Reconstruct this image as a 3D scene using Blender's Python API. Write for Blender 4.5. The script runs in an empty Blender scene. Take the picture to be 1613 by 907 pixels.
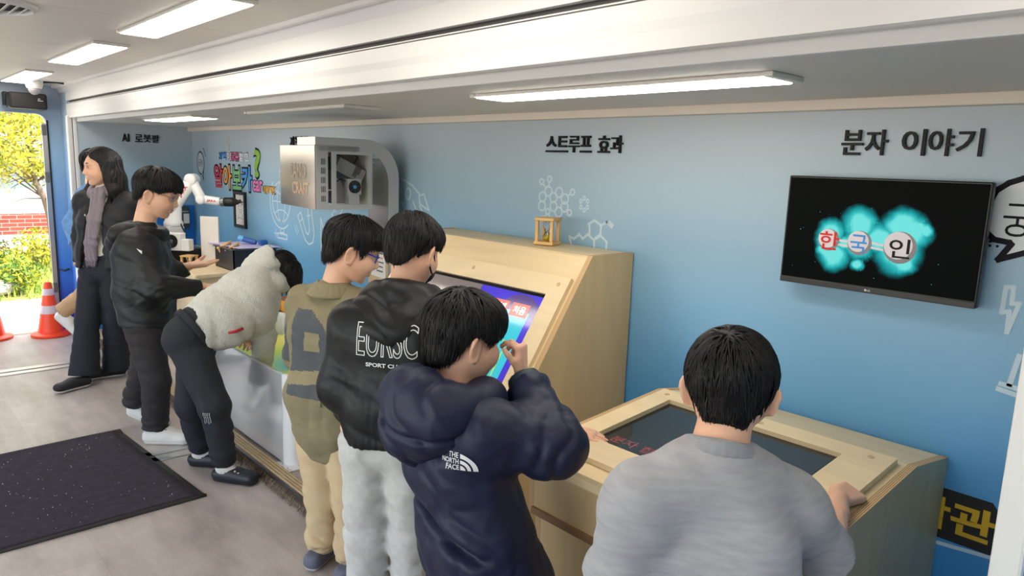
import bpy, bmesh, math, random
import numpy as np
from mathutils import Vector, Matrix
random.seed(7); RNG = np.random.default_rng(7)
SC = bpy.context.scene
COL = SC.collection
PI = math.pi

# ------------------------------------------------------------------ camera, world, sun, exposure
FPX = 1123.0                                   # focal length in pixels of the 1613 px wide frame
CAM = np.array([[0.67391559, 0.73799897, 0.03457301],      # rows: right, down, forward (world axes)
                [0.14741825, -0.08846794, -0.98510978],
                [-0.7239514, 0.66897754, -0.16841444]])
EYE = np.array([0.0, 0.0, 1.6])
cam_data = bpy.data.cameras.new('camera'); cam = bpy.data.objects.new('camera', cam_data); COL.objects.link(cam)
Rm = np.stack([CAM[0], -CAM[1], -CAM[2]], 1)
cam.matrix_world = Matrix([list(Rm[i]) + [EYE[i]] for i in range(3)] + [[0, 0, 0, 1]])
cam_data.sensor_fit = 'HORIZONTAL'; cam_data.sensor_width = 36.0; cam_data.lens = 36.0 * FPX / 1613
cam_data.clip_start = 0.05; cam_data.clip_end = 200
SC.camera = cam

world = bpy.data.worlds.new('world'); SC.world = world; world.use_nodes = True
wn = world.node_tree; wn.nodes.clear()
wo = wn.nodes.new('ShaderNodeOutputWorld'); wb = wn.nodes.new('ShaderNodeBackground'); ws = wn.nodes.new('ShaderNodeTexSky')
ws.sky_type = 'NISHITA'; ws.sun_disc = False; ws.sun_elevation = math.radians(42); ws.sun_rotation = math.radians(-60)
wb.inputs['Strength'].default_value = 4.2
wm = wn.nodes.new('ShaderNodeMix'); wm.data_type = 'RGBA'; wm.inputs[0].default_value = .85; wm.inputs[7].default_value = (.60, .57, .53, 1)      # warm grey mixed in to neutralise the blue sky light
wn.links.new(ws.outputs[0], wm.inputs[6]); wn.links.new(wm.outputs[2], wb.inputs[0]); wn.links.new(wb.outputs[0], wo.inputs[0])
sd = bpy.data.lights.new('sun', 'SUN'); sd.energy = 9.0; sd.angle = 0.01; sd.color = (1, .95, .85)
sun = bpy.data.objects.new('sun', sd); COL.objects.link(sun); sun.location = (-9, 6, 9)
sun.rotation_euler = Vector((-0.55, -0.75, -1.0)).to_track_quat('-Z', 'Y').to_euler()
SC.view_settings.view_transform = 'Standard'; SC.view_settings.look = 'None'
SC.view_settings.exposure = 0.22; SC.view_settings.gamma = 1.0; SC.view_settings.use_curve_mapping = False
LAMP = 11.0                                    # radiance of the lit lamp diffusers

# ------------------------------------------------------------------ helpers: pixel rays, tags, materials
def ray(u, v): return CAM.T @ np.array([(u - 806.5) / FPX, (v - 453.5) / FPX, 1.0])
def at(u, v, d): return EYE + d * ray(u, v)                     # point d metres in front of the lens plane
def on(u, v, ax, val):
    d = ray(u, v); return EYE + d * (val - EYE[ax]) / d[ax]

def tag(o, label=None, cat=None, group=None, kind=None):
    if label: o['label'] = label
    if cat: o['category'] = cat
    if group: o['group'] = group
    if kind: o['kind'] = kind
    return o
def empty(name, loc, label=None, cat=None, group=None, rz=0.0):
    o = bpy.data.objects.new(name, None); COL.objects.link(o)
    o.location = loc; o.rotation_euler = (0, 0, rz); o.empty_display_size = .1
    return tag(o, label, cat, group)

def lin(c):
    c = np.array(c, float) / 255.0
    return tuple(np.where(c <= .04045, c / 12.92, ((c + .055) / 1.055) ** 2.4)) + (1.0,)
MATS = {}
def mat(name, rgb, rough=.6, metal=0.0, bump=0.0, bscale=60.0, var=0.0, vscale=8.0, emit=0.0, spec=.5, sss=0.0, alpha=1.0, trans=0.0, coat=0.0, stretch=None, sheen=0.0, wr=None):
    if name in MATS: return MATS[name]
    m = bpy.data.materials.new(name); MATS[name] = m; m.use_nodes = True
    nt = m.node_tree; b = nt.nodes['Principled BSDF']; c = lin(rgb)
    b.inputs['Base Color'].default_value = c; b.inputs['Roughness'].default_value = rough
    b.inputs['Metallic'].default_value = metal; b.inputs['Specular IOR Level'].default_value = spec
    if emit: b.inputs['Emission Color'].default_value = c; b.inputs['Emission Strength'].default_value = emit
    if sss: b.inputs['Subsurface Weight'].default_value = sss; b.inputs['Subsurface Radius'].default_value = (.02, .008, .005); b.inputs['Subsurface Scale'].default_value = .5
    if trans: b.inputs['Transmission Weight'].default_value = trans
    if coat: b.inputs['Coat Weight'].default_value = coat; b.inputs['Coat Roughness'].default_value = .08
    if sheen: b.inputs['Sheen Weight'].default_value = sheen; b.inputs['Sheen Roughness'].default_value = .5
    if alpha < 1: b.inputs['Alpha'].default_value = alpha
    if bump or var:
        tc = nt.nodes.new('ShaderNodeTexCoord'); mp = nt.nodes.new('ShaderNodeMapping')
        nt.links.new(tc.outputs['Object'], mp.inputs[0])
        if stretch: mp.inputs['Scale'].default_value = stretch
    if var:
        n = nt.nodes.new('ShaderNodeTexNoise'); n.inputs['Scale'].default_value = vscale; n.inputs['Detail'].default_value = 5
        r = nt.nodes.new('ShaderNodeMapRange'); r.inputs[1].default_value = .3; r.inputs[2].default_value = .7
        r.inputs[3].default_value = 1 - var; r.inputs[4].default_value = 1 + var
        mx = nt.nodes.new('ShaderNodeMix'); mx.data_type = 'RGBA'; mx.blend_type = 'MULTIPLY'; mx.inputs[0].default_value = 1
        mx.inputs[6].default_value = c
        nt.links.new(mp.outputs[0], n.inputs[0]); nt.links.new(n.outputs[0], r.inputs[0]); nt.links.new(r.outputs[0], mx.inputs[7])
        nt.links.new(mx.outputs[2], b.inputs['Base Color'])
    if bump:
        n2 = nt.nodes.new('ShaderNodeTexNoise'); n2.inputs['Scale'].default_value = bscale; n2.inputs['Detail'].default_value = 4
        bp = nt.nodes.new('ShaderNodeBump'); bp.inputs['Strength'].default_value = bump; bp.inputs['Distance'].default_value = .01
        nt.links.new(mp.outputs[0], n2.inputs[0]); nt.links.new(n2.outputs[0], bp.inputs['Height']); nt.links.new(bp.outputs[0], b.inputs['Normal'])
    if wr:            # fine cloth creases: (scale, strength)
        tc2 = nt.nodes.new('ShaderNodeTexCoord'); n3 = nt.nodes.new('ShaderNodeTexNoise'); n3.noise_type = 'RIDGED_MULTIFRACTAL'; n3.inputs['Scale'].default_value = wr[0]; n3.inputs['Detail'].default_value = 2.5; n3.inputs['Distortion'].default_value = 1.2
        b3 = nt.nodes.new('ShaderNodeBump'); b3.inputs['Strength'].default_value = wr[1]; b3.inputs['Distance'].default_value = .012
        nt.links.new(tc2.outputs['Object'], n3.inputs[0]); nt.links.new(n3.outputs[0], b3.inputs['Height'])
        if bump: nt.links.new(b3.outputs[0], bp.inputs['Normal'])
        else: nt.links.new(b3.outputs[0], b.inputs['Normal'])
    return m

def zramp(name, stops, rough=.45, z0=0.0, z1=1.9, var=.05):
    """printed vertical colour gradient (part of the wall print), stops = [(t, rgb)]"""
    m = bpy.data.materials.new(name); m.use_nodes = True; nt = m.node_tree; b = nt.nodes['Principled BSDF']
    g = nt.nodes.new('ShaderNodeTexCoord'); s = nt.nodes.new('ShaderNodeSeparateXYZ'); r = nt.nodes.new('ShaderNodeMapRange')
    r.inputs[1].default_value = z0; r.inputs[2].default_value = z1
    cr = nt.nodes.new('ShaderNodeValToRGB'); e = cr.color_ramp.elements
    e[0].position, e[0].color = stops[0][0], lin(stops[0][1]); e[1].position, e[1].color = stops[-1][0], lin(stops[-1][1])
    for t, c in stops[1:-1]:
        k = e.new(t); k.color = lin(c)
    nt.links.new(g.outputs['Object'], s.inputs[0]); nt.links.new(s.outputs['Z'], r.inputs[0]); nt.links.new(r.outputs[0], cr.inputs[0])
    nt.links.new(cr.outputs[0], b.inputs['Base Color']); b.inputs['Roughness'].default_value = rough
    return m

# ------------------------------------------------------------------ mesh builders
class MB:
    def __init__(s): s.v = []; s.f = []; s.m = []
    def add(s, vs, fs, mi=0):
        o = len(s.v); s.v += [tuple(map(float, p)) for p in vs]; s.f += [tuple(i + o for i in q) for q in fs]; s.m += [mi] * len(fs); return s
    def box(s, lo, hi, mi=0):
        x0, y0, z0 = lo; x1, y1, z1 = hi
        return s.add([(x0,y0,z0),(x1,y0,z0),(x1,y1,z0),(x0,y1,z0),(x0,y0,z1),(x1,y0,z1),(x1,y1,z1),(x0,y1,z1)],
                     [(3,2,1,0),(4,5,6,7),(0,1,5,4),(1,2,6,5),(2,3,7,6),(3,0,4,7)], mi)
    def bbox(s, lo, hi, r=.006, mi=0, seg=2):
        """bevelled box"""
        bm = bmesh.new(); bmesh.ops.create_cube(bm, size=1)
        lo = np.array(lo, float); hi = np.array(hi, float)
        for v in bm.verts: v.co = Vector((lo + hi) / 2 + np.array(v.co) * (hi - lo))
        bmesh.ops.bevel(bm, geom=bm.edges[:], offset=min(r, .49 * float(min(hi - lo))), segments=seg, affect='EDGES', profile=.5)
        bm.verts.index_update()
        s.add([v.co[:] for v in bm.verts], [[v.index for v in f.verts] for f in bm.faces], mi); bm.free(); return s
    def prism(s, poly, ax, a, b, mi=0):
        """polygon in the two axes other than ax, extruded a..b along ax"""
        n = len(poly); vs = []
        for w in (a, b):
            for p in poly:
                q = list(p); q.insert(ax, w); vs.append(q)
        fs = [tuple(range(n))[::-1], tuple(range(n, 2 * n))] + [(i, (i + 1) % n, n + (i + 1) % n, n + i) for i in range(n)]
        return s.add(vs, fs, mi)
    def tube(s, pts, r, n=10, mi=0, cap=True, taper=None):
        pts = [np.array(p, float) for p in pts]; m = len(pts); vs = []; up = None
        for i, p in enumerate(pts):
            t = pts[min(i + 1, m - 1)] - pts[max(i - 1, 0)]; t = t / (np.linalg.norm(t) + 1e-9)
            if up is None:
                up = np.array([0, 0, 1.0]) if abs(t[2]) < .9 else np.array([1.0, 0, 0])
            x = np.cross(t, up); x /= np.linalg.norm(x) + 1e-9; y = np.cross(x, t); up = y
            rr = r if np.isscalar(r) else r[i]
            for k in range(n):
                a = 2 * PI * k / n; vs.append(p + rr * (math.cos(a) * x + math.sin(a) * y))
        fs = [(i*n+k, (i+1)*n+k, (i+1)*n+(k+1) % n, i*n+(k+1) % n) for i in range(m-1) for k in range(n)]
        if cap: fs += [tuple(range(n)), tuple(range((m-1)*n, m*n))[::-1]]
        return s.add(vs, fs, mi)
    def lathe(s, prof, c=(0, 0, 0), axis=2, n=24, mi=0):
        vs = []; m = len(prof)
        for r, z in prof:
            for k in range(n):
                a = 2 * PI * k / n; p = [r * math.cos(a), r * math.sin(a)]; p.insert(axis, z)
                vs.append(np.array(p) + np.array(c))
        fs = [(i*n+k, i*n+(k+1) % n, (i+1)*n+(k+1) % n, (i+1)*n+k) for i in range(m-1) for k in range(n)]
        fs += [tuple(range(n))[::-1], tuple(range((m-1)*n, m*n))]
        return s.add(vs, fs, mi)
    def ribbon(s, pts, w, y, ax=1, mi=0, closed=False):
        """flat printed stroke in the plane ax = y; pts are 2-D points in the remaining axes"""
        pts = [np.array(p, float) for p in pts]
        if closed: pts = pts + [pts[0]]
        for i_, (a, b) in enumerate(zip(pts, pts[1:])):
            y = y - (3e-5 if ax == 1 else -3e-5) * (1 if i_ % 2 else -1) - 1e-6
            t = b - a; L = np.linalg.norm(t)
            if L < 1e-6: continue
            t /= L; n = np.array([-t[1], t[0]]) * w / 2; e = t * w * .35
            q = [a - e + n, b + e + n, b + e - n, a - e - n]
            v = []
            for p in q:
                p = list(p); p.insert(ax, y); v.append(p)
            s.add(v, [(0, 1, 2, 3)], mi)
        return s
    def poly(s, pts, y, ax=1, mi=0):
        v = []
        for p in pts:
            p = list(p); p.insert(ax, y); v.append(p)
        return s.add(v, [tuple(range(len(v)))], mi)
    def build(s, name, ms, parent=None, smooth=False, auto=None, M=None):
        me = bpy.data.meshes.new(name); vs = s.v
        if M is not None: vs = [tuple(M @ Vector(p)) for p in vs]
        me.from_pydata(vs, [], s.f); me.update()
        ms = ms if isinstance(ms, (list, tuple)) else [ms]
        for q in ms: me.materials.append(q)
        if len(ms) > 1: me.polygons.foreach_set('material_index', s.m)
        bm = bmesh.new(); bm.from_mesh(me); bmesh.ops.recalc_face_normals(bm, faces=bm.faces[:])
        if auto:
            for e in bm.edges: e.smooth = len(e.link_faces) == 2 and e.calc_face_angle(0) < math.radians(auto)
            smooth = True
        for f in bm.faces: f.smooth = smooth
        bm.to_mesh(me); bm.free()
        o = bpy.data.objects.new(name, me); COL.objects.link(o)
        if parent is not None: put(o, parent)
        return o
def put(o, parent):
    """parent o while its vertices stay where they are (they are written in world coordinates)"""
    o.parent = parent
    L = Matrix.Identity(4); p = parent; chain = []
    while p is not None: chain.append(p); p = p.parent
    for p in reversed(chain):
        L = L @ p.matrix_parent_inverse @ Matrix.LocRotScale(p.location, p.rotation_euler, p.scale) if p.parent else Matrix.LocRotScale(p.location, p.rotation_euler, p.scale)
    o.matrix_parent_inverse = L.inverted()
def move_origin(o, loc):
    """put a mesh thing's origin at loc"""
    o.data.transform(Matrix.Translation(-Vector(loc))); o.location = loc
def struct(o): o['kind'] = 'structure'; return o
def copy_tree(o, parent=None):
    c = o.copy(); COL.objects.link(c); c.parent = parent
    for ch in list(o.children): copy_tree(ch, c)
    return c

def text_mesh(s, h, depth=0.0, bold=0.0, width=None):
    """(verts, faces) of a line of lettering: x right, y up, z towards the reader; lower left at 0,0"""
    cu = bpy.data.curves.new('t', 'FONT'); cu.body = s; cu.size = 1; cu.extrude = 0.5 if depth else 0; cu.offset = bold; cu.resolution_u = 3
    o = bpy.data.objects.new('t', cu); COL.objects.link(o)
    bpy.context.view_layer.update()
    me = o.evaluated_get(bpy.context.evaluated_depsgraph_get()).to_mesh()
    v = np.array([p.co[:] for p in me.vertices]); f = [tuple(p.vertices) for p in me.polygons]
    o.to_mesh_clear(); bpy.data.objects.remove(o); bpy.data.curves.remove(cu)
    if len(v) == 0: return np.zeros((0, 3)), []
    lo = v.min(0); hi = v.max(0); sc = h / (hi[1] - lo[1]); sx = sc if width is None else width / (hi[0] - lo[0])
    v = (v - [lo[0], lo[1], 0]) * [sx, sc, depth]
    return v, f
def frame_pts(v, org, ex, ey, ez):
    return np.array(org) + v[:, :1] * np.array(ex) + v[:, 1:2] * np.array(ey) + v[:, 2:] * np.array(ez)
WALL = ((1, 0, 0), (0, 0, 1), (0, -1, 0))       # lettering frame for the back wall
SIDE = ((0, 1, 0), (0, 0, 1), (1, 0, 0))        # lettering frame for walls facing +X
# ------------------------------------------------------------------ the setting
YB, YF, XL, XD, ZC = 2.36, 1.38, -7.0, -7.35, 2.15      # back wall, fascia plane, alcove end wall, door wall, ceiling
ZN = 1.845                                              # alcove ceiling
m_white = mat('white_paint', (226, 224, 220), .45, var=.03, vscale=2)
m_ceil = mat('ceiling_laminate', (222, 216, 208), .5, var=.02, vscale=3)
m_fascia = mat('white_fascia', (222, 221, 218), .38)
m_groove = mat('dark_gap', (52, 50, 48), .6)
m_alu = mat('brushed_aluminium', (196, 196, 196), .35, 1.0, bump=.05, bscale=200)
m_print = zramp('blue_wall_print', [(0, (28, 122, 200)), (.32, (68, 150, 208)), (.58, (126, 174, 206)), (.8, (160, 184, 200)), (1, (182, 189, 194))], .38)
m_print2 = zramp('blue_door_wall_print', [(0, (30, 60, 190)), (.3, (70, 130, 205)), (.7, (140, 175, 205)), (1, (165, 178, 192))], .4, 0, 2.15)

def floor_mat():
    m = bpy.data.materials.new('grey_vinyl_floor'); m.use_nodes = True; nt = m.node_tree; b = nt.nodes['Principled BSDF']
    tc = nt.nodes.new('ShaderNodeTexCoord'); n = nt.nodes.new('ShaderNodeTexNoise'); n.inputs['Scale'].default_value = 3.5; n.inputs['Detail'].default_value = 8; n.inputs['Roughness'].default_value = .65
    mp = nt.nodes.new('ShaderNodeMapping'); mp.inputs['Scale'].default_value = (.6, 1.6, 1)
    cr = nt.nodes.new('ShaderNodeValToRGB'); e = cr.color_ramp.elements
    e[0].position, e[0].color = .3, lin((148, 139, 134)); e[1].position, e[1].color = .72, lin((198, 189, 182))
    br = nt.nodes.new('ShaderNodeTexBrick'); br.inputs['Scale'].default_value = 1; br.inputs['Brick Width'].default_value = 1.2; br.inputs['Row Height'].default_value = .6
    br.inputs['Mortar Size'].default_value = .0015; br.inputs['Color1'].default_value = (1, 1, 1, 1); br.inputs['Color2'].default_value = (.93, .93, .93, 1); br.inputs['Mortar'].default_value = (.8, .8, .8, 1)
    mx = nt.nodes.new('ShaderNodeMix'); mx.data_type = 'RGBA'; mx.blend_type = 'MULTIPLY'; mx.inputs[0].default_value = 1
    L = nt.links.new
    L(tc.outputs['Object'], mp.inputs[0]); L(mp.outputs[0], n.inputs[0]); L(n.outputs[0], cr.inputs[0]); L(tc.outputs['Object'], br.inputs[0])
    L(cr.outputs[0], mx.inputs[6]); L(br.outputs[0], mx.inputs[7]); L(mx.outputs[2], b.inputs['Base Color'])
    r = nt.nodes.new('ShaderNodeMapRange'); r.inputs[3].default_value = .28; r.inputs[4].default_value = .5; L(n.outputs[0], r.inputs[0]); L(r.outputs[0], b.inputs['Roughness'])
    return m
m_floor = floor_mat()

fl = struct(MB().box((XD - .1, -2.6, -.12), (1.6, 1.4, 0)).build('floor', m_floor))
f2 = struct(MB().box((XL - .05, 1.4, -.12), (-.1, YB + .05, .05)).build('floor_alcove', m_floor))
ceil = struct(MB().box((XD - .1, -2.6, ZC), (1.6, YF + .02, ZC + .1)).build('ceiling', m_groove))
xs = [XD, -6.72, -5.60, -4.48, -3.29, -2.12, -.95, .22, 1.5]
for a, b in zip(xs, xs[1:]):
    for y0, y1 in ((-2.5, -.62), (-.615, 1.33)):
        MB().bbox((a + .002, y0, ZC - .012), (b - .002, y1, ZC + .002), .002, seg=1).build('ceiling_panel', m_ceil, ceil)
struct(MB().bbox((XD, 1.325, ZC - .03), (1.5, 1.36, ZC + .01), .008).build('trim_1', m_white))
struct(MB().prism([(1.36, ZC), (1.36, 2.125), (YF, 2.085), (YF + .03, 2.085), (YF + .03, ZC)], 0, XD, 1.5).build('trim_2', m_fascia))
# fascia over the opening: upper board, dark gap with a metal rail, lower board with a soft step, lip
struct(MB().box((XL - .1, YF, 2.012), (1.5, YF + .06, 2.088)).box((XL - .1, YF + .02, 1.985), (1.5, YF + .06, 2.012), 1).box((XL - .1, YF + .01, 1.992), (1.5, YF + .03, 1.996), 0)
       .build('trim_3', [m_fascia, m_groove]))
struct(MB().prism([(YF - .001, 1.985), (YF - .001, 1.938), (YF + .002, 1.915), (YF + .002, 1.872), (YF + .01, 1.868), (YF + .03, 1.868), (YF + .03, 1.878), (YF + .06, 1.878), (YF + .06, 1.985)], 0, XL - .1, 1.5)
       .build('trim_4', m_fascia))
struct(MB().box((XL, YF + .06, ZN), (-.1, YB, ZN + .06)).build('ceiling_alcove', m_ceil))
struct(MB().bbox((XL, YF + .05, ZN - .004), (-.1, YF + .075, 1.88), .003).build('trim_5', m_white))
struct(MB().bbox((XL, YB - .04, 1.812), (-.1, YB, ZN + .002), .004).build('trim_6', mat('warm_white_moulding', (226, 214, 200), .5)))
wb_ = struct(MB().box((XL - .05, YB, -.1), (-.1, YB + .08, 1.95)).build('wall_back', m_print))
wl_ = struct(MB().box((XL - .06, YF + .02, -.1), (XL, YB + .05, 1.95)).build('wall_alcove_left', m_print))
struct(MB().box((-.16, YF + .02, -.1), (-.1, YB + .05, 1.95)).build('wall_alcove_right', m_print))
# door wall with the opening, rounded top corner
DY1, DY0, DZ = 1.27, .15, 1.9
wall_door = struct(MB().box((XD - .08, DY1, -.1), (XD, YF + .1, ZC)).box((XD - .08, -2.6, -.1), (XD, DY0, ZC)).box((XD - .08, DY0, DZ), (XD, DY1, ZC))
       .prism([(DY1, DZ)] + [(DY1 - .07 + .07 * math.cos(a), DZ - .07 + .07 * math.sin(a)) for a in np.linspace(0, PI / 2, 7)], 0, XD - .08, XD).build('wall_left', m_print2))
struct(MB().box((XD - .02, DY1 - .035, .02), (XD + .006, DY1 + .002, DZ - .08)).build('trim_7', m_alu))
m_dk = mat('black_plastic', (22, 21, 21), .45)
for z in (1.72, 1.32, .35): 
    MB().bbox((XD - .01, DY1 - .04, z), (XD + .02, DY1 - .005, z + .09), .006).build('hinge', mat('grey_hinge', (120, 118, 116), .4, .6), wall_door)
struct(MB().box((XD - .03, DY1 + .001, 0), (XD + .012, DY1 + .014, DZ - .05)).build('trim_8', m_dk))
MB().tube([(XD + .01, DY1 + .02, .55), (XD + .05, DY1 + .05, .545), (XD + .05, DY1 + .09, .56)], .008, 8).build('door_latch', m_dk, wall_door)
# white posts at both ends of the opening
struct(MB().bbox((XL - .09, YF - .015, 0), (XL - .03, YF + .07, 1.89), .006).bbox((XL - .035, YF + .02, .05), (XL + .004, YF + .05, 1.875), .004).build('trim_9', m_fascia))
struct(MB().bbox((-.262, YF - .015, 0), (-.215, YF + .07, 1.9), .006).build('trim_10', m_fascia))
struct(MB().box((-.22, YF, 0), (1.5, YF + .06, 2.0)).build('wall_back_right', m_print))
struct(MB().box((XL - .35, YF + .005, 0), (XL - .08, YF + .06, 2.1)).build('wall_back_left', m_print2))
# the rest of the hall: end wall and the unseen far side, its opening added to let daylight in
struct(MB().box((1.5, -2.6, -.1), (1.6, YF + .06, ZC)).build('wall_right', m_print))
fw = MB().box((XD, -2.6, -.1), (1.6, -2.5, .5)).box((XD, -2.6, 1.95), (1.6, -2.5, ZC)).box((XD, -2.6, .5), (-6.2, -2.5, 1.95)).box((.9, -2.6, .5), (1.6, -2.5, 1.95))
for x in (-3.9, -1.5): fw.box((x - .05, -2.6, .5), (x + .05, -2.5, 1.95))
struct(fw.build('wall_front', m_white))
# threshold strips, the alcove nosing and its brush
struct(MB().bbox((-6.19, -2.5, 0), (-6.12, 1.38, .006), .002).build('trim_11', m_alu)); struct(MB().bbox((-6.08, -2.5, 0), (-6.02, 1.38, .006), .002).build('trim_12', m_alu))
struct(MB().bbox((-3.99, .45, 0), (-3.93, 1.37, .006), .002).bbox((-3.9, .45, 0), (-3.84, 1.37, .006), .002).build('trim_13', m_alu))
m_nose = mat('tan_ribbed_nosing', (178, 158, 122), .5, var=.1, vscale=20)
ns = MB().bbox((XL, 1.395, .02), (-.27, 1.41, .06), .003, 1)
for k in range(4): ns.bbox((XL, 1.412 + k * .017, .045), (-.27, 1.426 + k * .017, .063), .004, 0)
struct(ns.build('trim_14', [m_nose, mat('dark_metal', (96, 94, 92), .35, .9)]))
bs = MB()
for k in range(1900):
    x = XL + .05 + (6.65) * k / 1900 + random.uniform(-.001, .001)
    dy = random.uniform(-.02, .004); dx = random.uniform(-.006, .006); z0 = random.uniform(.001, .012)
    bs.add([(x - .0018, 1.40, .05), (x + .0018, 1.40, .05), (x + dx + .0016, 1.385 + dy, z0), (x + dx - .0016, 1.385 + dy, z0)], [(0, 1, 2, 3)], k % 3)
o = bs.build('brush_seal', [mat('bristle_dark', (60, 48, 34), .8), mat('bristle_tan', (120, 98, 66), .8), mat('bristle_mid', (90, 74, 50), .8)])
tag(o, 'brown bristle brush strip hanging along the edge of the raised alcove floor', 'brush strip', kind='stuff')

# ceiling lamps
m_lampf = mat('lamp_housing', (222, 218, 210), .4); m_diff = mat('lamp_diffuser', (255, 246, 234), .3, emit=LAMP); m_off = mat('unlit_diffuser', (190, 188, 184), .3)
def lamp(cx, cy, z, L, W, label, lit=True, grp=None):
    t = empty('ceiling_lamp', (cx, cy, z), label, 'lamp', grp)
    MB().bbox((cx - L/2, cy - W/2, z - .012), (cx + L/2, cy + W/2, z), .004).bbox((cx - L/2 - .02, cy - W/2 - .006, z - .014), (cx - L/2 + .005, cy + W/2 + .006, z), .004).bbox((cx + L/2 - .005, cy - W/2 - .006, z - .014), (cx + L/2 + .02, cy + W/2 + .006, z), .004).build('housing', m_lampf, t)
    MB().bbox((cx - L/2 + .006, cy - W/2 + .004, z - .016), (cx + L/2 - .006, cy + W/2 - .004, z - .011), .003).build('diffuser', m_diff if lit else m_off, t)
    return t
for k, (x, lb) in enumerate([(-6.53, 'lit flat ceiling lamp nearest the open door'), (-4.67, 'lit flat ceiling lamp, middle one of the row on the hall ceiling'), (-3.11, 'large lit flat ceiling lamp at the top edge of the photo'), (-1.5, 'lit flat ceiling lamp further right along the hall ceiling'), (.3, 'lit flat ceiling lamp at the right end of the hall')]):
    lamp(x, 1.015, ZC - .012, 1.1, .16, lb)
for k, (x, lb) in enumerate([(-5.8, 'added unseen lit ceiling lamp by the far side daylight opening near the door'), (-3.3, 'added unseen lit ceiling lamp by the middle far side daylight opening'), (-.8, 'added unseen lit ceiling lamp by the far side daylight opening right of the middle')]):
    lamp(x, -1.4, ZC - .012, 1.1, .16, lb)  # second lamp row, added out of view to brighten the hall
lamp(-5.18, 1.665, ZN, .96, .17, 'lit alcove ceiling lamp above the robot arm table')
lamp(-3.44, 1.72, ZN, 1.06, .18, 'unlit alcove ceiling lamp above the projector', lit=False)
lamp(-1.45, 1.71, ZN, 1.10, .15, 'long lit alcove ceiling lamp above the two plywood consoles')

# ceiling vent, dome camera, loudspeaker
t = empty('ceiling_vent', (-3.42, .42, ZC - .012), 'round slatted white air vent on the hall ceiling', 'vent')
MB().lathe([(.17, 0), (.17, -.012), (.155, -.02), (.15, -.012), (.15, 0)], (-3.42, .42, ZC - .012), n=40).build('rim', m_white, t, auto=40)
MB().lathe([(.149, -.001), (.149, -.0035)], (-3.42, .42, ZC - .012), n=32).build('backing', m_groove, t)
for k in range(9):
    y = .42 + (k - 4) * .032; hw = math.sqrt(max(.001, .148 ** 2 - (y - .42) ** 2))
    MB().prism([(y - .012, ZC - .030), (y - .010, ZC - .032), (y + .012, ZC - .017), (y + .010, ZC - .015)], 0, -3.42 - hw, -3.42 + hw).build('slat', m_white, t)
sp = np.array([XD + .16, 1.12, 2.005])
t = empty('wall_speaker', (XD, 1.12, 2.0), 'black box loudspeaker on the wall above the open door', 'speaker')
MB().bbox((XD + .06, .985, 1.925), (XD + .22, 1.255, 2.055), .02, seg=3).build('cabinet', m_dk, t, auto=50)
MB().bbox((XD + .0, .97, 1.95), (XD + .075, 1.0, 2.06), .006).build('bracket', m_dk, t)
g = MB().bbox((XD + .215, 1.0, 1.935), (XD + .228, 1.24, 2.045), .006).build('grille', mat('speaker_grille', (34, 32, 31), .8, bump=.4, bscale=400), t)
v, f = text_mesh('JBL', .014, 0, .02)
MB().add(frame_pts(v, (XD + .2285, 1.185, 2.0), (0, 1, 0), (0, 0, 1), (1, 0, 0)), f).box((XD + .228, 1.183, 1.992), (XD + .2285, 1.222, 1.997)).build('badge', mat('silver_print', (210, 205, 198), .4), g)
t = empty('dome_camera', (-6.9, 1.13, ZC - .012), 'white dome security camera on the ceiling above the speaker', 'camera')
MB().lathe([(.062, 0), (.062, -.02), (.056, -.05), (.05, -.062)], (-6.9, 1.13, ZC - .012), n=28).build('housing', m_white, t, auto=40)
MB().lathe([(.045, -.058), (.044, -.075), (.036, -.095), (.02, -.108), (.002, -.112)], (-6.9, 1.13, ZC - .012), n=24).build('dome', mat('smoked_dome', (150, 148, 150), .08), t, smooth=True)
MB().tube([(-6.9, 1.19, ZC - .02), (-6.86, 1.28, ZC - .014), (-6.85, 1.33, ZC - .02)], .008, 8).build('cable_stub', m_dk, t)

# floor mat
m_mat = mat('charcoal_mat_pile', (54, 46, 60), .95, bump=.9, bscale=350, var=.25, vscale=30)
t = empty('floor_mat', (-3.83, .2, 0), 'dark speckled entrance mat with a rubber rim on the grey floor', 'mat')
def mat_pt(a, b):      # a 0..1 along X, b 0..1 along Y: slight skew and a curled edge
    x = -4.42 + 1.13 * a; y = -.75 + (1.02 + .09 * a + .75) * b
    z = .006 + .012 * max(0, 1 - abs(a - 1) / .03) * (0.5 + .5 * math.sin(9 * b)) + .01 * max(0, 1 - a / .04) * (.5 + .5 * math.sin(7 * b + 1))
    return (x, y, z)
def mat_grid(a0, a1, b0, b1, dz, nx, ny):
    vs = []; fs = []
    for i in range(nx + 1):
        for j in range(ny + 1):
            p = mat_pt(a0 + (a1 - a0) * i / nx, b0 + (b1 - b0) * j / ny); vs.append((p[0], p[1], p[2] + dz))
    for i in range(nx):
        for j in range(ny): fs.append((i*(ny+1)+j, (i+1)*(ny+1)+j, (i+1)*(ny+1)+j+1, i*(ny+1)+j+1))
    n = len(vs); vs += [(p[0], p[1], .0005) for p in vs]
    ring = [i*(ny+1) for i in range(nx+1)] + [nx*(ny+1)+j for j in range(1, ny+1)] + [i*(ny+1)+ny for i in range(nx-1, -1, -1)] + [j for j in range(ny-1, 0, -1)]
    for a, b in zip(ring, ring[1:] + ring[:1]): fs.append((a, b, b + n, a + n))
    return vs, fs
MB().add(*mat_grid(0, 1, 0, 1, 0, 40, 40)).build('rubber_rim', mat('black_rubber', (38, 35, 38), .6), t, smooth=True)
MB().add(*mat_grid(.012, .978, .008, .984, .004, 40, 40)).build('pile', m_mat, t, smooth=True)
cr_ = MB()
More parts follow.
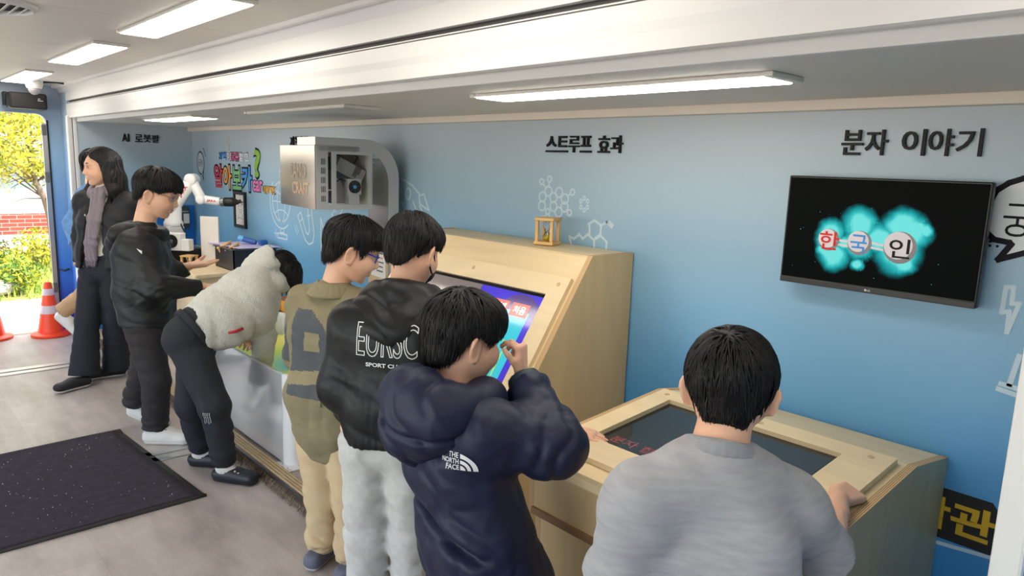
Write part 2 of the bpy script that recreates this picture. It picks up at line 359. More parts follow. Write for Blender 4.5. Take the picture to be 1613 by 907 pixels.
for k in range(190):
    a, b = random.uniform(.05, .95), random.uniform(.35, .96); x, y, z = mat_pt(a, b); r = random.uniform(.003, .008); an = random.uniform(0, PI)
    c, s = math.cos(an) * r, math.sin(an) * r * .4
    cr_.add([(x - c, y - s, z + .0055), (x + s * .6, y - c * .3, z + .007), (x + c, y + s, z + .0055), (x - s * .6, y + c * .3, z + .0065)], [(0, 1, 2, 3)])
o = cr_.build('paper_scraps', mat('white_scraps', (225, 222, 220), .7)); tag(o, 'tiny white scraps scattered over the dark floor mat', 'litter', kind='stuff')

# ------------------------------------------------------------------ raised lettering and the prints on the walls
m_letter = mat('black_letter', (12, 12, 14), .5, spec=.25)
def lettering(name, s, org, ex, ez, w, h, depth, label, bold=.012):
    t = empty(name, org, label, 'lettering')
    ey = np.array((0, 0, 1.0)); ex = np.array(ex, float); ez = np.array(ez, float)
    adv = [1.0 if ord(c) > 255 else (.45 if c == ' ' else .72) for c in s]; adv = [.32 if c == 'I' else a for a, c in zip(adv, s)]
    k = w / sum(adv); x = 0
    for c, a in zip(s, adv):
        if c != ' ':
            v, f = text_mesh(c, h, depth, bold, width=a * k * (.42 if c == 'I' else .9))
            MB().add(frame_pts(v + [0, 0, depth / 2], np.array(org) + ex * (x + .05 * a * k), ex, ey, ez), f).build('letter', m_letter, t)
        x += a * k
    return t
lettering('wall_lettering', '분자 이야기', (-1.015, YB, 1.672), WALL[0], WALL[2], .40, .078, .012, 'raised black Korean lettering above the wall television')
lettering('wall_lettering', '스트루프 효과', (-2.352, YB, 1.668), WALL[0], WALL[2], .45, .072, .012, 'raised black Korean lettering above the tall plywood console')
lettering('wall_lettering', '자율드론', (-4.96, YB, 1.68), WALL[0], WALL[2], .3, .075, .012, 'raised black Korean lettering half hidden behind the projector head')
lettering('wall_lettering', 'AI 로봇팔', (XL, 1.765, 1.695), SIDE[0], SIDE[2], .31, .068, .012, 'raised black lettering starting with AI on the alcove end wall')

m_line = mat('white_line_print', (196, 214, 224), .5); m_pblk = mat('black_print', (16, 14, 26), .6, spec=.2); m_pwht = mat('white_print', (222, 224, 226), .5)
YP = YB - .0012
def pw(u, v):
    p = on(u, v, 1, YB); return (p[0], p[2])
def arc(cx, cz, rx, rz, a0=0, a1=2 * PI, n=24, rot=0):
    out = []
    for i in range(n + 1):
        a = a0 + (a1 - a0) * i / n; x, z = rx * math.cos(a), rz * math.sin(a)
        out.append((cx + x * math.cos(rot) - z * math.sin(rot), cz + x * math.sin(rot) + z * math.cos(rot)))
    return out
# globe
q = MB(); gx, gz = -5.14, 1.275
q.ribbon(arc(gx, gz, .15, .15), .012, YP).ribbon(arc(gx, gz, .065, .15), .009, YP).ribbon([(gx - .15, gz), (gx + .15, gz)], .009, YP).ribbon(arc(gx, gz - .26, .2, .2, PI * .3, PI * .7), .009, YP).ribbon(arc(gx, gz + .26, .2, .2, PI * 1.3, PI * 1.7), .009, YP)
q.ribbon(arc(gx, gz, .19, .2, PI * .75, PI * 1.7), .012, YP).ribbon(arc(gx, gz + .21, .015, .03), .009, YP).ribbon([(gx - .02, gz - .2), (gx - .02, gz - .23), (gx + .04, gz - .23), (gx + .04, gz - .2)], .01, YP).ribbon([(gx - .07, gz - .24), (gx + .09, gz - .24), (gx + .09, gz - .275), (gx - .07, gz - .275)], .012, YP, closed=True)
q.build('printed_globe', m_line, wb_)
# magnet, set square, plus, flask marks
q = MB(); pts = [pw(467, 332), pw(475, 378), pw(485, 388), pw(484, 362), pw(478, 330)]
a = [(-4.87, 1.19), (-4.76, 1.03), (-4.70, 1.0), (-4.64, 1.02), (-4.62, 1.08), (-4.66, 1.27), (-4.71, 1.26), (-4.69, 1.1), (-4.71, 1.07), (-4.74, 1.08), (-4.82, 1.22)]
q.ribbon(a, .012, YP, closed=True).ribbon([(-4.84, 1.15), (-4.79, 1.18)], .01, YP).ribbon([(-4.67, 1.21), (-4.72, 1.2)], .01, YP)
for s in (0, .02): q.ribbon([(-4.9 - s, 1.13 - s), (-4.86 - s, 1.07 - s)], .007, YP)
q.ribbon([(-4.52, 1.2), (-4.52, .98), (-4.40, .97)], .012, YP, closed=True).ribbon([(-5.24, 1.0), (-5.24, 1.06)], .009, YP).ribbon([(-5.27, 1.03), (-5.21, 1.03)], .009, YP).ribbon([(-4.62, 1.3), (-4.56, 1.3), (-4.53, 1.33), (-4.53, 1.4)], .01, YP)
for k in range(7): q.ribbon([(-4.36 + k * .03, 1.24 + k * .03), (-4.34 + k * .03, 1.225 + k * .03)], .008, YP)
q.ribbon([(-4.37, 1.23), (-4.15, 1.45), (-4.1, 1.4), (-4.32, 1.18)], .009, YP, closed=True)
q.build('printed_magnet_and_ruler', m_line, wb_)
# rocket
q = MB(); c = (-3.4, 1.36)
q.ribbon([pw(632, 281), pw(650, 292), pw(660, 305), pw(662, 325), pw(668, 340), pw(652, 350), pw(640, 335), pw(633, 318)], .012, YP).ribbon(arc(*pw(643, 305), .025, .032), .011, YP).ribbon([pw(660, 308), pw(668, 306), pw(676, 331), pw(668, 326), pw(663, 322)], .011, YP).ribbon([pw(651, 318), pw(657, 333), pw(650, 344)], .011, YP)
q.build('printed_rocket', m_line, wb_)
# molecule of rings and bonds
q = MB(); nod = {'a': (853.5, 286), 'b': (866, 282), 'c': (864, 301), 'd': (855, 310), 'e': (872, 311), 'f': (881, 303), 'g': (890, 313), 'h': (902, 302.5), 'i': (854, 324), 'j': (872, 325), 'k': (863, 333), 'l': (880, 334), 'm': (889.5, 326), 'n': (897, 335), 'o': (857, 345), 'p': (867, 346)}
for k, (u, v) in nod.items():
    r = .022 if k in 'cdefgijlm' else .013; q.ribbon(arc(*pw(u, v), r, r, n=14), .008, YP)
for a, b in ('ac', 'bc', 'cd', 'ce', 'ef', 'fg', 'gh', 'di', 'ej', 'gm', 'ik', 'jk', 'jl', 'lm', 'mn', 'ko', 'kp'):
    pa, pb = np.array(pw(*nod[a])), np.array(pw(*nod[b])); d = (pb - pa); L = np.linalg.norm(d); d /= L
    q.ribbon([pa + d * .018, pb - d * .018], .008, YP)
for a in range(6): q.ribbon(arc(*pw(920.5 + 6 * math.sin(a * PI / 3), 321.5 - 9.5 * math.cos(a * PI / 3)), .007, .009, n=8), .006, YP)
q.build('printed_molecule', m_line, wb_)
q = MB()
for l in ([(927, 353), (937, 347), (947, 355), (946, 371), (936, 378), (926, 369)], [(946, 371), (956, 381), (955, 392)], [(936, 378), (936, 390), (934, 398)], [(926, 369), (918, 376), (912, 368)], [(947, 355), (956, 350)], [(956, 349), (964, 358)], [(960, 349), (966, 355)], [(912, 370), (904, 376), (897, 372)], [(897, 372), (900, 385)], [(870, 365), (864, 372), (864, 380)], [(929, 355), (929, 369)], [(938, 375), (945, 370)]):
    q.ribbon([pw(*p) for p in l], .011, YP)
q.build('printed_structural_formula', m_line, wb_)
q = MB().ribbon([pw(1585, 452), pw(1578, 492), pw(1590, 490), pw(1586, 524), pw(1606, 478), pw(1594, 478), pw(1597, 452)], .012, YP, closed=True)
q.ribbon([pw(1572, 612), pw(1600, 622)], .014, YP).ribbon([pw(1576, 604), pw(1602, 612)], .014, YP).ribbon([pw(1590, 606), pw(1606, 560)], .014, YP).ribbon([pw(1477, 854), pw(1560, 878)], .012, YP)
q.ribbon(arc(*pw(1180, 552), .075, .05, 0, PI), .012, YP)
q.build('printed_flash_and_stand', m_line, wb_)
# big speech bubble
bub = [pw(*p) for p in [(1613, 281), (1590, 288), (1570, 300), (1557, 322), (1551, 345), (1554, 366), (1566, 377), (1590, 382), (1593, 385), (1572, 409)]]
x1 = -.20
bub = bub + [(x1 - .17, bub[-1][1] + .075), (x1 - .05, 1.42), (x1 - .03, 1.5), (x1 - .06, 1.57), (x1 - .16, 1.61)]
MB().poly(bub, YP).build('printed_speech_bubble', m_pwht, wb_)
q = MB().ribbon(bub, .016, YP - .0006, closed=True)
v, f = text_mesh('궁금해', .095, 0, .0, width=.22); q.add(frame_pts(v, (-.545, YP - .0008, 1.455), *WALL), f)
for k in range(7): q.poly(arc(-.585 + .018 * (k % 4), 1.437 - .012 * (k // 4), .004, .004, n=8)[:-1], YP - .0006)
q.build('printed_bubble_outline', m_pblk, wb_)
# black plate with yellow lettering low on the wall
sx0, sx1, sz0, sz1 = -1.05, -.425, .525, .685
MB().poly([(sx0, sz0), (sx1 - .03, sz0), (sx1, sz0 + .03), (sx1, sz1 - .05), (sx1 - .04, sz1), (sx0, sz1)], YP).build('printed_black_plate', mat('plate_black', (18, 16, 16), .5), wb_)
v, f = text_mesh('이동과학관', .105, 0, .03, width=.58)
MB().add(frame_pts(v, (-1.03, YP - .0008, .552), *WALL), f).build('printed_yellow_lettering', mat('yellow_print', (214, 168, 30), .5), wb_)
# colourful logo: outlined lettering, question mark, small bubble, bulb
def logo(s, x, z, w, h, rgb, bold=.03, edge=.075, name=None):
    v, f = text_mesh(s, h * 1.0, 0, bold, width=w); v2, f2 = text_mesh(s, h * 1.16, 0, edge, width=w * 1.14)
    MB().add(frame_pts(v2, (x - w * .07, YP - .0002, z - h * .08), *WALL), f2).build('printed_logo_outline', m_pblk, wb_)
    MB().add(frame_pts(v, (x, YP - .0010, z), *WALL), f).build('printed_logo_letter', mat('logo_%d_%d_%d' % rgb, rgb, .5), wb_)
def logo_px(s, u0, v0, u1, v1, rgb, bold, edge):      # lettering between two measured corners of the print
    a, b = pw(u0, v1), pw(u1, v0); logo(s, a[0], a[1], b[0] - a[0], b[1] - a[1], rgb, bold, edge)
for k, (ch, c) in enumerate(zip('과학이궁금할땐', [(52, 130, 205), (52, 130, 205), (225, 226, 228), (215, 80, 140), (215, 80, 140), (225, 226, 228), (225, 226, 228)])):
    u = 345.5 + 6.3 * k + (2.0 if k == 6 else 0); logo_px(ch, u, 239.5 + .2 * k, u + 5.6, 252 + .3 * k, c, .03, .09)
for ch, u0, v0, u1, v1, c in [('알', 338.5, 260, 350.5, 294.5, (190, 42, 58)), ('아', 352.5, 260.5, 364.5, 296.5, (232, 150, 40)), ('보', 367, 262, 379.5, 298, (122, 190, 120)), ('카', 381.5, 262.5, 396.5, 300, (62, 150, 222)), ('car', 398.5, 285, 413.5, 301, (228, 120, 184)), ('이동과학관', 415.5, 294, 433.5, 304, (232, 176, 50)), ('?', 400.5, 235.5, 410, 279, (128, 176, 44))]: logo_px(ch, u0, v0, u1, v1, c, .025, .07)
MB().poly(arc(-6.8, 1.53, .085, .1, n=24)[:-1], YP).build('printed_small_bubble', mat('grey_print', (196, 204, 214), .5), wb_)
q = MB().ribbon(arc(-6.8, 1.53, .085, .1, -PI * .35, PI * 1.5), .012, YP - .0006).ribbon([(-6.79, 1.435), (-6.74, 1.38), (-6.74, 1.45)], .01, YP - .0006).ribbon(arc(-6.8, 1.55, .13, .14, PI * .1, PI * .3, 6), .009, YP)
v, f = text_mesh('궁금해?', .065, 0, 0, width=.12); q.add(frame_pts(v, (-6.865, YP - .0008, 1.5), *WALL), f)
q.build('printed_small_bubble_outline', m_pblk, wb_)
MB().ribbon(arc(-6.12, 1.72, .028, .035), .008, YP).ribbon([(-6.13, 1.68), (-6.13, 1.65), (-6.11, 1.65), (-6.11, 1.68)], .008, YP).build('printed_bulb', mat('gold_line', (196, 176, 130), .5), wb_)
# ------------------------------------------------------------------ plywood consoles
def wood_mat(name, rgb, axis=(1, 8, 8), var=.10, rough=.42):
    m = mat(name, rgb, rough); nt = m.node_tree; b = nt.nodes['Principled BSDF']
    if len(nt.nodes) > 3: return m
    tc = nt.nodes.new('ShaderNodeTexCoord'); mp = nt.nodes.new('ShaderNodeMapping'); mp.inputs['Scale'].default_value = axis
    n = nt.nodes.new('ShaderNodeTexNoise'); n.inputs['Scale'].default_value = 2.2; n.inputs['Detail'].default_value = 7; n.inputs['Distortion'].default_value = .8
    r = nt.nodes.new('ShaderNodeMapRange'); r.inputs[1].default_value = .3; r.inputs[2].default_value = .7; r.inputs[3].default_value = 1 - var; r.inputs[4].default_value = 1 + var * .5
    mx = nt.nodes.new('ShaderNodeMix'); mx.data_type = 'RGBA'; mx.blend_type = 'MULTIPLY'; mx.inputs[0].default_value = 1; mx.inputs[6].default_value = lin(rgb)
    L = nt.links.new; L(tc.outputs['Object'], mp.inputs[0]); L(mp.outputs[0], n.inputs[0]); L(n.outputs[0], r.inputs[0]); L(r.outputs[0], mx.inputs[7]); L(mx.outputs[2], b.inputs['Base Color'])
    return m
m_ply = wood_mat('birch_plywood', (226, 202, 158), (.7, 5, 5)); m_plyv = wood_mat('birch_plywood_upright', (214, 186, 138), (5, 5, .8))
m_ply2 = wood_mat('birch_panel', (232, 210, 168), (.8, 4, 4))
def edge_mat():
    m = mat('plywood_edge_layers', (190, 150, 100), .6); nt = m.node_tree; b = nt.nodes['Principled BSDF']
    tc = nt.nodes.new('ShaderNodeTexCoord'); w = nt.nodes.new('ShaderNodeTexWave'); w.bands_direction = 'X'; w.inputs['Scale'].default_value = 60
    cr = nt.nodes.new('ShaderNodeValToRGB'); cr.color_ramp.elements[0].color = lin((150, 106, 62)); cr.color_ramp.elements[1].color = lin((222, 194, 148))
    nt.links.new(tc.outputs['Object'], w.inputs[0]); nt.links.new(w.outputs[0], cr.inputs[0]); nt.links.new(cr.outputs[0], b.inputs['Base Color'])
    return m
m_edge = edge_mat(); m_scr = mat('black_bezel', (8, 8, 9), .18)
m_dowel = mat('wood_plug', (198, 170, 124), .5)
def side_panel(prof, x0, x1, name, t):
    """end board with its layered plywood edge: two faces of veneer, a rim that shows the layers"""
    n = len(prof); q = MB(); vs = [(x0, y, z) for y, z in prof] + [(x1, y, z) for y, z in prof]
    q.add(vs, [tuple(range(n)), tuple(range(n, 2 * n))], 0); q.add(vs, [(i, (i + 1) % n, n + (i + 1) % n, n + i) for i in range(n)], 1)
    return q.build(name, [m_plyv, m_edge], t)
def slope_frame(p0, p1):
    """local frame on a sloped board: origin p0 (y,z) at the top, along to p1; returns f(x, s, h) -> world"""
    d = np.array(p1) - np.array(p0); d = d / np.linalg.norm(d); n = np.array([d[1], -d[0]])
    if n[1] < 0: n = -n
    return lambda x, s, h: (x, p0[0] + d[0] * s + n[0] * h, p0[1] + d[1] * s + n[1] * h)
def slab(F, x0, x1, s0, s1, h0, h1, q=None, mi=0):
    q = q or MB(); vs = [F(x, s, h) for h in (h0, h1) for s in (s0, s1) for x in (x0, x1)]
    return q.add(vs, [(0, 2, 3, 1), (4, 5, 7, 6), (0, 1, 5, 4), (2, 6, 7, 3), (0, 4, 6, 2), (1, 3, 7, 5)], mi)
def frame_slab(F, x0, x1, s0, s1, a0, a1, b0, b1, h0, h1):
    """board with a rectangular cut-out a0..a1, b0..b1"""
    q = MB()
    for r in ((x0, x1, s0, b0), (x0, x1, b1, s1), (x0, a0, b0, b1), (a1, x1, b0, b1)): slab(F, *r, h0, h1, q)
    return q
def plug(F, x, s, h, t):
    q = MB(); c = F(x, s, h); e = np.array(F(x, s + 1, h)) - np.array(c); up = np.array(F(x, s, h + 1)) - np.array(c)
    vs = [np.array(c) + .009 * (math.cos(a) * np.array([1, 0, 0]) + math.sin(a) * e) + up * k for k in (-.002, .0015) for a in np.linspace(0, 2 * PI, 13)[:-1]]
    q.add(vs, [tuple(range(12, 24))] + [(i, (i + 1) % 12, 12 + (i + 1) % 12, 12 + i) for i in range(12)]); q.build('wood_plug', m_dowel, t)

# tall console
x0, x1 = -3.02, -1.815
t = empty('tall_console', ((x0 + x1) / 2, 2.0, .05), 'tall pale plywood console with a steep touch screen, against the blue wall', 'console')
pr = [(2.352, .05), (2.352, 1.265), (2.10, 1.265), (1.665, .615), (1.665, .05)]
side_panel(pr, x1 - .024, x1, 'side_panel', t); side_panel(pr, x0, x0 + .024, 'side_panel', t)
MB().box((x0 + .024, 2.10, 1.243), (x1 - .024, 2.352, 1.263)).build('top_panel', m_ply, t)
F = slope_frame((2.10, 1.262), (1.665, .612))
slab(F, x0 + .024, x1 - .024, 0, .78, -.02, -.004).build('sloped_board', m_ply, t)
MB().box((x0 + .024, 1.668, .05), (x1 - .024, 1.69, .60)).build('front_panel', m_plyv, t)
sx0, sx1, s0, s1 = -2.90, -1.945, .195, .70
frame_slab(F, -3.0, -1.856, .11, .765, sx0, sx1, s0, s1, -.003, .014).build('screen_frame', m_ply2, t)
for x in (-1.905, -2.43, -2.95): plug(F, x, .145, .014, t)
def glow(name, rgb, e, rough=.12):
    m = mat(name, rgb, rough, emit=e); return m
sc_ = slab(F, sx0 + .001, sx1 - .001, s0 + .001, s1 - .001, -.002, .002).build('screen', mat('dark_screen_glass', (18, 17, 22), .06), t)
slab(F, -2.33, sx1 - .012, s0 + .014, s1 - .012, .002, .0024).build('screen_layer', glow('screen_violet', (62, 50, 180), .6, .08), sc_); slab(F, sx0 + .012, -2.331, s0 + .014, s1 - .012, .002, .0024).build('screen_layer', glow('screen_taupe_reflection', (112, 102, 100), .45, .08), sc_)  # left taupe part: ceiling reflection painted as a glowing colour
slab(F, -2.37, sx1 - .045, s0 + .095, s1 - .012, .0024, .0028).build('screen_layer', glow('screen_cyan', (50, 170, 190), .55, .08), sc_)
q = MB(); c = F(-2.06, s0 + .11, .0026); dd = np.array(F(0, 1, 0)) - np.array(F(0, 0, 0))
q.add([np.array(c) + .12 * math.cos(a) * np.array([1, 0, 0]) - .09 * math.sin(a) * dd for a in np.linspace(0, PI, 15)], [tuple(range(15))]).build('screen_layer', glow('screen_dusk', (70, 52, 112), .6, .1), sc_)
upv = np.array(F(0, 0, 0)) - np.array(F(0, 1, 0)); nv = np.array(F(0, 0, 1)) - np.array(F(0, 0, 0))
for k, (s, x) in enumerate([('1단계', -2.31), ('2단계', -2.17), ('처음', -2.05), ]):
    slab(F, x - .05, x + .05, s0 + .06, s0 + .118, .0028, .0034).build('screen_button', glow('screen_red', (196, 84, 78), .5, .15), sc_)
    v, f = text_mesh(s, .036, 0, .02, width=.07); MB().add(frame_pts(v, F(x - .035, s0 + .107, .0038), (1, 0, 0), upv, nv), f).build('button_lettering', glow('screen_white', (240, 236, 226), .8), sc_)
v, f = text_mesh('색깔을 맞혀보세요', .032, 0, .02, width=.33); MB().add(frame_pts(v, F(-2.40, s0 + .185, .0036), (1, 0, 0), upv, nv), f).build('screen_lettering', glow('screen_plum', (120, 80, 130), .5), sc_)
v, f = text_mesh('파랑', .13, 0, .03, width=.3); MB().add(frame_pts(v, F(-2.36, s0 + .40, .0036), (1, 0, 0), upv, nv), f).build('screen_lettering', glow('screen_lime', (150, 200, 110), .7), sc_)
q = slab(F, -2.06, -2.03, s0 + .225, s0 + .232, .003, .0036); slab(F, -2.037, -2.03, s0 + .225, s0 + .44, .003, .0036, q); slab(F, -2.06, -2.03, s0 + .433, s0 + .44, .003, .0036, q)
q.build('screen_bracket', glow('screen_olive', (150, 190, 90), .6), sc_)

# low console
x0, x1 = -1.45, -.592
t = empty('low_console', ((x0 + x1) / 2, 1.9, .05), 'low pale plywood console with a nearly flat dark touch screen', 'console')
pr = [(2.352, .05), (2.352, .785), (2.075, .83), (1.405, .775), (1.405, .735), (1.44, .735), (1.44, .585), (1.475, .585), (1.475, .05)]
side_panel(pr, x1 - .022, x1, 'side_panel', t); side_panel(pr, x0, x0 + .022, 'side_panel', t)
F = slope_frame((2.075, .829), (1.405, .774))
slab(F, x0 + .022, x1 - .022, 0, .672, -.018, -.001).build('sloped_board', m_ply, t)
Fb = slope_frame((2.352, .784), (2.075, .829)); slab(Fb, x0 + .022, x1 - .022, 0, .28, -.018, -.001).build('rear_board', m_ply, t)
MB().box((x0 + .022, 1.405, .735), (x1 - .022, 1.44, .757)).build('front_lip', m_ply2, t)
MB().box((x0 + .022, 1.44, .585), (x1 - .022, 1.46, .74)).build('front_panel', m_plyv, t)
MB().box((x0 + .022, 1.43, .565), (x1 - .022, 1.46, .586)).build('lower_rail', wood_mat('dark_plywood', (150, 112, 76), (1, 6, 6)), t)
MB().box((x0 + .022, 1.475, .05), (x1 - .022, 1.495, .57)).build('lower_panel', m_plyv, t)
sx0, sx1, s0, s1 = -1.335, -.755, .095, .50
frame_slab(F, -1.41, -.635, .02, .61, sx0, sx1, s0, s1, 0, .017).build('screen_frame', m_ply2, t)
for x in (-.69, -1.02, -1.37): plug(F, x, .06, .017, t)
sc2 = slab(F, sx0 + .001, sx1 - .001, s0 + .001, s1 - .001, 0, .003).build('screen', mat('dark_screen_glass', (18, 17, 22), .06), t)
slab(F, sx0 + .016, sx1 - .016, s0 + .016, s1 - .016, .003, .0033).build('screen_layer', mat('dim_screen', (40, 42, 44), .05, emit=.12), sc2)
upv = np.array(F(0, 0, 0)) - np.array(F(0, 1, 0)); nv = np.array(F(0, 0, 1)) - np.array(F(0, 0, 0))
v, f = text_mesh('분자 합체', .045, 0, .02, width=.2); MB().add(frame_pts(v, F(-1.30, s1 - .04, .0036), (1, 0, 0), upv, nv), f).build('screen_lettering', glow('screen_dim_red', (120, 60, 66), .25), sc2)

# ------------------------------------------------------------------ small hourglasses with four wooden posts
m_oak = wood_mat('light_turned_wood', (222, 178, 112), (4, 4, 4)); m_sand = mat('yellow_sand', (232, 206, 40), .8); m_glass = mat('clear_glass', (235, 240, 240), .03, trans=1.0)
def hourglass(loc, h, w, label, rz=0.0, sand=(232, 206, 40)):
    t = empty('hourglass', (0, 0, 0), label, 'hourglass', 'small wooden hourglasses')
    MB().bbox((-w/2, -w/2, 0), (w/2, w/2, h * .12), .003).build('base_plate', m_oak, t); MB().bbox((-w/2, -w/2, h * .88), (w/2, w/2, h), .003).build('top_plate', m_oak, t)
    for a in (-1, 1):
        for b in (-1, 1): MB().bbox((a * w * .38 - w * .08, b * w * .38 - w * .08, h * .11), (a * w * .38 + w * .08, b * w * .38 + w * .08, h * .89), .002).build('post', m_oak, t)
    R = w * .24
    MB().lathe([(R * .5, h * .12), (R, h * .2), (R, h * .32), (R * .15, h * .49), (R * .15, h * .51), (R, h * .68), (R, h * .8), (R * .5, h * .88)], n=18).build('glass_bulb', m_glass, t, smooth=True)
    MB().lathe([(R * .5, h * .125), (R * .9, h * .2), (R * .9, h * .27), (.001, h * .34)], n=16).build('sand', m_sand, t, smooth=True)
    t.location = loc; t.rotation_euler = (0, 0, rz)
    return t
hourglass((-2.2, 2.235, 1.266), .118, .092, 'small wooden hourglass with yellow sand on top of the tall plywood console', .35)

# ------------------------------------------------------------------ wall television
ty = 2.29; tx0, tx1, tz0, tz1 = -1.143, -.562, 1.25, 1.602
t = empty('wall_television', ((tx0 + tx1) / 2, YB, 1.43), 'black wall television showing three glowing molecule balls', 'television')
MB().bbox((tx0, ty, tz0), (tx1, ty + .028, tz1), .004).bbox((tx0 + .12, ty + .028, tz0 + .06), (tx1 - .12, ty + .05, tz1 - .1), .01).build('casing', mat('tv_black', (14, 14, 15), .35), t)
MB().box((-1.0, ty + .05, 1.36), (-.7, YB, 1.48)).build('wall_bracket', m_dk, t)
MB().bbox((tx0 + .002, ty - .004, tz0), (tx1 - .002, ty + .004, tz0 + .018), .002).build('lower_bezel', mat('tv_bezel', (34, 33, 34), .4), t)
v, f = text_mesh('LG', .006, 0, .02); q = MB().add(frame_pts(v, (-.856, ty - .0046, tz0 + .006), *WALL), f); q.poly(arc(-.861, tz0 + .009, .0035, .0035, n=12)[:-1], ty - .0046).build('badge', mat('silver_print', (210, 205, 198), .4), t)
m_tv = bpy.data.materials.new('television_picture'); m_tv.use_nodes = True; nt = m_tv.node_tree; b = nt.nodes['Principled BSDF']
b.inputs['Base Color'].default_value = (.003, .004, .004, 1); b.inputs['Roughness'].default_value = .45; b.inputs['Specular IOR Level'].default_value = .03
tc = nt.nodes.new('ShaderNodeTexCoord'); nz = nt.nodes.new('ShaderNodeTexNoise'); nz.inputs['Scale'].default_value = 22
vadd = nt.nodes.new('ShaderNodeVectorMath'); vadd.operation = 'MULTIPLY_ADD'; vadd.inputs[1].default_value = (.028, 0, .028)
nt.links.new(tc.outputs['Object'], nz.inputs[0]); nt.links.new(nz.outputs['Color'], vadd.inputs[0]); nt.links.new(tc.outputs['Object'], vadd.inputs[2])
acc = None
tvp = lambda px, py: (tx0 + (px - 105) / 795 * (tx1 - tx0), tz1 - (py - 300 - (px - 105) * .02) / (412 + (px - 105) * .11) * (tz1 - tz0))
for px, py, r in [(318, 520, .04), (340, 610, .045), (432, 490, .05), (445, 560, .035), (440, 650, .02), (520, 560, .03), (600, 490, .05), (640, 520, .05), (600, 600, .06), (625, 640, .035), (380, 560, .02), (300, 590, .025), (670, 500, .018), (443, 562, .05), (604, 578, .056), (312, 550, .042), (520, 535, .04), (690, 510, .02)]:
    x, z = tvp(px, py)
    dn = nt.nodes.new('ShaderNodeVectorMath'); dn.operation = 'DISTANCE'; dn.inputs[1].default_value = (x + .014, ty - .001, z + .014)
    mr = nt.nodes.new('ShaderNodeMapRange'); mr.interpolation_type = 'SMOOTHSTEP'; mr.inputs[1].default_value = r * 1.35; mr.inputs[2].default_value = r * .45; mr.inputs[3].default_value = 0; mr.inputs[4].default_value = 1
    sx = nt.nodes.new('ShaderNodeVectorMath'); sx.operation = 'MULTIPLY'; sx.inputs[1].default_value = (1, 0, 1)
    nt.links.new(vadd.outputs[0], sx.inputs[0]); dn.inputs[1].default_value = (x + .014, 0, z + .014)
    nt.links.new(sx.outputs[0], dn.inputs[0]); nt.links.new(dn.outputs['Value'], mr.inputs[0])
    if acc is None: acc = mr.outputs[0]
    else:
        mm = nt.nodes.new('ShaderNodeMath'); mm.operation = 'MAXIMUM'; nt.links.new(acc, mm.inputs[0]); nt.links.new(mr.outputs[0], mm.inputs[1]); acc = mm.outputs[0]
cr = nt.nodes.new('ShaderNodeValToRGB'); e = cr.color_ramp.elements; e[0].color = (0, 0, 0, 1); e[1].color = lin((120, 240, 235)); k = e.new(.45); k.color = lin((20, 160, 165)); k = e.new(.8); k.color = lin((60, 205, 205))
nt.links.new(acc, cr.inputs[0]); nt.links.new(cr.outputs[0], b.inputs['Emission Color']); b.inputs['Emission Strength'].default_value = .75
pic = MB().poly([(tx0 + .006, tz0 + .02), (tx1 - .006, tz0 + .02), (tx1 - .006, tz1 - .006), (tx0 + .006, tz1 - .006)], ty - .0008).build('screen_layer', m_tv, t)
mb_ = mat('ball_white', (200, 192, 194), .6, emit=.28, spec=.1); mb2 = mat('ball_grey', (130, 126, 130), .6, emit=.22, spec=.1)
for (px, py, r, hx) in [(312, 550, .034, 0), (443, 562, .037, 0), (604, 578, .047, 0)]:
    x, z = tvp(px, py); MB().poly(arc(x, z, r, r * 1.03)[:-1], ty - .0016).build('screen_ball', mb2, t)
    MB().poly(arc(x - r * .12, z + r * .12, r * .86, r * .88)[:-1], ty - .0018).build('screen_ball', mb_, t)
q = MB()
for a, b_ in (((355, 560), (395, 566)), ((492, 570), (545, 580))):
    for dz in (.007, -.007):
        pa, pb = tvp(*a), tvp(*b_); q.ribbon([(pa[0], pa[1] + dz), (pb[0], pb[1] + dz)], .007, ty - .0014)
q.build('screen_bond', mb_, t)
for s, px, py, c, w in [('한', 315, 552, (196, 46, 40), .062), ('국', 440, 565, (70, 140, 205), .05), ('인', 604, 580, (30, 28, 30), .06)]:
    v, f = text_mesh(s, .058, 0, .012, width=w); x, z = tvp(px, py)
    MB().add(frame_pts(v, (x - w / 2, ty - .0024, z - .03), *WALL), f).build('screen_lettering', mat('tv_%d' % c[0], c, .4, emit=.15, spec=.1), t)
q = MB()
for k in range(90):
    px, py = random.gauss(470, 120), random.gauss(560, 65); x, z = tvp(px, py); r = random.uniform(.0006, .0014); q.poly([(x - r, z), (x, z - r), (x + r, z), (x, z + r)], ty - .0012)
q.build('screen_sparkles', glow('screen_teal', (60, 190, 195), .7), t)

# ------------------------------------------------------------------ sand table with white panels
m_acr = mat('glossy_white_panel', (205, 205, 207), .05, coat=1.0, spec=.9); MATS['glossy_white_panel'].node_tree.nodes['Principled BSDF'].inputs['IOR'].default_value = 2.1; m_wmet = mat('white_metal', (230, 230, 230), .3)
X0, X1, Y0, Y1, ZT = -4.72, -3.24, 1.50, 2.16, .53
t = empty('sand_table', ((X0 + X1) / 2, 1.83, .05), 'white glossy panelled sand table under the projector head', 'table')
MB().bbox((X0 + .05, Y0, .062), (X1 - .06, Y0 + .02, ZT), .004).build('front_panel', m_acr, t)
MB().bbox((X1 - .02, Y0 + .06, .062), (X1, Y1 - .05, ZT), .004).build('side_panel', m_acr, t)
MB().bbox((X0, Y0 + .06, .062), (X0 + .02, Y1 - .05, ZT), .004).build('side_panel', m_acr, t)
MB().bbox((X0 + .05, Y1 - .02, .062), (X1 - .06, Y1, ZT), .004).build('back_panel', m_acr, t)
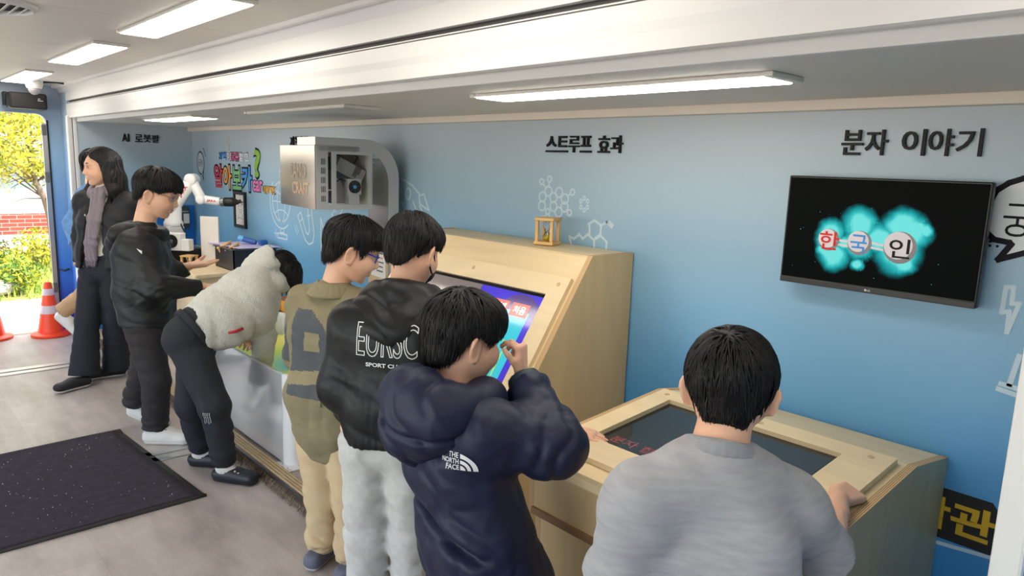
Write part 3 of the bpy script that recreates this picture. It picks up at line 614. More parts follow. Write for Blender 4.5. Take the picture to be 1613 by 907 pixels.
for (cx_, cy_, a0) in ((X1 - .06, Y0 + .06, -PI / 2), (X0 + .06, Y0 + .06, PI), (X1 - .06, Y1 - .06, 0), (X0 + .06, Y1 - .06, PI / 2)):
    out = [(cx_ + .06 * math.cos(a0 + a), cy_ + .06 * math.sin(a0 + a)) for a in np.linspace(0, PI / 2, 8)]; inn = [(cx_ + .04 * math.cos(a0 + a), cy_ + .04 * math.sin(a0 + a)) for a in np.linspace(0, PI / 2, 8)]
    MB().prism(out + inn[::-1], 2, .055, ZT + .002).build('corner_post', m_wmet, t, auto=40)
def foot_plate(cx_, cy_):
    p = MB().bbox((cx_ - .075, cy_ - .02, .05), (cx_ + .075, cy_ + .05, .058), .003).build('foot_plate', m_wmet, t)
    for sx in (-.06, -.03, .03, .06): MB().lathe([(.006, .057), (.006, .0592)], (cx_ + sx, cy_ - .006, 0), n=10).build('bolt', m_alu, p)
foot_plate(X1 - .03, Y0 - .0); foot_plate(X0 + .05, Y0)
def sand_z(x, y): return .40 + .035 * math.sin(5 * x) * math.sin(7 * y + 1) + .02 * math.sin(11 * x + 9 * y)
vs = []; n = 24; m = 14
for i in range(n + 1):
    for j in range(m + 1): x = X0 + .02 + (X1 - X0 - .04) * i / n; y = Y0 + .02 + (Y1 - Y0 - .04) * j / m; vs.append((x, y, sand_z(x, y)))
ms = bpy.data.materials.new('projected_sand'); ms.use_nodes = True; nt = ms.node_tree; b = nt.nodes['Principled BSDF']; b.inputs['Roughness'].default_value = .9
tc = nt.nodes.new('ShaderNodeTexCoord'); sp_ = nt.nodes.new('ShaderNodeSeparateXYZ'); r = nt.nodes.new('ShaderNodeMapRange'); r.inputs[1].default_value = .35; r.inputs[2].default_value = .45
cr = nt.nodes.new('ShaderNodeValToRGB'); e = cr.color_ramp.elements; e[0].color = lin((80, 170, 190)); e[1].color = lin((240, 238, 220)); k = e.new(.4); k.color = lin((176, 196, 90)); k = e.new(.7); k.color = lin((226, 214, 110))  # projector's coloured light painted into the sand colour by height
L = nt.links.new; L(tc.outputs['Object'], sp_.inputs[0]); L(sp_.outputs['Z'], r.inputs[0]); L(r.outputs[0], cr.inputs[0]); L(cr.outputs[0], b.inputs['Base Color'])
MB().add(vs, [(i*(m+1)+j, (i+1)*(m+1)+j, (i+1)*(m+1)+j+1, i*(m+1)+j+1) for i in range(n) for j in range(m)]).build('sand', ms, t, smooth=True)
pl = bpy.data.lights.new('projector_beam', 'SPOT'); pl.energy = 6; pl.spot_size = 1.3; pl.spot_blend = .4; pl.shadow_soft_size = .03; pl.color = (1, 1, .85)
po = bpy.data.objects.new('projector_beam', pl); COL.objects.link(po); po.location = (-3.85, 1.9, 1.33)

# ------------------------------------------------------------------ projector head on a bent column
m_pg = mat('projector_grey', (178, 180, 182), .35); m_pl = mat('projector_white', (206, 204, 202), .22); m_steel = mat('satin_steel', (206, 192, 178), .2, .85); m_int = mat('inner_grey', (120, 118, 118), .5)
E0 = np.array([-3.502, 1.80]); ax_ = np.array([.10, .995]); bx_ = np.array([-.995, .10])
def PJ(a, b, z): p = E0 + ax_ * a + bx_ * b; return (p[0], p[1], z)
def pbox(q, a0, a1, b0, b1, z0, z1, mi=0):
    return q.add([PJ(a, b, z) for z in (z0, z1) for a, b in ((a0, b0), (a1, b0), (a1, b1), (a0, b1))], [(3, 2, 1, 0), (4, 5, 6, 7), (0, 1, 5, 4), (1, 2, 6, 5), (2, 3, 7, 6), (3, 0, 4, 7)], mi)
t = empty('projector_column', PJ(.46, .15, .05), 'grey bent column with a boxy projector head hanging over the sand table', 'projector')
Z0, Z1 = 1.336, 1.672; BW = .53; AD = .325
pf = pbox(MB(), -.004, .004, 0, BW, Z0, Z1).build('front_plate', m_steel, t)
v, f = text_mesh('SAND', .085, 0, .03, width=.24); MB().add(np.array([PJ(-.0052, .36 - p[0], p[2] * 0 + 1.49 + p[1]) for p in v]), f).build('plate_lettering', mat('bronze_print', (176, 160, 140), .4, .5), pf)
v, f = text_mesh('CRAFT', .07, 0, .03, width=.25); MB().add(np.array([PJ(-.0052, .335 - p[0], 1.405 + p[1]) for p in v]), f).build('plate_lettering', mat('peach_print', (214, 178, 150), .4, .4), pf)
q = MB()      # side wall facing the camera with the big opening and a slot
wa0, wa1, wz0, wz1 = .115, .312, 1.362, 1.63
for r in ((.004, .068, Z0, Z1), (.088, wa0, Z0, Z1), (.068, .088, Z0, wz0), (.068, .088, wz1 + .01, Z1), (.068, .088, 1.437, 1.443), (wa0, wa1, Z0, wz0), (wa0, wa1, wz1, Z1), (wa1, AD, Z0, Z1)):
    pbox(q, r[0], r[1], -.003, .004, r[2], r[3])
q.build('side_plate', m_pg, t)
q = MB()
for r in ((.004, AD, BW - .004, BW, Z0, Z1), (.004, AD, 0, BW, Z1 - .003, Z1), (.004, .06, 0, BW, Z0, Z0 + .003), (AD - .003, AD, 0, BW, Z0, Z1)): pbox(q, *r)
q.build('housing', m_pl, t)
q = MB()
for z in (1.37, 1.42, 1.468, 1.517, 1.565):
    for k in range(3): pbox(q, .030 + k * .009, .034 + k * .009, -.0042, -.003, z + .008, z + .04)
q.build('vent_slots', m_groove, t)
q = MB()      # bent arch: outer/inner profile in the a-z plane, b from .0 to .26
outer = [(0, 1.716), (.28, 1.716)] + [(.28 + .21 * math.sin(a), 1.506 + .21 * math.cos(a)) for a in np.linspace(.1, PI / 2, 10)] + [(.49, .05)]
inner = [(.425, .05), (.425, 1.48)] + [(.28 + .145 * math.cos(a), 1.48 + .17 * math.sin(a)) for a in np.linspace(.1, PI / 2, 10)] + [(0, 1.674)]
n1, n2 = len(outer), len(inner); pts = outer + inner; n = n1 + n2
for b in (.0, .26): q.add([PJ(a, b, z) for a, z in pts], [tuple(range(n))], 0)
for i in range(n):
    (a, z), (c, w) = pts[i], pts[(i + 1) % n]; q.add([PJ(a, 0, z), PJ(c, 0, w), PJ(c, .26, w), PJ(a, .26, z)], [(0, 1, 2, 3)], 1 if i >= n1 - 1 else 0)
q.build('arch', [m_pg, m_steel], t)
pbox(MB(), .02, .25, -.003, .02, 1.645, 1.672).build('cover_strip', m_pg, t)
# inside: angled projector body, fan box on a plinth, cables
def rb(q, ca, cz, la, lz, ang, b0, b1, mi=0):
    c, s = math.cos(ang), math.sin(ang); P4 = [(ca + x * la / 2 * c - z * lz / 2 * s, cz + x * la / 2 * s + z * lz / 2 * c) for x, z in ((-1, -1), (1, -1), (1, 1), (-1, 1))]
    vs = [PJ(a, b, z) for b in (b0, b1) for a, z in P4]; return q.add(vs, [(0, 1, 2, 3), (7, 6, 5, 4), (0, 4, 5, 1), (1, 5, 6, 2), (2, 6, 7, 3), (3, 7, 4, 0)], mi)
m_pj = mat('projector_shell', (148, 148, 150), .5)
pb = rb(MB(), .225, 1.545, .17, .075, -.45, .06, .30).build('projector_body', m_pj, t)
q = MB()
for k in range(6): rb(q, .252 + k * .006 * .9, 1.565 - k * .0035 - .01, .003, .04, -.45, .0585, .0605)
for k in range(4): rb(q, .238 + k * .006 * .9, 1.527 - k * .0035, .003, .022, -.45, .0585, .0605)
q.build('projector_grille', m_dk, pb)
MB().add([PJ(a, b, z) for b in (.08, .34) for a, z in ((.12, 1.365), (.20, 1.365), (.215, 1.42), (.17, 1.49), (.12, 1.53))], [(0, 1, 2, 3, 4), (9, 8, 7, 6, 5), (0, 5, 6, 1), (1, 6, 7, 2), (2, 7, 8, 3), (3, 8, 9, 4), (4, 9, 5, 0)]).build('mirror_bracket', m_pj, t)
pbox(MB(), .20, .262, .03, .2, 1.362, 1.42).build('plinth', m_pg, t)
fb = pbox(MB(), .192, .272, .025, .11, 1.415, 1.50).build('fan_housing', m_pg, t)
def ring(a, z, r0, r1, b0, b1, n=24):
    q = MB(); vs = []
    for k in range(n):
        an = 2 * PI * k / n; c, s = math.cos(an), math.sin(an); vs += [PJ(a + r0 * c, b0, z + r0 * s), PJ(a + r1 * c, b0, z + r1 * s), PJ(a + r1 * c, b1, z + r1 * s), PJ(a + r0 * c, b1, z + r0 * s)]
    fs = []
    for k in range(n):
        i, j = 4 * k, 4 * ((k + 1) % n)
        for u in range(4): fs.append((i + u, i + (u + 1) % 4, j + (u + 1) % 4, j + u))
    return q.add(vs, fs)
ring(.232, 1.457, .0005, .033, .0235, .0255).build('fan_well', mat('fan_black', (12, 12, 13), .5), fb)
ring(.232, 1.457, .031, .035, .0195, .0255).build('fan_ring', m_dk, fb)
ring(.232, 1.457, .0003, .010, .0185, .0240).build('fan_hub', mat('fan_blue', (72, 150, 205), .3), fb)
for k in range(7):
    an = k * 2 * PI / 7; q = MB(); c, s = math.cos(an), math.sin(an); c2, s2 = math.cos(an + .6), math.sin(an + .6)
    q.add([PJ(.232 + .009 * c, .0205, 1.457 + .009 * s), PJ(.232 + .030 * c, .0205, 1.457 + .030 * s), PJ(.232 + .030 * c2, .023, 1.457 + .030 * s2), PJ(.232 + .009 * c2, .023, 1.457 + .009 * s2)], [(0, 1, 2, 3)]).build('fan_blade', mat('fan_dark_grey', (40, 40, 42), .4), fb)
MB().tube([PJ(.13, .05, 1.63), PJ(.165, .05, 1.622), PJ(.18, .06, 1.615), PJ(.17, .08, 1.59)], .004, 8).tube([PJ(.20, .04, 1.63), PJ(.25, .04, 1.628), PJ(.262, .05, 1.615), PJ(.255, .08, 1.585)], .004, 8).tube([PJ(.12, .06, 1.47), PJ(.16, .04, 1.50), PJ(.19, .05, 1.49)], .003, 8).build('cables', m_dk, t)
pbox(MB(), .14, .17, .08, .14, 1.58, 1.64).build('hanger', m_pj, t)
# notice sheets on the column front
m_paper = mat('white_paper', (226, 222, 220), .6)
def sheet_on_col(b0, b1, z0, z1): return pbox(MB(), .4225, .4245, b0, b1, z0, z1)
sheet = sheet_on_col(.03, .27, .93, 1.20).build('notice_sheet', m_paper, t); q = MB(); qo = MB()
for k in range(9):
    z = 1.18 - k * .026; pbox(qo if k in (1, 2, 5) else q, .4212, .4222, .06 if k % 3 else .05, .14 + .02 * (k % 4), z - .008, z)
    pbox(qo if k in (1, 2, 4, 5) else q, .4212, .4222, .17, .25, z - .008, z)
q.build('notice_print', mat('grey_print_ink', (96, 92, 96), .6), sheet); qo.build('notice_print', mat('orange_print_ink', (222, 130, 90), .6), sheet)

# ------------------------------------------------------------------ robot arm table at the far end of the alcove
m_lw = wood_mat('pale_table_wood', (226, 204, 166), (1, 5, 5)); m_tb = mat('matt_black', (20, 20, 22), .5); m_rw = mat('robot_white', (236, 235, 233), .28); m_red = mat('red_lettering', (196, 40, 48), .5)
t = empty('exhibit_table', (-6.0, 2.0, .05), 'pale wooden exhibit table carrying the robot arm at the far end of the alcove', 'table')
MB().bbox((-6.85, 1.70, .745), (-5.10, 2.32, .775), .006).build('table_top', m_lw, t)
MB().box((-6.80, 1.74, .05), (-5.14, 1.76, .745)).box((-6.80, 2.28, .05), (-5.14, 2.30, .745)).build('apron_board', m_lw, t)
for x in (-6.80, -5.16): MB().box((x, 1.76, .05), (x + .02, 2.28, .745)).build('side_panel', m_lw, t)

t = empty('controller_box', (-5.86, 1.83, .775), 'low black box under the white robot arm', 'box')
MB().bbox((-6.12, 1.71, .776), (-5.71, 1.97, .88), .006).build('casing', m_tb, t); MB().bbox((-6.12, 1.71, .88), (-5.71, 1.97, .886), .002).build('lid', mat('dark_grey_lid', (70, 72, 76), .3), t)

def rp(u, v, d=5.55): return at(u, v, d)
t = empty('robot_arm', rp(275, 390), 'white jointed robot arm holding a black pen tool out to the framed drawing', 'robot')
b0 = rp(275, 391); bx, by = b0[0], b0[1]; bz = .887
MB().bbox((bx - .085, by - .085, bz), (bx + .085, by + .085, bz + .012), .004).bbox((bx - .062, by - .062, bz + .012), (bx + .062, by + .062, bz + .17), .012).build('pedestal', mat('pale_grey_column', (206, 206, 206), .4), t)
MB().lathe([(.066, 1.055), (.070, 1.062), (.070, 1.082), (.060, 1.10), (.064, 1.19), (.058, 1.205), (.02, 1.21)], (bx, by, 0), n=32).build('base_joint', m_rw, t, auto=45)
def link(pts, rs, name, col=m_rw): return MB().tube(pts, rs, 22).build(name, col, t, auto=60)
def bead(p, q, rs, name):     # tube with rounded ends along p-q
    p, q = np.array(p), np.array(q); L = [0, .04, .12, .3, .5, .7, .88, .96, 1]
    return link([p + (q - p) * l for l in L], [rs * .55, rs * .85, rs, rs, rs * .98, rs, rs, rs * .85, rs * .55], name)
sh = np.array([bx, by, 1.19]); el = rp(303, 283); wr = rp(318, 314)
up_dir = (el - sh) / np.linalg.norm(el - sh)
bead(sh - up_dir * .05, el + up_dir * .02, .049, 'upper_arm')
side = np.array([.72, -.68, 0])
bead(el - side * .055, el + side * .06, .047, 'elbow_joint'); bead(sh - side * .06 + [0, 0, .02], sh + side * .07 + [0, 0, .02], .052, 'shoulder_joint')
fd = (wr - el) / np.linalg.norm(wr - el); bead(el + side * .01 - fd * .03, wr + fd * .03, .038, 'forearm')
bead(wr - side * .045, wr + side * .045, .037, 'wrist_joint')
fl_ = rp(349, 318); bead(wr - (fl_ - wr) * .25, fl_, .034, 'wrist_link')
pd = (rp(376, 318) - fl_); pd = pd / np.linalg.norm(pd)
link([fl_ - pd * .005, fl_ + pd * .022], [.034, .034], 'flange', mat('flange_grey', (128, 130, 134), .35, .5))
pen = link([fl_ + pd * .02, fl_ + pd * .03, fl_ + pd * .09, fl_ + pd * .10, fl_ + pd * .135, fl_ + pd * .15], [.030, .036, .036, .030, .013, .009], 'pen_holder', m_tb)
MB().tube([fl_ + pd * .148, fl_ + pd * .175, fl_ + pd * .18], [.0035, .0035, .001], 8).build('pen_tip', m_tb, pen)
def arm_text(s, c, ex, ey, w, h, off):
    v, f = text_mesh(s, h, 0, .04, width=w); ex = np.array(ex) / np.linalg.norm(ex); ez = np.cross(ex, ey); ez /= np.linalg.norm(ez); ey = np.cross(ez, ex)
    P = frame_pts(v - [w / 2, h / 2, 0], np.array(c) + ez * off, ex, ey, ez)
    return MB().add(P, f).build('arm_lettering', m_red, t)
arm_text('JAKA', (wr + fl_) / 2 + (fl_ - wr) * .08, fl_ - wr, (0, 0, 1), .072, .022, .0348)
arm_text('JAKA', sh + (el - sh) * .55, el - sh, (-.3, -.3, 1), .1, .03, .0495)
MB().tube([sh + [-.03, -.07, -.08], sh + [.05, .03, -.10], sh + [.09, .06, -.2], sh + [.06, .05, -.29]], .006, 8).build('power_cable', m_tb, t)

c = rp(284, 377, 5.42)
t = empty('driver_module', (c[0], c[1], .886), 'small white module with a round black fan below the robot arm', 'device')
M_ = Matrix.Translation((c[0] + .02, c[1] - .06, .887)) @ Matrix.Rotation(.75, 4, 'Z')
q = MB().bbox((-.07, -.02, 0), (.07, .06, .13), .006); q.build('casing', m_rw, t, M=M_); put(t.children[-1], t)
MB().lathe([(.05, -.021), (.05, -.026), (.001, -.026)], (0, 0, .07), 1, 24).build('fan', m_tb, t, M=M_)
for k in range(5):
    a = k * 2 * PI / 5; MB().box((-.004 + .026 * math.cos(a) - .01, -.029, .07 + .026 * math.sin(a) - .006), (.004 + .026 * math.cos(a) + .01, -.026, .07 + .026 * math.sin(a) + .006)).build('fan_blade', mat('fan_dark_grey', (40, 40, 42), .4), t, M=M_)
MB().bbox((-.014, -.031, .056), (.014, -.026, .084), .003).build('fan_hub', mat('flange_grey', (128, 130, 134), .35, .5), t, M=M_)
MB().bbox((.072, -.02, .0), (.135, .05, .085), .004).build('connector_block', m_rw, t, M=M_)
m_yel = mat('yellow_plastic', (232, 214, 40), .5)

t = empty('display_board', (-5.66, 2.02, .775), 'upright white display board standing in a pale wooden base on the robot table', 'board')
pa, pb = rp(317.5, 405, 5.5), rp(345.5, 410, 5.5); dx, dy = pb[0] - pa[0], pb[1] - pa[1]
def bd(s, n, z): L = math.hypot(dx, dy); return (pa[0] + dx * s + dy / L * n, pa[1] + dy * s - dx / L * n, z)
q = MB(); q.add([bd(s, n, z) for z in (.79, 1.14) for s, n in ((0, 0), (1, 0), (1, -.02), (0, -.02))], [(3, 2, 1, 0), (4, 5, 6, 7), (0, 1, 5, 4), (1, 2, 6, 5), (2, 3, 7, 6), (3, 0, 4, 7)]).build('panel', mat('cream_panel', (226, 220, 210), .5), t)
q = MB(); q.add([bd(s, n, z) for z in (.776, .80) for s, n in ((-.05, .05), (1.1, .05), (1.1, -.07), (-.05, -.07))], [(3, 2, 1, 0), (4, 5, 6, 7), (0, 1, 5, 4), (1, 2, 6, 5), (2, 3, 7, 6), (3, 0, 4, 7)]).build('wooden_base', m_lw, t)
hourglass((rp(298, 405, 5.33)[0], rp(298, 405, 5.33)[1], .776), .085, .095, 'small wooden hourglass standing in front of the black controller box', .6)

# dark storage bin with tipped hourglasses, tools and a lilac sheet across it
t = empty('storage_bin', (-5.42, 2.18, .775), 'open dark plastic bin holding wooden hourglasses by the blue wall', 'bin')
X0b, X1b, Y0b, Y1b = -5.47, -5.12, 1.98, 2.30; m_bin = mat('dark_bin', (44, 46, 52), .35)
for lo, hi in (((X0b, Y0b, .777), (X1b, Y0b + .008, .93)), ((X0b, Y1b - .008, .777), (X1b, Y1b, .93)), ((X0b, Y0b, .777), (X0b + .008, Y1b, .93)), ((X1b - .008, Y0b, .777), (X1b, Y1b, .93))): MB().box(lo, hi).build('wall_panel', m_bin, t)
MB().box((X0b, Y0b, .776), (X1b, Y1b, .782)).build('bottom', m_bin, t)
q = MB(); q.bbox((X0b - .012, Y0b - .012, .928), (X1b + .012, Y0b + .004, .938), .003); q.bbox((X0b - .012, Y1b - .004, .928), (X1b + .012, Y1b + .012, .938), .003); q.bbox((X0b - .012, Y0b, .928), (X0b + .004, Y1b, .938), .003); q.bbox((X1b - .004, Y0b, .928), (X1b + .012, Y1b, .938), .003); q.build('rim', mat('bin_rim', (70, 72, 78), .35), t)
for (x, y, z, a, lb) in ((-5.36, 2.05, .86, .35, 'tipped wooden hourglass at the left end of the dark storage bin'), (-5.24, 2.07, .86, .45, 'tipped wooden hourglass further right in the dark storage bin')):
    h = hourglass((x, y, z), .10, .085, lb); h.rotation_euler = (.3, -a, .5)
t = empty('lilac_sheet', (-5.4, 2.1, .945), 'thin lilac translucent sheet lying across the dark storage bin', 'sheet')
MB().prism([(-5.60, 1.97), (-5.12, 2.02), (-5.08, 2.33), (-5.50, 2.30)], 2, .940, .944).build('sheet', mat('lilac_plastic', (205, 190, 226), .3), t)
t = empty('blue_cylinder', (-5.3, 2.2, .96), 'blue cylinder lying on the lilac sheet above the bin', 'tool')
MB().tube([(-5.355, 2.145, .985), (-5.30, 2.2, .966), (-5.28, 2.22, .962)], [.02, .02, .016], 14).build('body', mat('deep_blue', (30, 84, 160), .35), t, auto=50)
MB().tube([(-5.375, 2.125, .992), (-5.35, 2.15, .983)], [.023, .023], 14).build('end_cap', mat('light_blue', (90, 170, 220), .35), t, auto=50)
MB().bbox((-5.26, 2.22, .946), (-5.20, 2.28, .985), .012).build('knob', mat('deep_blue', (30, 84, 160), .35), t)

# wall things beside the robot
t = empty('blue_board', (XL, 2.2, .95), 'bright blue board fixed on the alcove end wall behind the robot arm', 'board')
MB().bbox((XL, 2.02, .72), (XL + .012, 2.352, 1.135), .003).build('panel', mat('vivid_blue', (24, 112, 200), .4), t); MB().bbox((XL, 2.16, 1.137), (XL + .01, 2.235, 1.19), .003).build('upper_piece', mat('vivid_blue', (24, 112, 200), .4), t)
t = empty('wall_control_box', (XL + .012, 2.24, 1.03), 'dark control box with a white label on the blue board', 'box')
MB().bbox((XL + .012, 2.20, .92), (XL + .06, 2.29, 1.125), .006).build('casing', mat('control_grey', (62, 66, 74), .5), t)
MB().box((XL + .06, 2.235, .97), (XL + .062, 2.285, 1.06)).build('label', mat('white_paper', (226, 222, 220), .6), t); MB().box((XL + .06, 2.225, 1.075), (XL + .0625, 2.28, 1.085)).build('indicator', m_alu, t)
t = empty('framed_drawing', (-5.89, YB, 1.17), 'black framed ink drawing hanging on the blue wall at the pen tip', 'picture')
fx0, fx1, fz0, fz1 = -6.02, -5.78, 1.015, 1.315
for lo, hi in (((fx0, YB - .02, fz0), (fx0 + .028, YB, fz1)), ((fx1 - .028, YB - .02, fz0), (fx1, YB, fz1)), ((fx0 + .028, YB - .02, fz0), (fx1 - .028, YB, fz0 + .026)), ((fx0 + .028, YB - .02, fz1 - .026), (fx1 - .028, YB, fz1))): MB().bbox(lo, hi, .003).build('frame_bar', m_tb, t)
pp = MB().box((fx0 + .027, YB - .008, fz0 + .025), (fx1 - .027, YB - .002, fz1 - .025)).build('paper', m_paper, t)
q = MB(); yy = YB - .0085; cx_, cz_ = (fx0 + fx1) / 2, 1.155
q.ribbon(arc(cx_, cz_ + .03, .035, .045), .004, yy).ribbon(arc(cx_, cz_ + .055, .04, .035, 0, PI, 10), .012, yy).ribbon([(cx_ - .02, cz_ + .04), (cx_ - .008, cz_ + .04)], .004, yy).ribbon([(cx_ + .008, cz_ + .04), (cx_ + .02, cz_ + .04)], .004, yy).ribbon([(cx_ - .012, cz_ + .01), (cx_ + .012, cz_ + .01)], .004, yy).ribbon([(cx_ - .03, cz_ - .02), (cx_ - .05, cz_ - .07), (cx_ - .02, cz_ - .055), (cx_ + .02, cz_ - .06), (cx_ + .05, cz_ - .07), (cx_ + .03, cz_ - .02)], .004, yy).ribbon([(cx_ + .02, fz0 + .045), (cx_ + .04, fz0 + .055), (cx_ + .05, fz0 + .045)], .003, yy)
q.build('ink_drawing', mat('ink', (40, 38, 44), .6), pp)
# low black cabinet behind the sand table and what stands on it
t = empty('low_cabinet', (-4.98, 2.25, .05), 'low black cabinet standing behind the white sand table', 'cabinet')
MB().bbox((-5.08, 2.18, .05), (-4.38, 2.345, .50), .006).build('carcass', m_tb, t); MB().bbox((-5.09, 2.17, .50), (-4.37, 2.35, .515), .004).build('top', m_tb, t)
t = empty('cardboard_box', (-4.74, 2.25, .515), 'brown and orange cardboard box on the low black cabinet', 'box')
bxo = MB().bbox((-4.94, 2.19, .516), (-4.58, 2.31, .60), .003).build('carton', mat('brown_card', (150, 96, 60), .6), t)
MB().box((-4.80, 2.1885, .52), (-4.585, 2.1895, .597)).build('printed_front', mat('orange_print', (226, 150, 40), .5), bxo)
q = MB().ribbon([(-4.72, .545), (-4.69, .57), (-4.66, .55), (-4.63, .575)], .012, 2.188).ribbon([(-4.71, .56), (-4.64, .555)], .01, 2.188); q.build('printed_mark', mat('dark_brown_print', (90, 36, 24), .5), bxo)
t = empty('water_bottle', (-4.99, 2.26, .515), 'small blue bottle beside the brown and orange box', 'bottle')
MB().lathe([(.028, .516), (.03, .53), (.03, .64), (.014, .665), (.014, .68)], (-5.0, 2.26, 0), n=18).build('body', mat('bottle_blue', (30, 90, 150), .2), t, auto=50); MB().lathe([(.016, .675), (.016, .695), (.004, .697)], (-5.0, 2.26, 0), n=14).build('cap', m_white, t, auto=50)

# ------------------------------------------------------------------ traffic cones and the outdoors beyond the door
m_or = mat('orange_cone', (244, 74, 34), .45); m_ref = mat('reflective_band', (206, 192, 200), .4)
def cone(x, y, label):
    t = empty('traffic_cone', (x, y, 0), label, 'cone', 'orange traffic cones')
    MB().lathe([(.148, .001), (.152, .008), (.15, .022), (.11, .032), (.098, .036), (.001, .036)], (x, y, 0), n=32).build('base', m_or, t, auto=40)
    r = lambda z: .098 - (.098 - .026) * (z - .034) / .44
    MB().lathe([(r(.034), .034), (r(.46), .46), (.022, .472), (.012, .474)], (x, y, 0), n=32).build('cone_body', m_or, t, auto=40)
    for a, b in ((.20, .27), (.36, .415)): MB().lathe([(r(a) + .001, a), (r(a) + .0022, a + .002), (r(b) + .0022, b - .002), (r(b) + .001, b)], (x, y, 0), n=32).build('reflective_band', m_ref, t, auto=40)
cone(-7.19, 1.165, 'orange traffic cone with two pale bands right of the doorway by the woman')
cone(-7.30, .755, 'orange traffic cone cut off by the left edge of the photo')
m_pave = mat('pale_paving', (222, 214, 204), .8, var=.05, vscale=6); m_gr = mat('outdoor_ground', (160, 150, 130), .9)
g = struct(MB().box((-30, -8, -.3), (XD - .09, 10, -.07)).build('ground', m_gr))
for i in range(3):
    for j in range(7): MB().bbox((-7.46 - .62 * (i + 1), -1.2 + j * .62, -.09), (-7.46 - .62 * i - .012, -1.2 + j * .62 + .606, -.04 - .002 * ((i + j) % 2)), .006, seg=1).build('paving_slab', m_pave, g)
struct(MB().box((XD - .1, DY0, -.09), (XD + .0, DY1, .004)).build('trim_15', m_alu))
m_grass = [mat('grass_a', (150, 178, 62), .8), mat('grass_b', (196, 200, 80), .8), mat('grass_c', (110, 140, 50), .8)]
q = MB()
for k in range(5200):
    x = random.uniform(-12.4, -9.35); y = random.uniform(-.6, 3.2); h = random.uniform(.05, .16); w = random.uniform(.006, .012); a = random.uniform(0, PI); lx, ly = random.gauss(0, .04), random.gauss(0, .04); z0 = -.07 + .05 * (-9.35 - x)
    q.add([(x - w * math.cos(a), y - w * math.sin(a), z0), (x + w * math.cos(a), y + w * math.sin(a), z0), (x + lx, y + ly, z0 + h)], [(0, 1, 2)], k % 3)
tag(q.build('lawn', m_grass, None), 'yellow green grass growing behind the pale paving outside', 'grass', kind='stuff')
struct(MB().prism([(-9.3, -.07), (-12.6, -.07), (-12.6, .085), (-9.35, -.065)], 1, -3, 6).build('ground_bank', mat('bank_soil', (150, 142, 84), .9)))
def leaves(q, c, r, n, s, mats_n=3, squash=1.0):
    c = np.array(c, float)
    for k in range(n):
        d = RNG.normal(size=3); d /= np.linalg.norm(d); rr = r * (RNG.random() ** .45); p = c + d * rr * np.array([1, 1, squash])
        a = RNG.normal(size=3); a /= np.linalg.norm(a); b = np.cross(a, RNG.normal(size=3)); b /= np.linalg.norm(b); l = s * RNG.uniform(.7, 1.3)
        q.add([p - a * l, p + b * l * .45, p + a * l, p - b * l * .45], [(0, 1, 2, 3)], int(RNG.integers(mats_n)))
m_shr = [mat('shrub_a', (122, 146, 40), .7), mat('shrub_b', (190, 182, 44), .7), mat('shrub_c', (70, 104, 34), .7)]
m_bark = mat('bark', (120, 104, 88), .9, bump=.6, bscale=30)
for i, (x, y, r, lb, ms_) in enumerate([(-9.75, 1.30, .26, 'bright yellow green shrub right of the pale boulder outside', m_shr), (-10.5, 1.15, .28, 'bushy green shrub behind the pale boulder outside', m_shr), (-11.3, 1.75, .33, 'yellow flowering shrub in front of the brick wall outside', [m_shr[1], m_shr[0], mat('flower_yellow', (240, 210, 50), .7)]), (-11.6, 1.2, .28, 'rust tinted shrub at the left by the white wall base outside', [mat('rust_leaf', (150, 100, 60), .7), m_shr[0], m_shr[2]])]):
    z0 = -.05 + .05 * (-9.35 - x); t = empty('shrub', (x, y, z0), lb, 'shrub')
    q = MB(); leaves(q, (x, y, z0 + r * .8), r, 900, .028, 3, .8); o = q.build('foliage', ms_, t); o['kind'] = 'stuff'
    q = MB()
    for k in range(6): a = k * 1.05; q.tube([(x, y, z0 - .03), (x + r * .4 * math.cos(a), y + r * .4 * math.sin(a), z0 + r)], [.012, .004], 5)
    o = q.build('stems', m_bark, t); o['kind'] = 'stuff'
bm = bmesh.new(); bmesh.ops.create_icosphere(bm, subdivisions=3, radius=1)
q = MB(); q.add([np.array(v.co) * [.22, .30, .10] * (1 + .12 * math.sin(4 * v.co.x + 3 * v.co.y) + .06 * math.sin(9 * v.co.z + 7 * v.co.y)) + [-9.75, .98, .04] for v in bm.verts], [[v.index for v in f.verts] for f in bm.faces]); bm.free()
tag(q.build('boulder', mat('pale_stone', (206, 196, 184), .9, bump=.5, bscale=12), None, True), 'pale rounded boulder lying among the shrubs outside', 'rock')
# building with a white base, a band of brickwork and windows
m_bw = mat('outside_white_wall', (232, 228, 222), .8)
m_bk = bpy.data.materials.new('red_brick_band'); m_bk.use_nodes = True; nt = m_bk.node_tree; b = nt.nodes['Principled BSDF']; b.inputs['Roughness'].default_value = .85
tc = nt.nodes.new('ShaderNodeTexCoord'); mp = nt.nodes.new('ShaderNodeMapping'); mp.inputs['Rotation'].default_value = (PI / 2, 0, PI / 2); br = nt.nodes.new('ShaderNodeTexBrick'); br.inputs['Scale'].default_value = 1; br.inputs['Brick Width'].default_value = .2; br.inputs['Row Height'].default_value = .06; br.inputs['Mortar Size'].default_value = .006
br.inputs['Color1'].default_value = lin((126, 52, 42)); br.inputs['Color2'].default_value = lin((150, 72, 58)); br.inputs['Mortar'].default_value = lin((170, 140, 128))
sp_ = nt.nodes.new('ShaderNodeSeparateXYZ'); cb = nt.nodes.new('ShaderNodeCombineXYZ'); nt.links.new(tc.outputs['Object'], sp_.inputs[0]); nt.links.new(sp_.outputs['Y'], cb.inputs['X']); nt.links.new(sp_.outputs['Z'], cb.inputs['Y']); nt.links.new(cb.outputs[0], br.inputs[0]); nt.links.new(br.outputs[0], b.inputs['Base Color'])
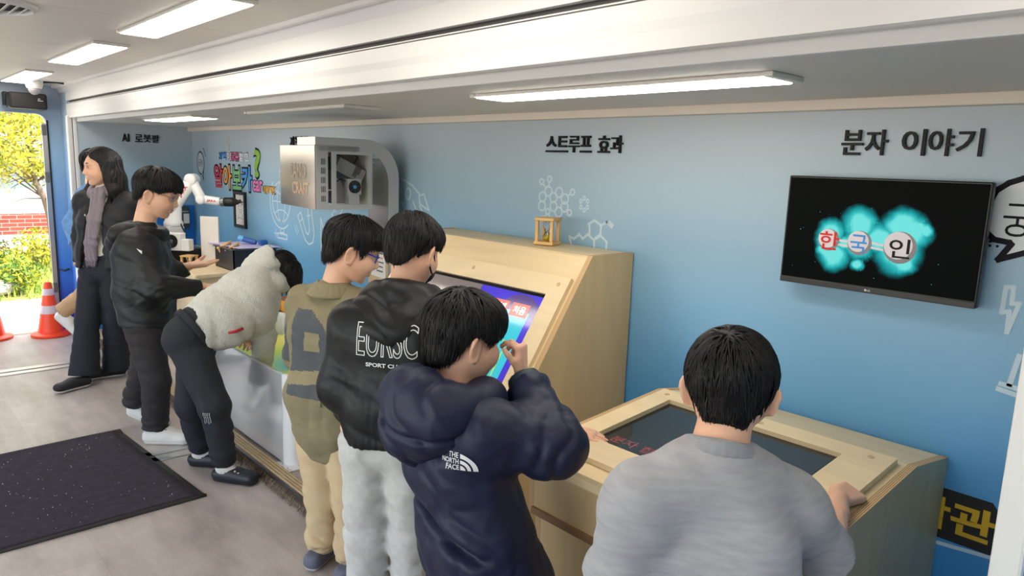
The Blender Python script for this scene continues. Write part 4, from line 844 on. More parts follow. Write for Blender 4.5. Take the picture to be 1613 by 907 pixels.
t = empty('school_building', (-13.2, 1, -.1), 'pale building with a low red brick band and large windows outside the door', 'building')
MB().box((-16, -6, -.1), (-13.1, 8, .30)).build('white_base', m_bw, t); MB().box((-16, -6, .30), (-13.15, 8, .62)).build('brick_band', m_bk, t)
MB().box((-16, -6, .62), (-13.2, 8, .78)).build('sill_band', m_bw, t); MB().box((-16, -6, .78), (-13.3, 8, 5.2)).build('wall', m_bw, t)
for z in (.95, 2.05, 3.2):
    for k in range(6):
        y = -4.8 + k * 2.05; w = MB(); w.box((-13.31, y, z), (-13.26, y + 1.6, z + .04)).box((-13.31, y, z + .66), (-13.26, y + 1.6, z + .7)).box((-13.31, y, z), (-13.26, y + .05, z + .7)).box((-13.31, y + 1.55, z), (-13.26, y + 1.6, z + .7)).box((-13.31, y + .78, z), (-13.265, y + .82, z + .7))
        w = w.build('window', m_white, t); MB().box((-13.31, y + .04, z + .04), (-13.285, y + 1.56, z + .66)).build('pane', mat('far_glass', (120, 132, 140), .1), w)
# tree with a leaning trunk
t = empty('tree', (-11.2, 1.75, 0), 'yellow green leafy tree with a leaning trunk outside the open door', 'tree')
tr = [on(88, 420, 0, -11.0), on(80, 345, 0, -11.0), on(70, 312, 0, -11.0), on(56, 286, 0, -11.0), on(44, 240, 0, -11.05), on(38, 170, 0, -11.1)]
q = MB().tube(tr, [.05, .045, .04, .032, .022, .01], 10)
for k in range(26):
    a = RNG.uniform(0, 2 * PI); i = RNG.integers(1, 5); p = np.array(tr[max(2, i)]); d = np.array([math.cos(a) * .8, math.sin(a), RNG.uniform(-.25, .7)]); L = RNG.uniform(.4, 1.0)
    q.tube([p, p + d * L * .5 + [0, 0, .05], p + d * L], [.012, .007, .003], 6)
q.build('trunk', m_bark, t, smooth=True)
q = MB()
for k in range(40):
    a = RNG.uniform(0, 2 * PI); c = np.array([-11.0, 1.45, 1.55]) + [math.cos(a) * RNG.uniform(.1, .9), math.sin(a) * RNG.uniform(.1, 1.1), RNG.uniform(-.30, 1.0)]
    leaves(q, c, RNG.uniform(.25, .5), 230, .032, 3, .75)
o = q.build('foliage', [mat('leaf_gold', (222, 196, 50), .7), mat('leaf_lime', (190, 184, 60), .7), mat('leaf_green', (146, 156, 50), .7)], t); o['kind'] = 'stuff'
# ------------------------------------------------------------------ smooth solid modelling for bodies, clothing and hair
V = lambda *a: np.array(a, float)
def unit(v): v = np.array(v, float); return v / (np.linalg.norm(v) + 1e-12)
def perp(v, ref):
    """part of ref perpendicular to v, normalised"""
    v = unit(v); r = np.array(ref, float); r = r - v * v.dot(r); return unit(r)
class Solid:
    """union of soft primitives, turned into a mesh by surface nets"""
    def __init__(s): s.items = []; s.post = []
    def cone(s, a, b, ra, rb=None, L=None, ea=0.0, eb=None, k=.02, op='u', flat=0):
        a = np.array(a, float); b = np.array(b, float); rb = ra if rb is None else rb; eb = ea if eb is None else eb
        ab = b - a
        if np.linalg.norm(ab) < 1e-6: b = b + [0, 0, 1e-4]; ab = b - a
        if L is None: L = V(1, 0, 0); ea = eb = 0.0
        else: L = perp(ab, L)
        m = np.maximum(ra + abs(L) * ea, 0) if True else 0
        lo = np.minimum(a - ra - abs(L) * ea, b - rb - abs(L) * eb); hi = np.maximum(a + ra + abs(L) * ea, b + rb + abs(L) * eb)
        l2 = ab.dot(ab)
        def f(x, y, z):
            px, py, pz = x - a[0], y - a[1], z - a[2]
            tt = (px * ab[0] + py * ab[1] + pz * ab[2]) / l2; t = np.clip(tt, 0, 1)
            px = px - t * ab[0]; py = py - t * ab[1]; pz = pz - t * ab[2]
            if ea or eb:
                e = ea + (eb - ea) * t; l = px * L[0] + py * L[1] + pz * L[2]; l = np.clip(l, -e, e)
                px = px - l * L[0]; py = py - l * L[1]; pz = pz - l * L[2]
            d = np.sqrt(px * px + py * py + pz * pz) - (ra + (rb - ra) * t)
            if flat:
                ll = math.sqrt(l2)
                if flat in (1, 3): d = np.maximum(d, (tt - 1) * ll)
                if flat in (2, 3): d = np.maximum(d, -tt * ll)
            return d
        s.items.append((f, lo, hi, k, op)); return s
    def chain(s, pts, rs, L=None, es=None, k=.02, flat=0):
        for i in range(len(pts) - 1): s.cone(pts[i], pts[i + 1], rs[i], rs[i + 1], L, es[i] if es else 0, es[i + 1] if es else 0, k, flat=flat)
        return s
    def ell(s, c, r, ax=None, k=.02, op='u'):
        c = np.array(c, float); r = np.array(r, float) * np.ones(3); R = np.eye(3) if ax is None else np.array(ax)
        ext = np.sqrt(((R * r[:, None]) ** 2).sum(0))
        def f(x, y, z):
            px, py, pz = x - c[0], y - c[1], z - c[2]
            q = [(R[i, 0] * px + R[i, 1] * py + R[i, 2] * pz) / r[i] for i in range(3)]
            k0 = np.sqrt(q[0] ** 2 + q[1] ** 2 + q[2] ** 2); k1 = np.sqrt((q[0] / r[0]) ** 2 + (q[1] / r[1]) ** 2 + (q[2] / r[2]) ** 2) + 1e-9
            return k0 * (k0 - 1) / k1
        s.items.append((f, c - ext, c + ext, k, op)); return s
    def cut(s, p, n, k=.004, box=None):
        """remove what lies beyond the plane through p with normal n"""
        p = np.array(p, float); n = unit(n)
        f = lambda x, y, z: -((x - p[0]) * n[0] + (y - p[1]) * n[1] + (z - p[2]) * n[2])
        lo, hi = (np.array(box[0]), np.array(box[1])) if box is not None else (V(-99, -99, -99), V(99, 99, 99))
        s.items.append((f, lo, hi, k, 's')); return s
    def custom(s, f, lo, hi, k=.004, op='s'): s.items.append((f, np.array(lo, float), np.array(hi, float), k, op)); return s
    def disp(s, f): s.post.append(f); return s
    @staticmethod
    def mix(D, d, k, op):
        if op == 'u':
            if k <= 0: return np.minimum(D, d)
            h = np.maximum(k - np.abs(D - d), 0) / k; return np.minimum(D, d) - h * h * k * .25
        d = -d
        if k <= 0: return np.maximum(D, d)
        h = np.maximum(k - np.abs(D - d), 0) / k; return np.maximum(D, d) + h * h * k * .25
    def eval(s, P):
        P = np.asarray(P, float); D = np.full(len(P), .5)
        for f, lo, hi, k, op in s.items:
            d = f(P[:, 0], P[:, 1], P[:, 2])
            if op == 's' and lo[0] > -50:
                ins = np.all((P >= lo) & (P <= hi), 1); D = np.where(ins, s.mix(D, d, k, op), D)
            else: D = s.mix(D, d, k, op)
        for g in s.post: D = D + g(P)
        return D
    def bounds(s):
        lo = np.min([i[1] for i in s.items if i[4] == 'u'], 0); hi = np.max([i[2] for i in s.items if i[4] == 'u'], 0); return lo, hi
    def net(s, h, lo=None, hi=None):
        blo, bhi = s.bounds(); lo = blo if lo is None else np.maximum(blo, lo); hi = bhi if hi is None else np.minimum(bhi, hi)
        pad = 3 * h + (.035 if s.post or h > .005 else 0); lo = lo - pad; n = np.ceil((hi + pad - lo) / h).astype(int) + 1
        g = [(lo[i] + h * np.arange(n[i])).astype(np.float32) for i in range(3)]
        D = np.full(n, .3, np.float32)
        for f, l, u, k, op in s.items:
            m = k + 2.5 * h if op == 'u' else 0
            a = np.clip(np.floor((l - m - lo) / h).astype(int), 0, n); b = np.clip(np.ceil((u + m - lo) / h).astype(int) + 1, 0, n)
            if np.any(b <= a): continue
            sl = tuple(slice(a[i], b[i]) for i in range(3))
            d = f(g[0][sl[0]][:, None, None], g[1][sl[1]][None, :, None], g[2][sl[2]][None, None, :]).astype(np.float32)
            D[sl] = s.mix(D[sl], d, k, op)
        if s.post:
            idx = np.argwhere(np.abs(D) < .04); P = np.stack([g[i][idx[:, i]] for i in range(3)], 1).astype(float)
            dd = 0
            for q in s.post: dd = dd + q(P)
            D[idx[:, 0], idx[:, 1], idx[:, 2]] += dd.astype(np.float32)
        S = D < 0
        c = [S[i:n[0]-1+i, j:n[1]-1+j, k:n[2]-1+k] for i in (0, 1) for j in (0, 1) for k in (0, 1)]
        al = c[0] & c[1] & c[2] & c[3] & c[4] & c[5] & c[6] & c[7]; an = c[0] | c[1] | c[2] | c[3] | c[4] | c[5] | c[6] | c[7]
        act = an & ~al; cells = np.argwhere(act)
        if len(cells) == 0: return np.zeros((0, 3)), np.zeros((0, 4), int)
        ID = np.full(act.shape, -1, np.int32); ID[act] = np.arange(len(cells))
        cor = np.array([(i, j, k) for i in (0, 1) for j in (0, 1) for k in (0, 1)])
        vals = np.stack([D[cells[:, 0] + o[0], cells[:, 1] + o[1], cells[:, 2] + o[2]] for o in cor], 1)
        acc = np.zeros((len(cells), 3)); cnt = np.zeros(len(cells))
        for a in range(8):
            for bit in (1, 2, 4):
                b = a | bit
                if b == a: continue
                va, vb = vals[:, a], vals[:, b]; m = (va < 0) != (vb < 0); t = np.where(m, va / np.where(m, va - vb, 1), 0)[:, None]
                acc += np.where(m[:, None], cor[a] + (cor[b] - cor[a]) * t, 0); cnt += m
        v = lo + h * (cells + acc / cnt[:, None])
        F = []
        for ax in range(3):
            o1, o2 = [(1, 2), (2, 0), (0, 1)][ax]
            s0 = [slice(1, -1)] * 3; s0[ax] = slice(0, -1); s1 = list(s0); s1[ax] = slice(1, None)
            A, B = S[tuple(s0)], S[tuple(s1)]
            for fl, M in ((0, A & ~B), (1, ~A & B)):
                e = np.argwhere(M)
                if len(e) == 0: continue
                for q in (o1, o2): e[:, q] += 1
                def cell(d1, d2):
                    x = e.copy(); x[:, o1] -= d1; x[:, o2] -= d2; return ID[x[:, 0], x[:, 1], x[:, 2]]
                quad = [cell(1, 1), cell(0, 1), cell(0, 0), cell(1, 0)]
                F.append(np.stack(quad if fl == 0 else quad[::-1], 1))
        F = np.concatenate(F) if F else np.zeros((0, 4), int)
        return v, F[np.all(F >= 0, 1)]
def net_obj(name, parts, ms, parent=None, matfn=None):
    """parts = list of (verts, quads); one mesh object"""
    vs = []; fs = []; o = 0
    for v, f in parts:
        vs.append(v); fs.append(f + o); o += len(v)
    v = np.concatenate(vs); f = np.concatenate(fs)
    me = bpy.data.meshes.new(name); me.vertices.add(len(v)); me.vertices.foreach_set('co', v.astype(np.float32).ravel())
    me.loops.add(f.size); me.loops.foreach_set('vertex_index', f.astype(np.int32).ravel())
    me.polygons.add(len(f)); me.polygons.foreach_set('loop_start', np.arange(0, f.size, f.shape[1], dtype=np.int32)); me.polygons.foreach_set('loop_total', np.full(len(f), f.shape[1], np.int32))
    me.polygons.foreach_set('use_smooth', np.ones(len(f), bool))
    ms = ms if isinstance(ms, (list, tuple)) else [ms]
    for m in ms: me.materials.append(m)
    if matfn is not None: me.polygons.foreach_set('material_index', np.asarray(matfn(v[f].mean(1)), np.int32))
    me.update(calc_edges=True); me.validate()
    ob = bpy.data.objects.new(name, me); COL.objects.link(ob)
    if parent is not None: put(ob, parent)
    return ob
def warp(P, sc, seed):
    r = np.random.default_rng(seed); w = 0
    for i in range(5):
        d = unit(r.normal(size=3)); w = w + np.sin(P @ d * (2 * PI / sc) * r.uniform(.6, 1.8) + r.uniform(0, 6.28)) * (.6 if i else 1)
    return w / 2.2
def folds(amp, lam, d, seed=0, wsc=.16, wamp=2.2, c=None, r=.12, sharp=1.0):
    """cloth folds across direction d; limited to a blob (c, r) when c is given"""
    d = unit(d)
    def f(P):
        s = np.sin(P @ d * (PI / lam) + .7 * wamp * warp(P, wsc, seed) + seed); s = (.62 - np.sqrt(s * s + .004)) * 1.5      # round ridges, sharp valleys
        a = amp * (.55 + .45 * warp(P, wsc * 2.3, seed + 5))
        if c is not None: a = a * np.exp(-((P - np.array(c)) ** 2).sum(1) / r ** 2)
        return a * s
    return f
def lumps(amp, sc, seed): return lambda P: amp * warp(P, sc, seed)
def drop(F, P, d, off=.0015, n=60):
    """march points P along d on to the surface of solid F, end off above it"""
    P = np.array(P, float); d = unit(d)
    for i in range(n): P = P + d * (F.eval(P) - off)[:, None] * .7
    return P
def decal(F, v, f, org, ex, ey, d, name, ms, parent, off=.0022):
    """flat print (x, y of v) laid on the surface of F, dropped along d"""
    ex = np.array(ex, float); ey = np.array(ey, float); P = np.array(org) + v[:, :1] * ex + v[:, 1:2] * ey - unit(d) * .25
    P = drop(F, P, d, off); return MB().add(P, f).build(name, ms, parent, smooth=True)
def outline_text(s, h, w, bold, th):
    """(verts, faces) of hollow outline lettering of stroke th: fine tubes along glyph outlines"""
    cu = bpy.data.curves.new('t', 'FONT'); cu.body = s; cu.size = 1; cu.offset = bold; cu.resolution_u = 4; cu.fill_mode = 'NONE'
    o = bpy.data.objects.new('t', cu); COL.objects.link(o); bpy.context.view_layer.update()
    me = o.evaluated_get(bpy.context.evaluated_depsgraph_get()).to_mesh()
    v = np.array([p.co[:] for p in me.vertices]); e = [tuple(x.vertices) for x in me.edges]
    o.to_mesh_clear(); bpy.data.objects.remove(o); bpy.data.curves.remove(cu)
    lo, hi = v.min(0), v.max(0); v = (v - lo) * [w / (hi[0] - lo[0]), h / (hi[1] - lo[1]), 0]
    V_, F_ = [], []
    for a, b in e:
        t = v[b] - v[a]; L = np.linalg.norm(t)
        if L < 1e-6: continue
        k = max(1, int(L / .02)); t = t / L; n = V(-t[1], t[0], 0) * th / 2
        for i in range(k):
            p, q = v[a] + (v[b] - v[a]) * i / k - t * th * .3, v[a] + (v[b] - v[a]) * (i + 1) / k + t * th * .3
            o_ = len(V_); V_ += [p + n, q + n, q - n, p - n]; F_.append((o_, o_ + 1, o_ + 2, o_ + 3))
    return np.array(V_), F_

# ------------------------------------------------------------------ people
m_skin = mat('skin', (226, 176, 146), .5, sss=.12, bump=.04, bscale=300, var=.03, vscale=25); m_lip = mat('lip_skin', (206, 140, 122), .45, sss=.1); m_brow = mat('eyebrow', (34, 26, 24), .7)
m_eye = mat('eye_white', (226, 220, 214), .2); m_iris = mat('dark_iris', (24, 16, 14), .15); m_nail = mat('nail', (232, 188, 166), .3)
m_hair = mat('black_hair', (9, 8, 8), .52, spec=.35, bump=.25, bscale=500, stretch=(1, 1, .2)); m_hairb = mat('dark_brown_hair', (27, 18, 16), .5, spec=.4); m_hairr = mat('reddish_brown_hair', (70, 36, 30), .45)
class Head:
    ear = .5
    """head frame: c centre, f face direction, u up, l left; s = head height / 0.215"""
    def __init__(s, c, f, u=(0, 0, 1), sc=1.0):
        s.c = np.array(c, float); s.f = unit(f); s.l = unit(np.cross(u, s.f)); s.u = np.cross(s.f, s.l); s.s = sc
        s.ax = np.stack([s.f, s.l, s.u])
    def w(s, x, y, z): return s.c + s.s * (x * s.f + y * s.l + z * s.u)
    def loc(s, P): return ((np.asarray(P) - s.c) @ s.ax.T) / s.s
def head_solid(F, H, female=False):
    s = H.s; e = lambda c, r, k=.02, op='u': F.ell(H.w(*c), np.array(r) * s, H.ax, k * s, op); n = lambda a, b, ra, rb, k=.015, L=None, ea=0, eb=0, op='u': F.cone(H.w(*a), H.w(*b), ra * s, rb * s, H.l if L is None else L, ea * s, eb * s, k * s, op)
    e((-.010, 0, .030), (.094, .074, .080)); e((.022, 0, -.012), (.070, .066, .075), .03)
    n((.030, 0, -.045), (.066, 0, -.090), .042, .016, .03, None, .018, .010)                       # jaw and chin
    for y in (-1, 1):
        e((.052, y * .038, -.034), (.034, .028, .030), .03)                                         # cheek
        n((.0, y * .052, -.045), (.045, y * .028, -.082), .020, .016, .03)                          # jaw line
        e((.084, y * .032, .008), (.020, .020, .011), .018, 's')                                    # eye socket
        e((.066, y * .032, .006), (.0165, .018, .014), .004)                                        # lid
        c_, s_ = math.cos(H.ear), math.sin(H.ear) * y; A = np.stack([H.f * c_ - H.l * s_, H.l * c_ + H.f * s_, H.u])   # ear: plate, rim, hollow, lobe
        F.ell(H.w(-.012, y * .082, -.017), V(.020, .0065, .032) * s, A, .008 * s); F.cone(H.w(-.004, y * .068, -.017), H.w(-.010, y * .080, -.017), .014 * s, .010 * s, k=.008 * s)
        rim = [H.w(-.012, y * .084, -.017) + s * (A[0] * .0175 * math.cos(t) + A[2] * .0295 * math.sin(t) + A[1] * y * .002) for t in np.linspace(-.6 - PI * .35, PI * .95, 12)]
        F.chain(rim, [.0042 * s] * 12, k=.004 * s)
        F.ell(H.w(-.006, y * .091, -.017), V(.010, .006, .016) * s, A, .005 * s, 's'); e((-.002, y * .078, -.043), (.008, .006, .010), .006)
        e((.091, y * .011, -.032), (.009, .007, .006), .008)                                        # nostril wing
        n((.079, y * .014, .028), (.070, y * .048, .026), .008, .006, .015)                          # brow ridge
    n((.080, 0, .012), (.102, 0, -.026), .007, .0095, .012)                                         # nose
    n((.088, -.018, -.058), (.088, .018, -.058), .0055, .0055, .006); n((.085, -.015, -.066), (.085, .015, -.066), .006, .006, .006)   # lips
    n((.094, 0, -.0615), (.094, .0, -.0616), .0022, .0022, .003, H.l, .019, .019, 's')
    return F
def face_mat(H):
    def f(C):
        q = H.loc(C); m = np.zeros(len(C), int)
        m[(q[:, 0] > .074) & (np.abs(q[:, 1]) < .021) & (q[:, 2] < -.0515) & (q[:, 2] > -.072)] = 1
        return m
    return f
def eyes(H, parent, half=.5):
    """almond eyes: a lid-covered ball with a dark iris, and eyebrows"""
    s = H.s
    for y in (-1, 1):
        F = Solid(); F.ell(H.w(.0712, y * .032, .004), V(.013, .0135, .0052) * s, H.ax)
        c = H.w(.083, y * .031, .003)
        net_obj('eye', [F.net(.0016)], [m_eye, m_iris], parent, lambda C: (np.linalg.norm((C - c), axis=1) < .0068 * s).astype(int))
        F = Solid(); F.chain([H.w(.0885, y * .014, .0295), H.w(.086, y * .032, .034), H.w(.070, y * .052, .028)], [.0025 * s, .003 * s, .0015 * s], k=.003)
        net_obj('eyebrow', [F.net(.002)], m_brow, parent)
        F = Solid(); F.chain([H.w(.085, y * .019, .0075), H.w(.0865, y * .031, .0105), H.w(.079, y * .046, .0065)], [.0011 * s, .0016 * s, .0012 * s], k=.002)
        net_obj('eyelash', [F.net(.0014)], m_brow, parent)
def hand(F, w, d, n, thumb, curl=(.3, .35, .4, .45), spread=.12, tcurl=.3, tout=.7, s=1.0, ext=None):
    """w wrist, d pointing direction, n palm normal (palm side), thumb = +1/-1 side of cross(n, d); curl per finger in radians per joint. Returns the tips."""
    d = unit(d); n = perp(d, n); sd = np.cross(n, d) * thumb; w = np.array(w, float); tips = []
    kn = w + d * .082 * s
    F.cone(w - d * .01 * s, kn, .014 * s, .0115 * s, sd, .012 * s, .026 * s, .012 * s)
    F.cone(w + d * .02 * s + sd * .012 * s + n * .004 * s, w + d * .05 * s + sd * .028 * s + n * .006 * s, .014 * s, .012 * s, k=.014 * s)
    for i, (off, L) in enumerate(((.028, .060), (.0095, .068), (-.0095, .063), (-.027, .049))):
        p = w + d * (.082 - abs(off - .009) * .25) * s + sd * off * s; a = spread * (off / .026); dd = unit(d * math.cos(a) + sd * math.sin(a)); nn = perp(dd, n); ang = 0; r = [.0082, .0077, .0069, .0058]
        c = curl[i] if np.iterable(curl[i]) else (curl[i],) * 3
        for j, (fr, ra) in enumerate(zip((.45, .30, .25), r)):
            ang += c[j]; v = dd * math.cos(ang) + nn * math.sin(ang); q = p + v * L * fr * s
            F.cone(p, q, ra * s, r[j + 1] * s, k=.0022 * s); p = q
        tips.append(p)
    p = w + d * .025 * s + sd * .022 * s + n * .005 * s; v = unit(d * math.cos(tout) + sd * math.sin(tout) + n * .25)
    for L, ra, rb in ((.032, .0115, .0095), (.026, .0095, .0085), (.020, .0085, .0065)):
        q = p + v * L * s; F.cone(p, q, ra * s, rb * s, k=.006 * s); p = q; v = unit(v * math.cos(tcurl) + (n * .5 - sd * .6 + d * .3) * math.sin(tcurl))
    tips.append(p); return tips
def hair_solid(H, base, cz, xs=0.0, nape=True, extra=None):
    F = Solid(); F.ell(H.w(-.008 + xs, 0, cz), np.array(base) * H.s, H.ax, .02)
    F.ell(H.w(.050, 0, .062), V(.045, .066, .040) * H.s, H.ax, .03)
    if nape: F.ell(H.w(-.046, 0, -.026), V(.043, .057, .058) * H.s, H.ax, .03); F.cone(H.w(-.042, 0, -.05), H.w(-.040, 0, -.098), .040 * H.s, .033 * H.s, H.l, .014 * H.s, .006 * H.s, .03)
    for y in (-1, 1): F.ell(H.w(-.012, y * .050, .014), V(.055, .027, .040) * H.s, H.ax, .03)
    if extra: extra(F)
    return F
def hair_tufts(H, zmin, name, ms, parent, n=700, seed=0, base=(.106, .090, .091), cz=.034, length=(.05, .13), flow=None, r=.0022, lift=.006, crown=(-.045, 0, .118), over=.012, xs=0.0, nape=True, mess=.35):
    """locks of hair that run from the crown over the head; zmin(x, y) is the hair line in head space"""
    rg = np.random.default_rng(seed); F = hair_solid(H, base, cz, xs, nape); cr = V(*crown); h = .0015
    E = lambda P: F.eval(P @ (H.ax * H.s) + H.c) / H.s
    def grad(P): g = np.stack([E(P + V(h, 0, 0)) - E(P - V(h, 0, 0)), E(P + V(0, h, 0)) - E(P - V(0, h, 0)), E(P + V(0, 0, h)) - E(P - V(0, 0, h))], 1); return g / (np.linalg.norm(g, axis=1, keepdims=True) + 1e-9)
    d = rg.normal(size=(n * 3, 3)); d /= np.linalg.norm(d, axis=1, keepdims=True); p = V(-.008, 0, .02) + d * .12
    for i in range(5): p = p - grad(p) * E(p)[:, None] * .8
    p = p[p[:, 2] > zmin(p[:, 0], p[:, 1]) + .010][:n]; N = len(p)
    L = rg.uniform(*length, N); st = .011; K = int(length[1] / st) + 1; side = rg.normal(size=N) * mess; gl = rg.uniform(0, lift, N) ; stop = rg.uniform(-.004, over, N); alive = np.ones(N, bool); cnt = np.zeros(N, int); tr = []
    nr = grad(p)
    for j in range(K):
        t = np.clip(j * st / L, 0, 1)[:, None]; off = (gl[:, None] * t * t + .0008) if j else -.004
        tr.append(p + nr * off); cnt += alive
        away = p - cr; away[:, 2] *= .35; away /= np.linalg.norm(away, axis=1, keepdims=True) + .02
        v = away + np.concatenate([np.zeros((N, 2)), -.75 - .5 * t], 1)
        if flow is not None: v = v + flow(p)
        v -= nr * (v * nr).sum(1, keepdims=True); v /= np.linalg.norm(v, axis=1, keepdims=True) + 1e-9; tw = np.cross(nr, v); v = v + tw * (side[:, None] * (1 - t)); v /= np.linalg.norm(v, axis=1, keepdims=True)
        p = p + v * st; nr = grad(p); p = p - nr * E(p)[:, None] * .9
        alive = alive & (j * st < L) & (p[:, 2] > zmin(p[:, 0], p[:, 1]) - stop)
        if not alive.any(): break
    tr = np.array(tr); q = MB(); two = isinstance(ms, (list, tuple))
    for i in range(N):
        m = min(cnt[i], len(tr))
        if m < 3: continue
        rr = [r * H.s * (.7 + .5 * math.sin(PI * min(1, .25 + j / m))) * (1 - .85 * (j / (m - 1)) ** 3) for j in range(m)]
        q.tube([H.w(*x) for x in tr[:m, i]], rr, 4, mi=int(rg.random() < .25) if two else 0, cap=False)
    return q.build(name, ms, parent, smooth=True)
def hair_cap(H, zmin, parent, ms=None, base=(.104, .088, .089), cz=.034, xs=0.0, res=.005, groove=.0016, extra=None, nape=True):
    F = hair_solid(H, base, cz, xs, nape, extra)
    def f(x, y, z):
        q = [(x - H.c[0]) * H.ax[i, 0] + (y - H.c[1]) * H.ax[i, 1] + (z - H.c[2]) * H.ax[i, 2] for i in range(3)]
        return (q[2] / H.s - zmin(q[0] / H.s, q[1] / H.s)) * H.s * .75
    lo, hi = F.bounds(); F.custom(f, lo - .01, hi + .01, .010 * H.s)
    def g(P):
        q = H.loc(P); a = np.arctan2(q[:, 1], q[:, 0] + .045); return groove * (np.sin(a * 34 + 5 * np.sin(q[:, 2] * 30 + a * 3)) * .6 + np.sin(a * 71 + 3 * np.sin(q[:, 2] * 44)) * .4)
    F.disp(g)
    return net_obj('hair', [F.net(res)], ms or m_hair, parent)
def zl(xs_, zs_, side=0.0):
    """hair line: height over front-back position x, lowered by side at the temples"""
    return lambda x, y: np.interp(x, xs_, zs_) + side * np.clip(np.abs(y) / .08, 0, 1.2) ** 4
def shoe(name, heel, fw, s, ms, parent, h=.05, L=.23, sole=.018, matf=None, pitch=0.0, slots=0, up_=.055):
    """heel = ground point under the heel; fw = toe direction; pitch lifts the heel"""
    fw = unit(V(fw[0], fw[1], 0)); up = V(0, 0, 1.0); lat = np.cross(up, fw)
    if pitch:
        f2 = fw * math.cos(pitch) - up * math.sin(pitch); up = up * math.cos(pitch) + fw * math.sin(pitch); fw = f2
    L = L * s; p = lambda x, y, z: np.array(heel) + fw * x * L + lat * y + up * z
    F = Solid(); b = sole + .012
    F.cone(p(.12, 0, b), p(.88, 0, b), .030 * s, .030 * s, lat, .006 * s, .012 * s, .01)
    F.cone(p(.12, 0, up_ * s), p(.50, 0, up_ * s * 1.0), .028 * s, .030 * s, lat, .004 * s, .008 * s, .03)
    F.cone(p(.50, 0, up_ * s), p(.85, 0, .034 * s), .030 * s, .024 * s, lat, .008 * s, .014 * s, .02)
    F.cut(p(0, 0, 0), -up, .004); F.cut(p(.25, 0, (up_ + .024) * s), unit(up - fw * .15), .006)
    z = lambda C: (C - np.array(heel)) @ up
    F.disp(lambda P: .0035 * np.exp(-((z(P) - sole - .004) / .0035) ** 2))
    return net_obj(name, [F.net(.005)], ms, parent, (lambda C: np.where(z(C) < sole, 1, 0)) if isinstance(ms, (list, tuple)) else None)
m_tee = mat('heather_grey_cotton', (164, 163, 165), .85, wr=(9, .35), bump=.25, bscale=350, var=.10, vscale=60, stretch=(.3, .3, 1.6)); m_rib = mat('grey_rib', (156, 156, 159), .9, bump=.5, bscale=500, stretch=(1, 1, .1))
m_navy = mat('navy_nylon', (15, 23, 52), .55, wr=(9, .9), bump=.12, bscale=35, spec=.4); m_navyl = mat('navy_lining', (66, 76, 108), .5, bump=.3, bscale=60); m_teal = mat('teal_cuff', (24, 50, 58), .55)
m_blk = mat('black_windbreaker', (9, 10, 12), .5, wr=(7, .5), bump=.15, bscale=40, spec=.35); m_blk2 = mat('black_padded_cloth', (13, 13, 15), .6, wr=(7, .6), bump=.2, bscale=40); m_wprint = mat('white_garment_print', (226, 226, 226), .5)
m_kh = mat('khaki_cotton', (128, 119, 90), .85, wr=(8, .55), bump=.3, bscale=60, var=.06, vscale=10); m_khg = mat('grey_patch_cloth', (74, 78, 82), .8, wr=(9, .45), bump=.25, bscale=80); m_khl = mat('pale_khaki', (138, 128, 98), .85, bump=.3, bscale=60)
m_bei = mat('beige_twill', (198, 174, 136), .85, wr=(7, .45), bump=.25, bscale=80, var=.04, vscale=8); m_swt = mat('pale_grey_marl', (194, 192, 187), .9, wr=(9, .5), bump=.3, bscale=250, var=.08, vscale=40)
m_flc = mat('cream_fleece', (206, 204, 192), .95, bump=1.0, bscale=170, sheen=.6, var=.05, vscale=30); m_jog = mat('charcoal_jogger', (29, 32, 39), .85, wr=(7, .4), bump=.25, bscale=120); m_chr = mat('dark_taupe_trouser', (42, 38, 39), .85, wr=(9, .6), bump=.3, bscale=80)
m_den = mat('dark_indigo_denim', (20, 22, 33), .8, wr=(8, .4), bump=.3, bscale=150); m_blue = mat('light_denim', (96, 140, 190), .8, wr=(9, .5), bump=.3, bscale=120, var=.08, vscale=20); m_tan = mat('tan_chino', (186, 150, 112), .85, wr=(8, .4), bump=.25, bscale=80)
m_scf = mat('mauve_grey_scarf', (128, 116, 124), .95, bump=.6, bscale=150, sheen=.3); m_crm = mat('cream_knit', (208, 202, 190), .9, bump=.4, bscale=200); m_wjk = mat('black_jacket_cloth', (16, 15, 22), .65, wr=(8, .5), bump=.2, bscale=60)
m_sole = mat('pale_sole', (206, 202, 194), .6); m_wsh = mat('white_clog', (222, 220, 212), .5); m_bsh = mat('dark_clog', (24, 29, 38), .5); m_sock = mat('white_sock', (216, 212, 206), .9, bump=.5, bscale=200, stretch=(1, 1, .2)); m_gsh = mat('grey_blue_shoe', (96, 102, 118), .7); m_red2 = mat('red_zip_trim', (178, 30, 36), .5)
m_mask = mat('black_mask', (20, 20, 24), .7); m_wmask = mat('white_mask', (226, 226, 226), .7); m_glf = mat('blue_glasses', (36, 54, 190), .3); m_wire = mat('thin_metal', (150, 146, 140), .3, .9)

def core(J, lat, r_arm=.034, r_leg=.055, s=1.0, hw=.115, hd=.07):
    """trunk, arms and legs of a body as one soft solid, slimmer than the clothes over it"""
    F = Solid(); a = r_arm * s; g = r_leg * s
    F.chain([J['nk'] * .65 + J['ch'] * .35, J['ch'], J['wa'], J['pe']], [hd * .7 * s, hd * s, hd * .9 * s, hd * s], lat, [(hw - hd) * .5 * s, (hw - hd) * s, (hw - hd) * .8 * s, (hw - hd) * s], .03)
    for q in 'LR':
        F.chain([J['s' + q], J['e' + q], J['w' + q]], [a * 1.1, a, a * .68], k=.02)
        F.chain([J['h' + q], J['k' + q], J['a' + q]], [g * 1.25, g * .85, g * .55], k=.03)
    return F
def neck(F, H, J, r=.047):
    r = J.get('neck_r', r)
    F.cone(H.w(-.022, 0, -.045), J['nk'] + (J['nk'] - H.w(-.02, 0, -.05)) * .15, r * H.s * .98, r * H.s * 1.12, k=.025)
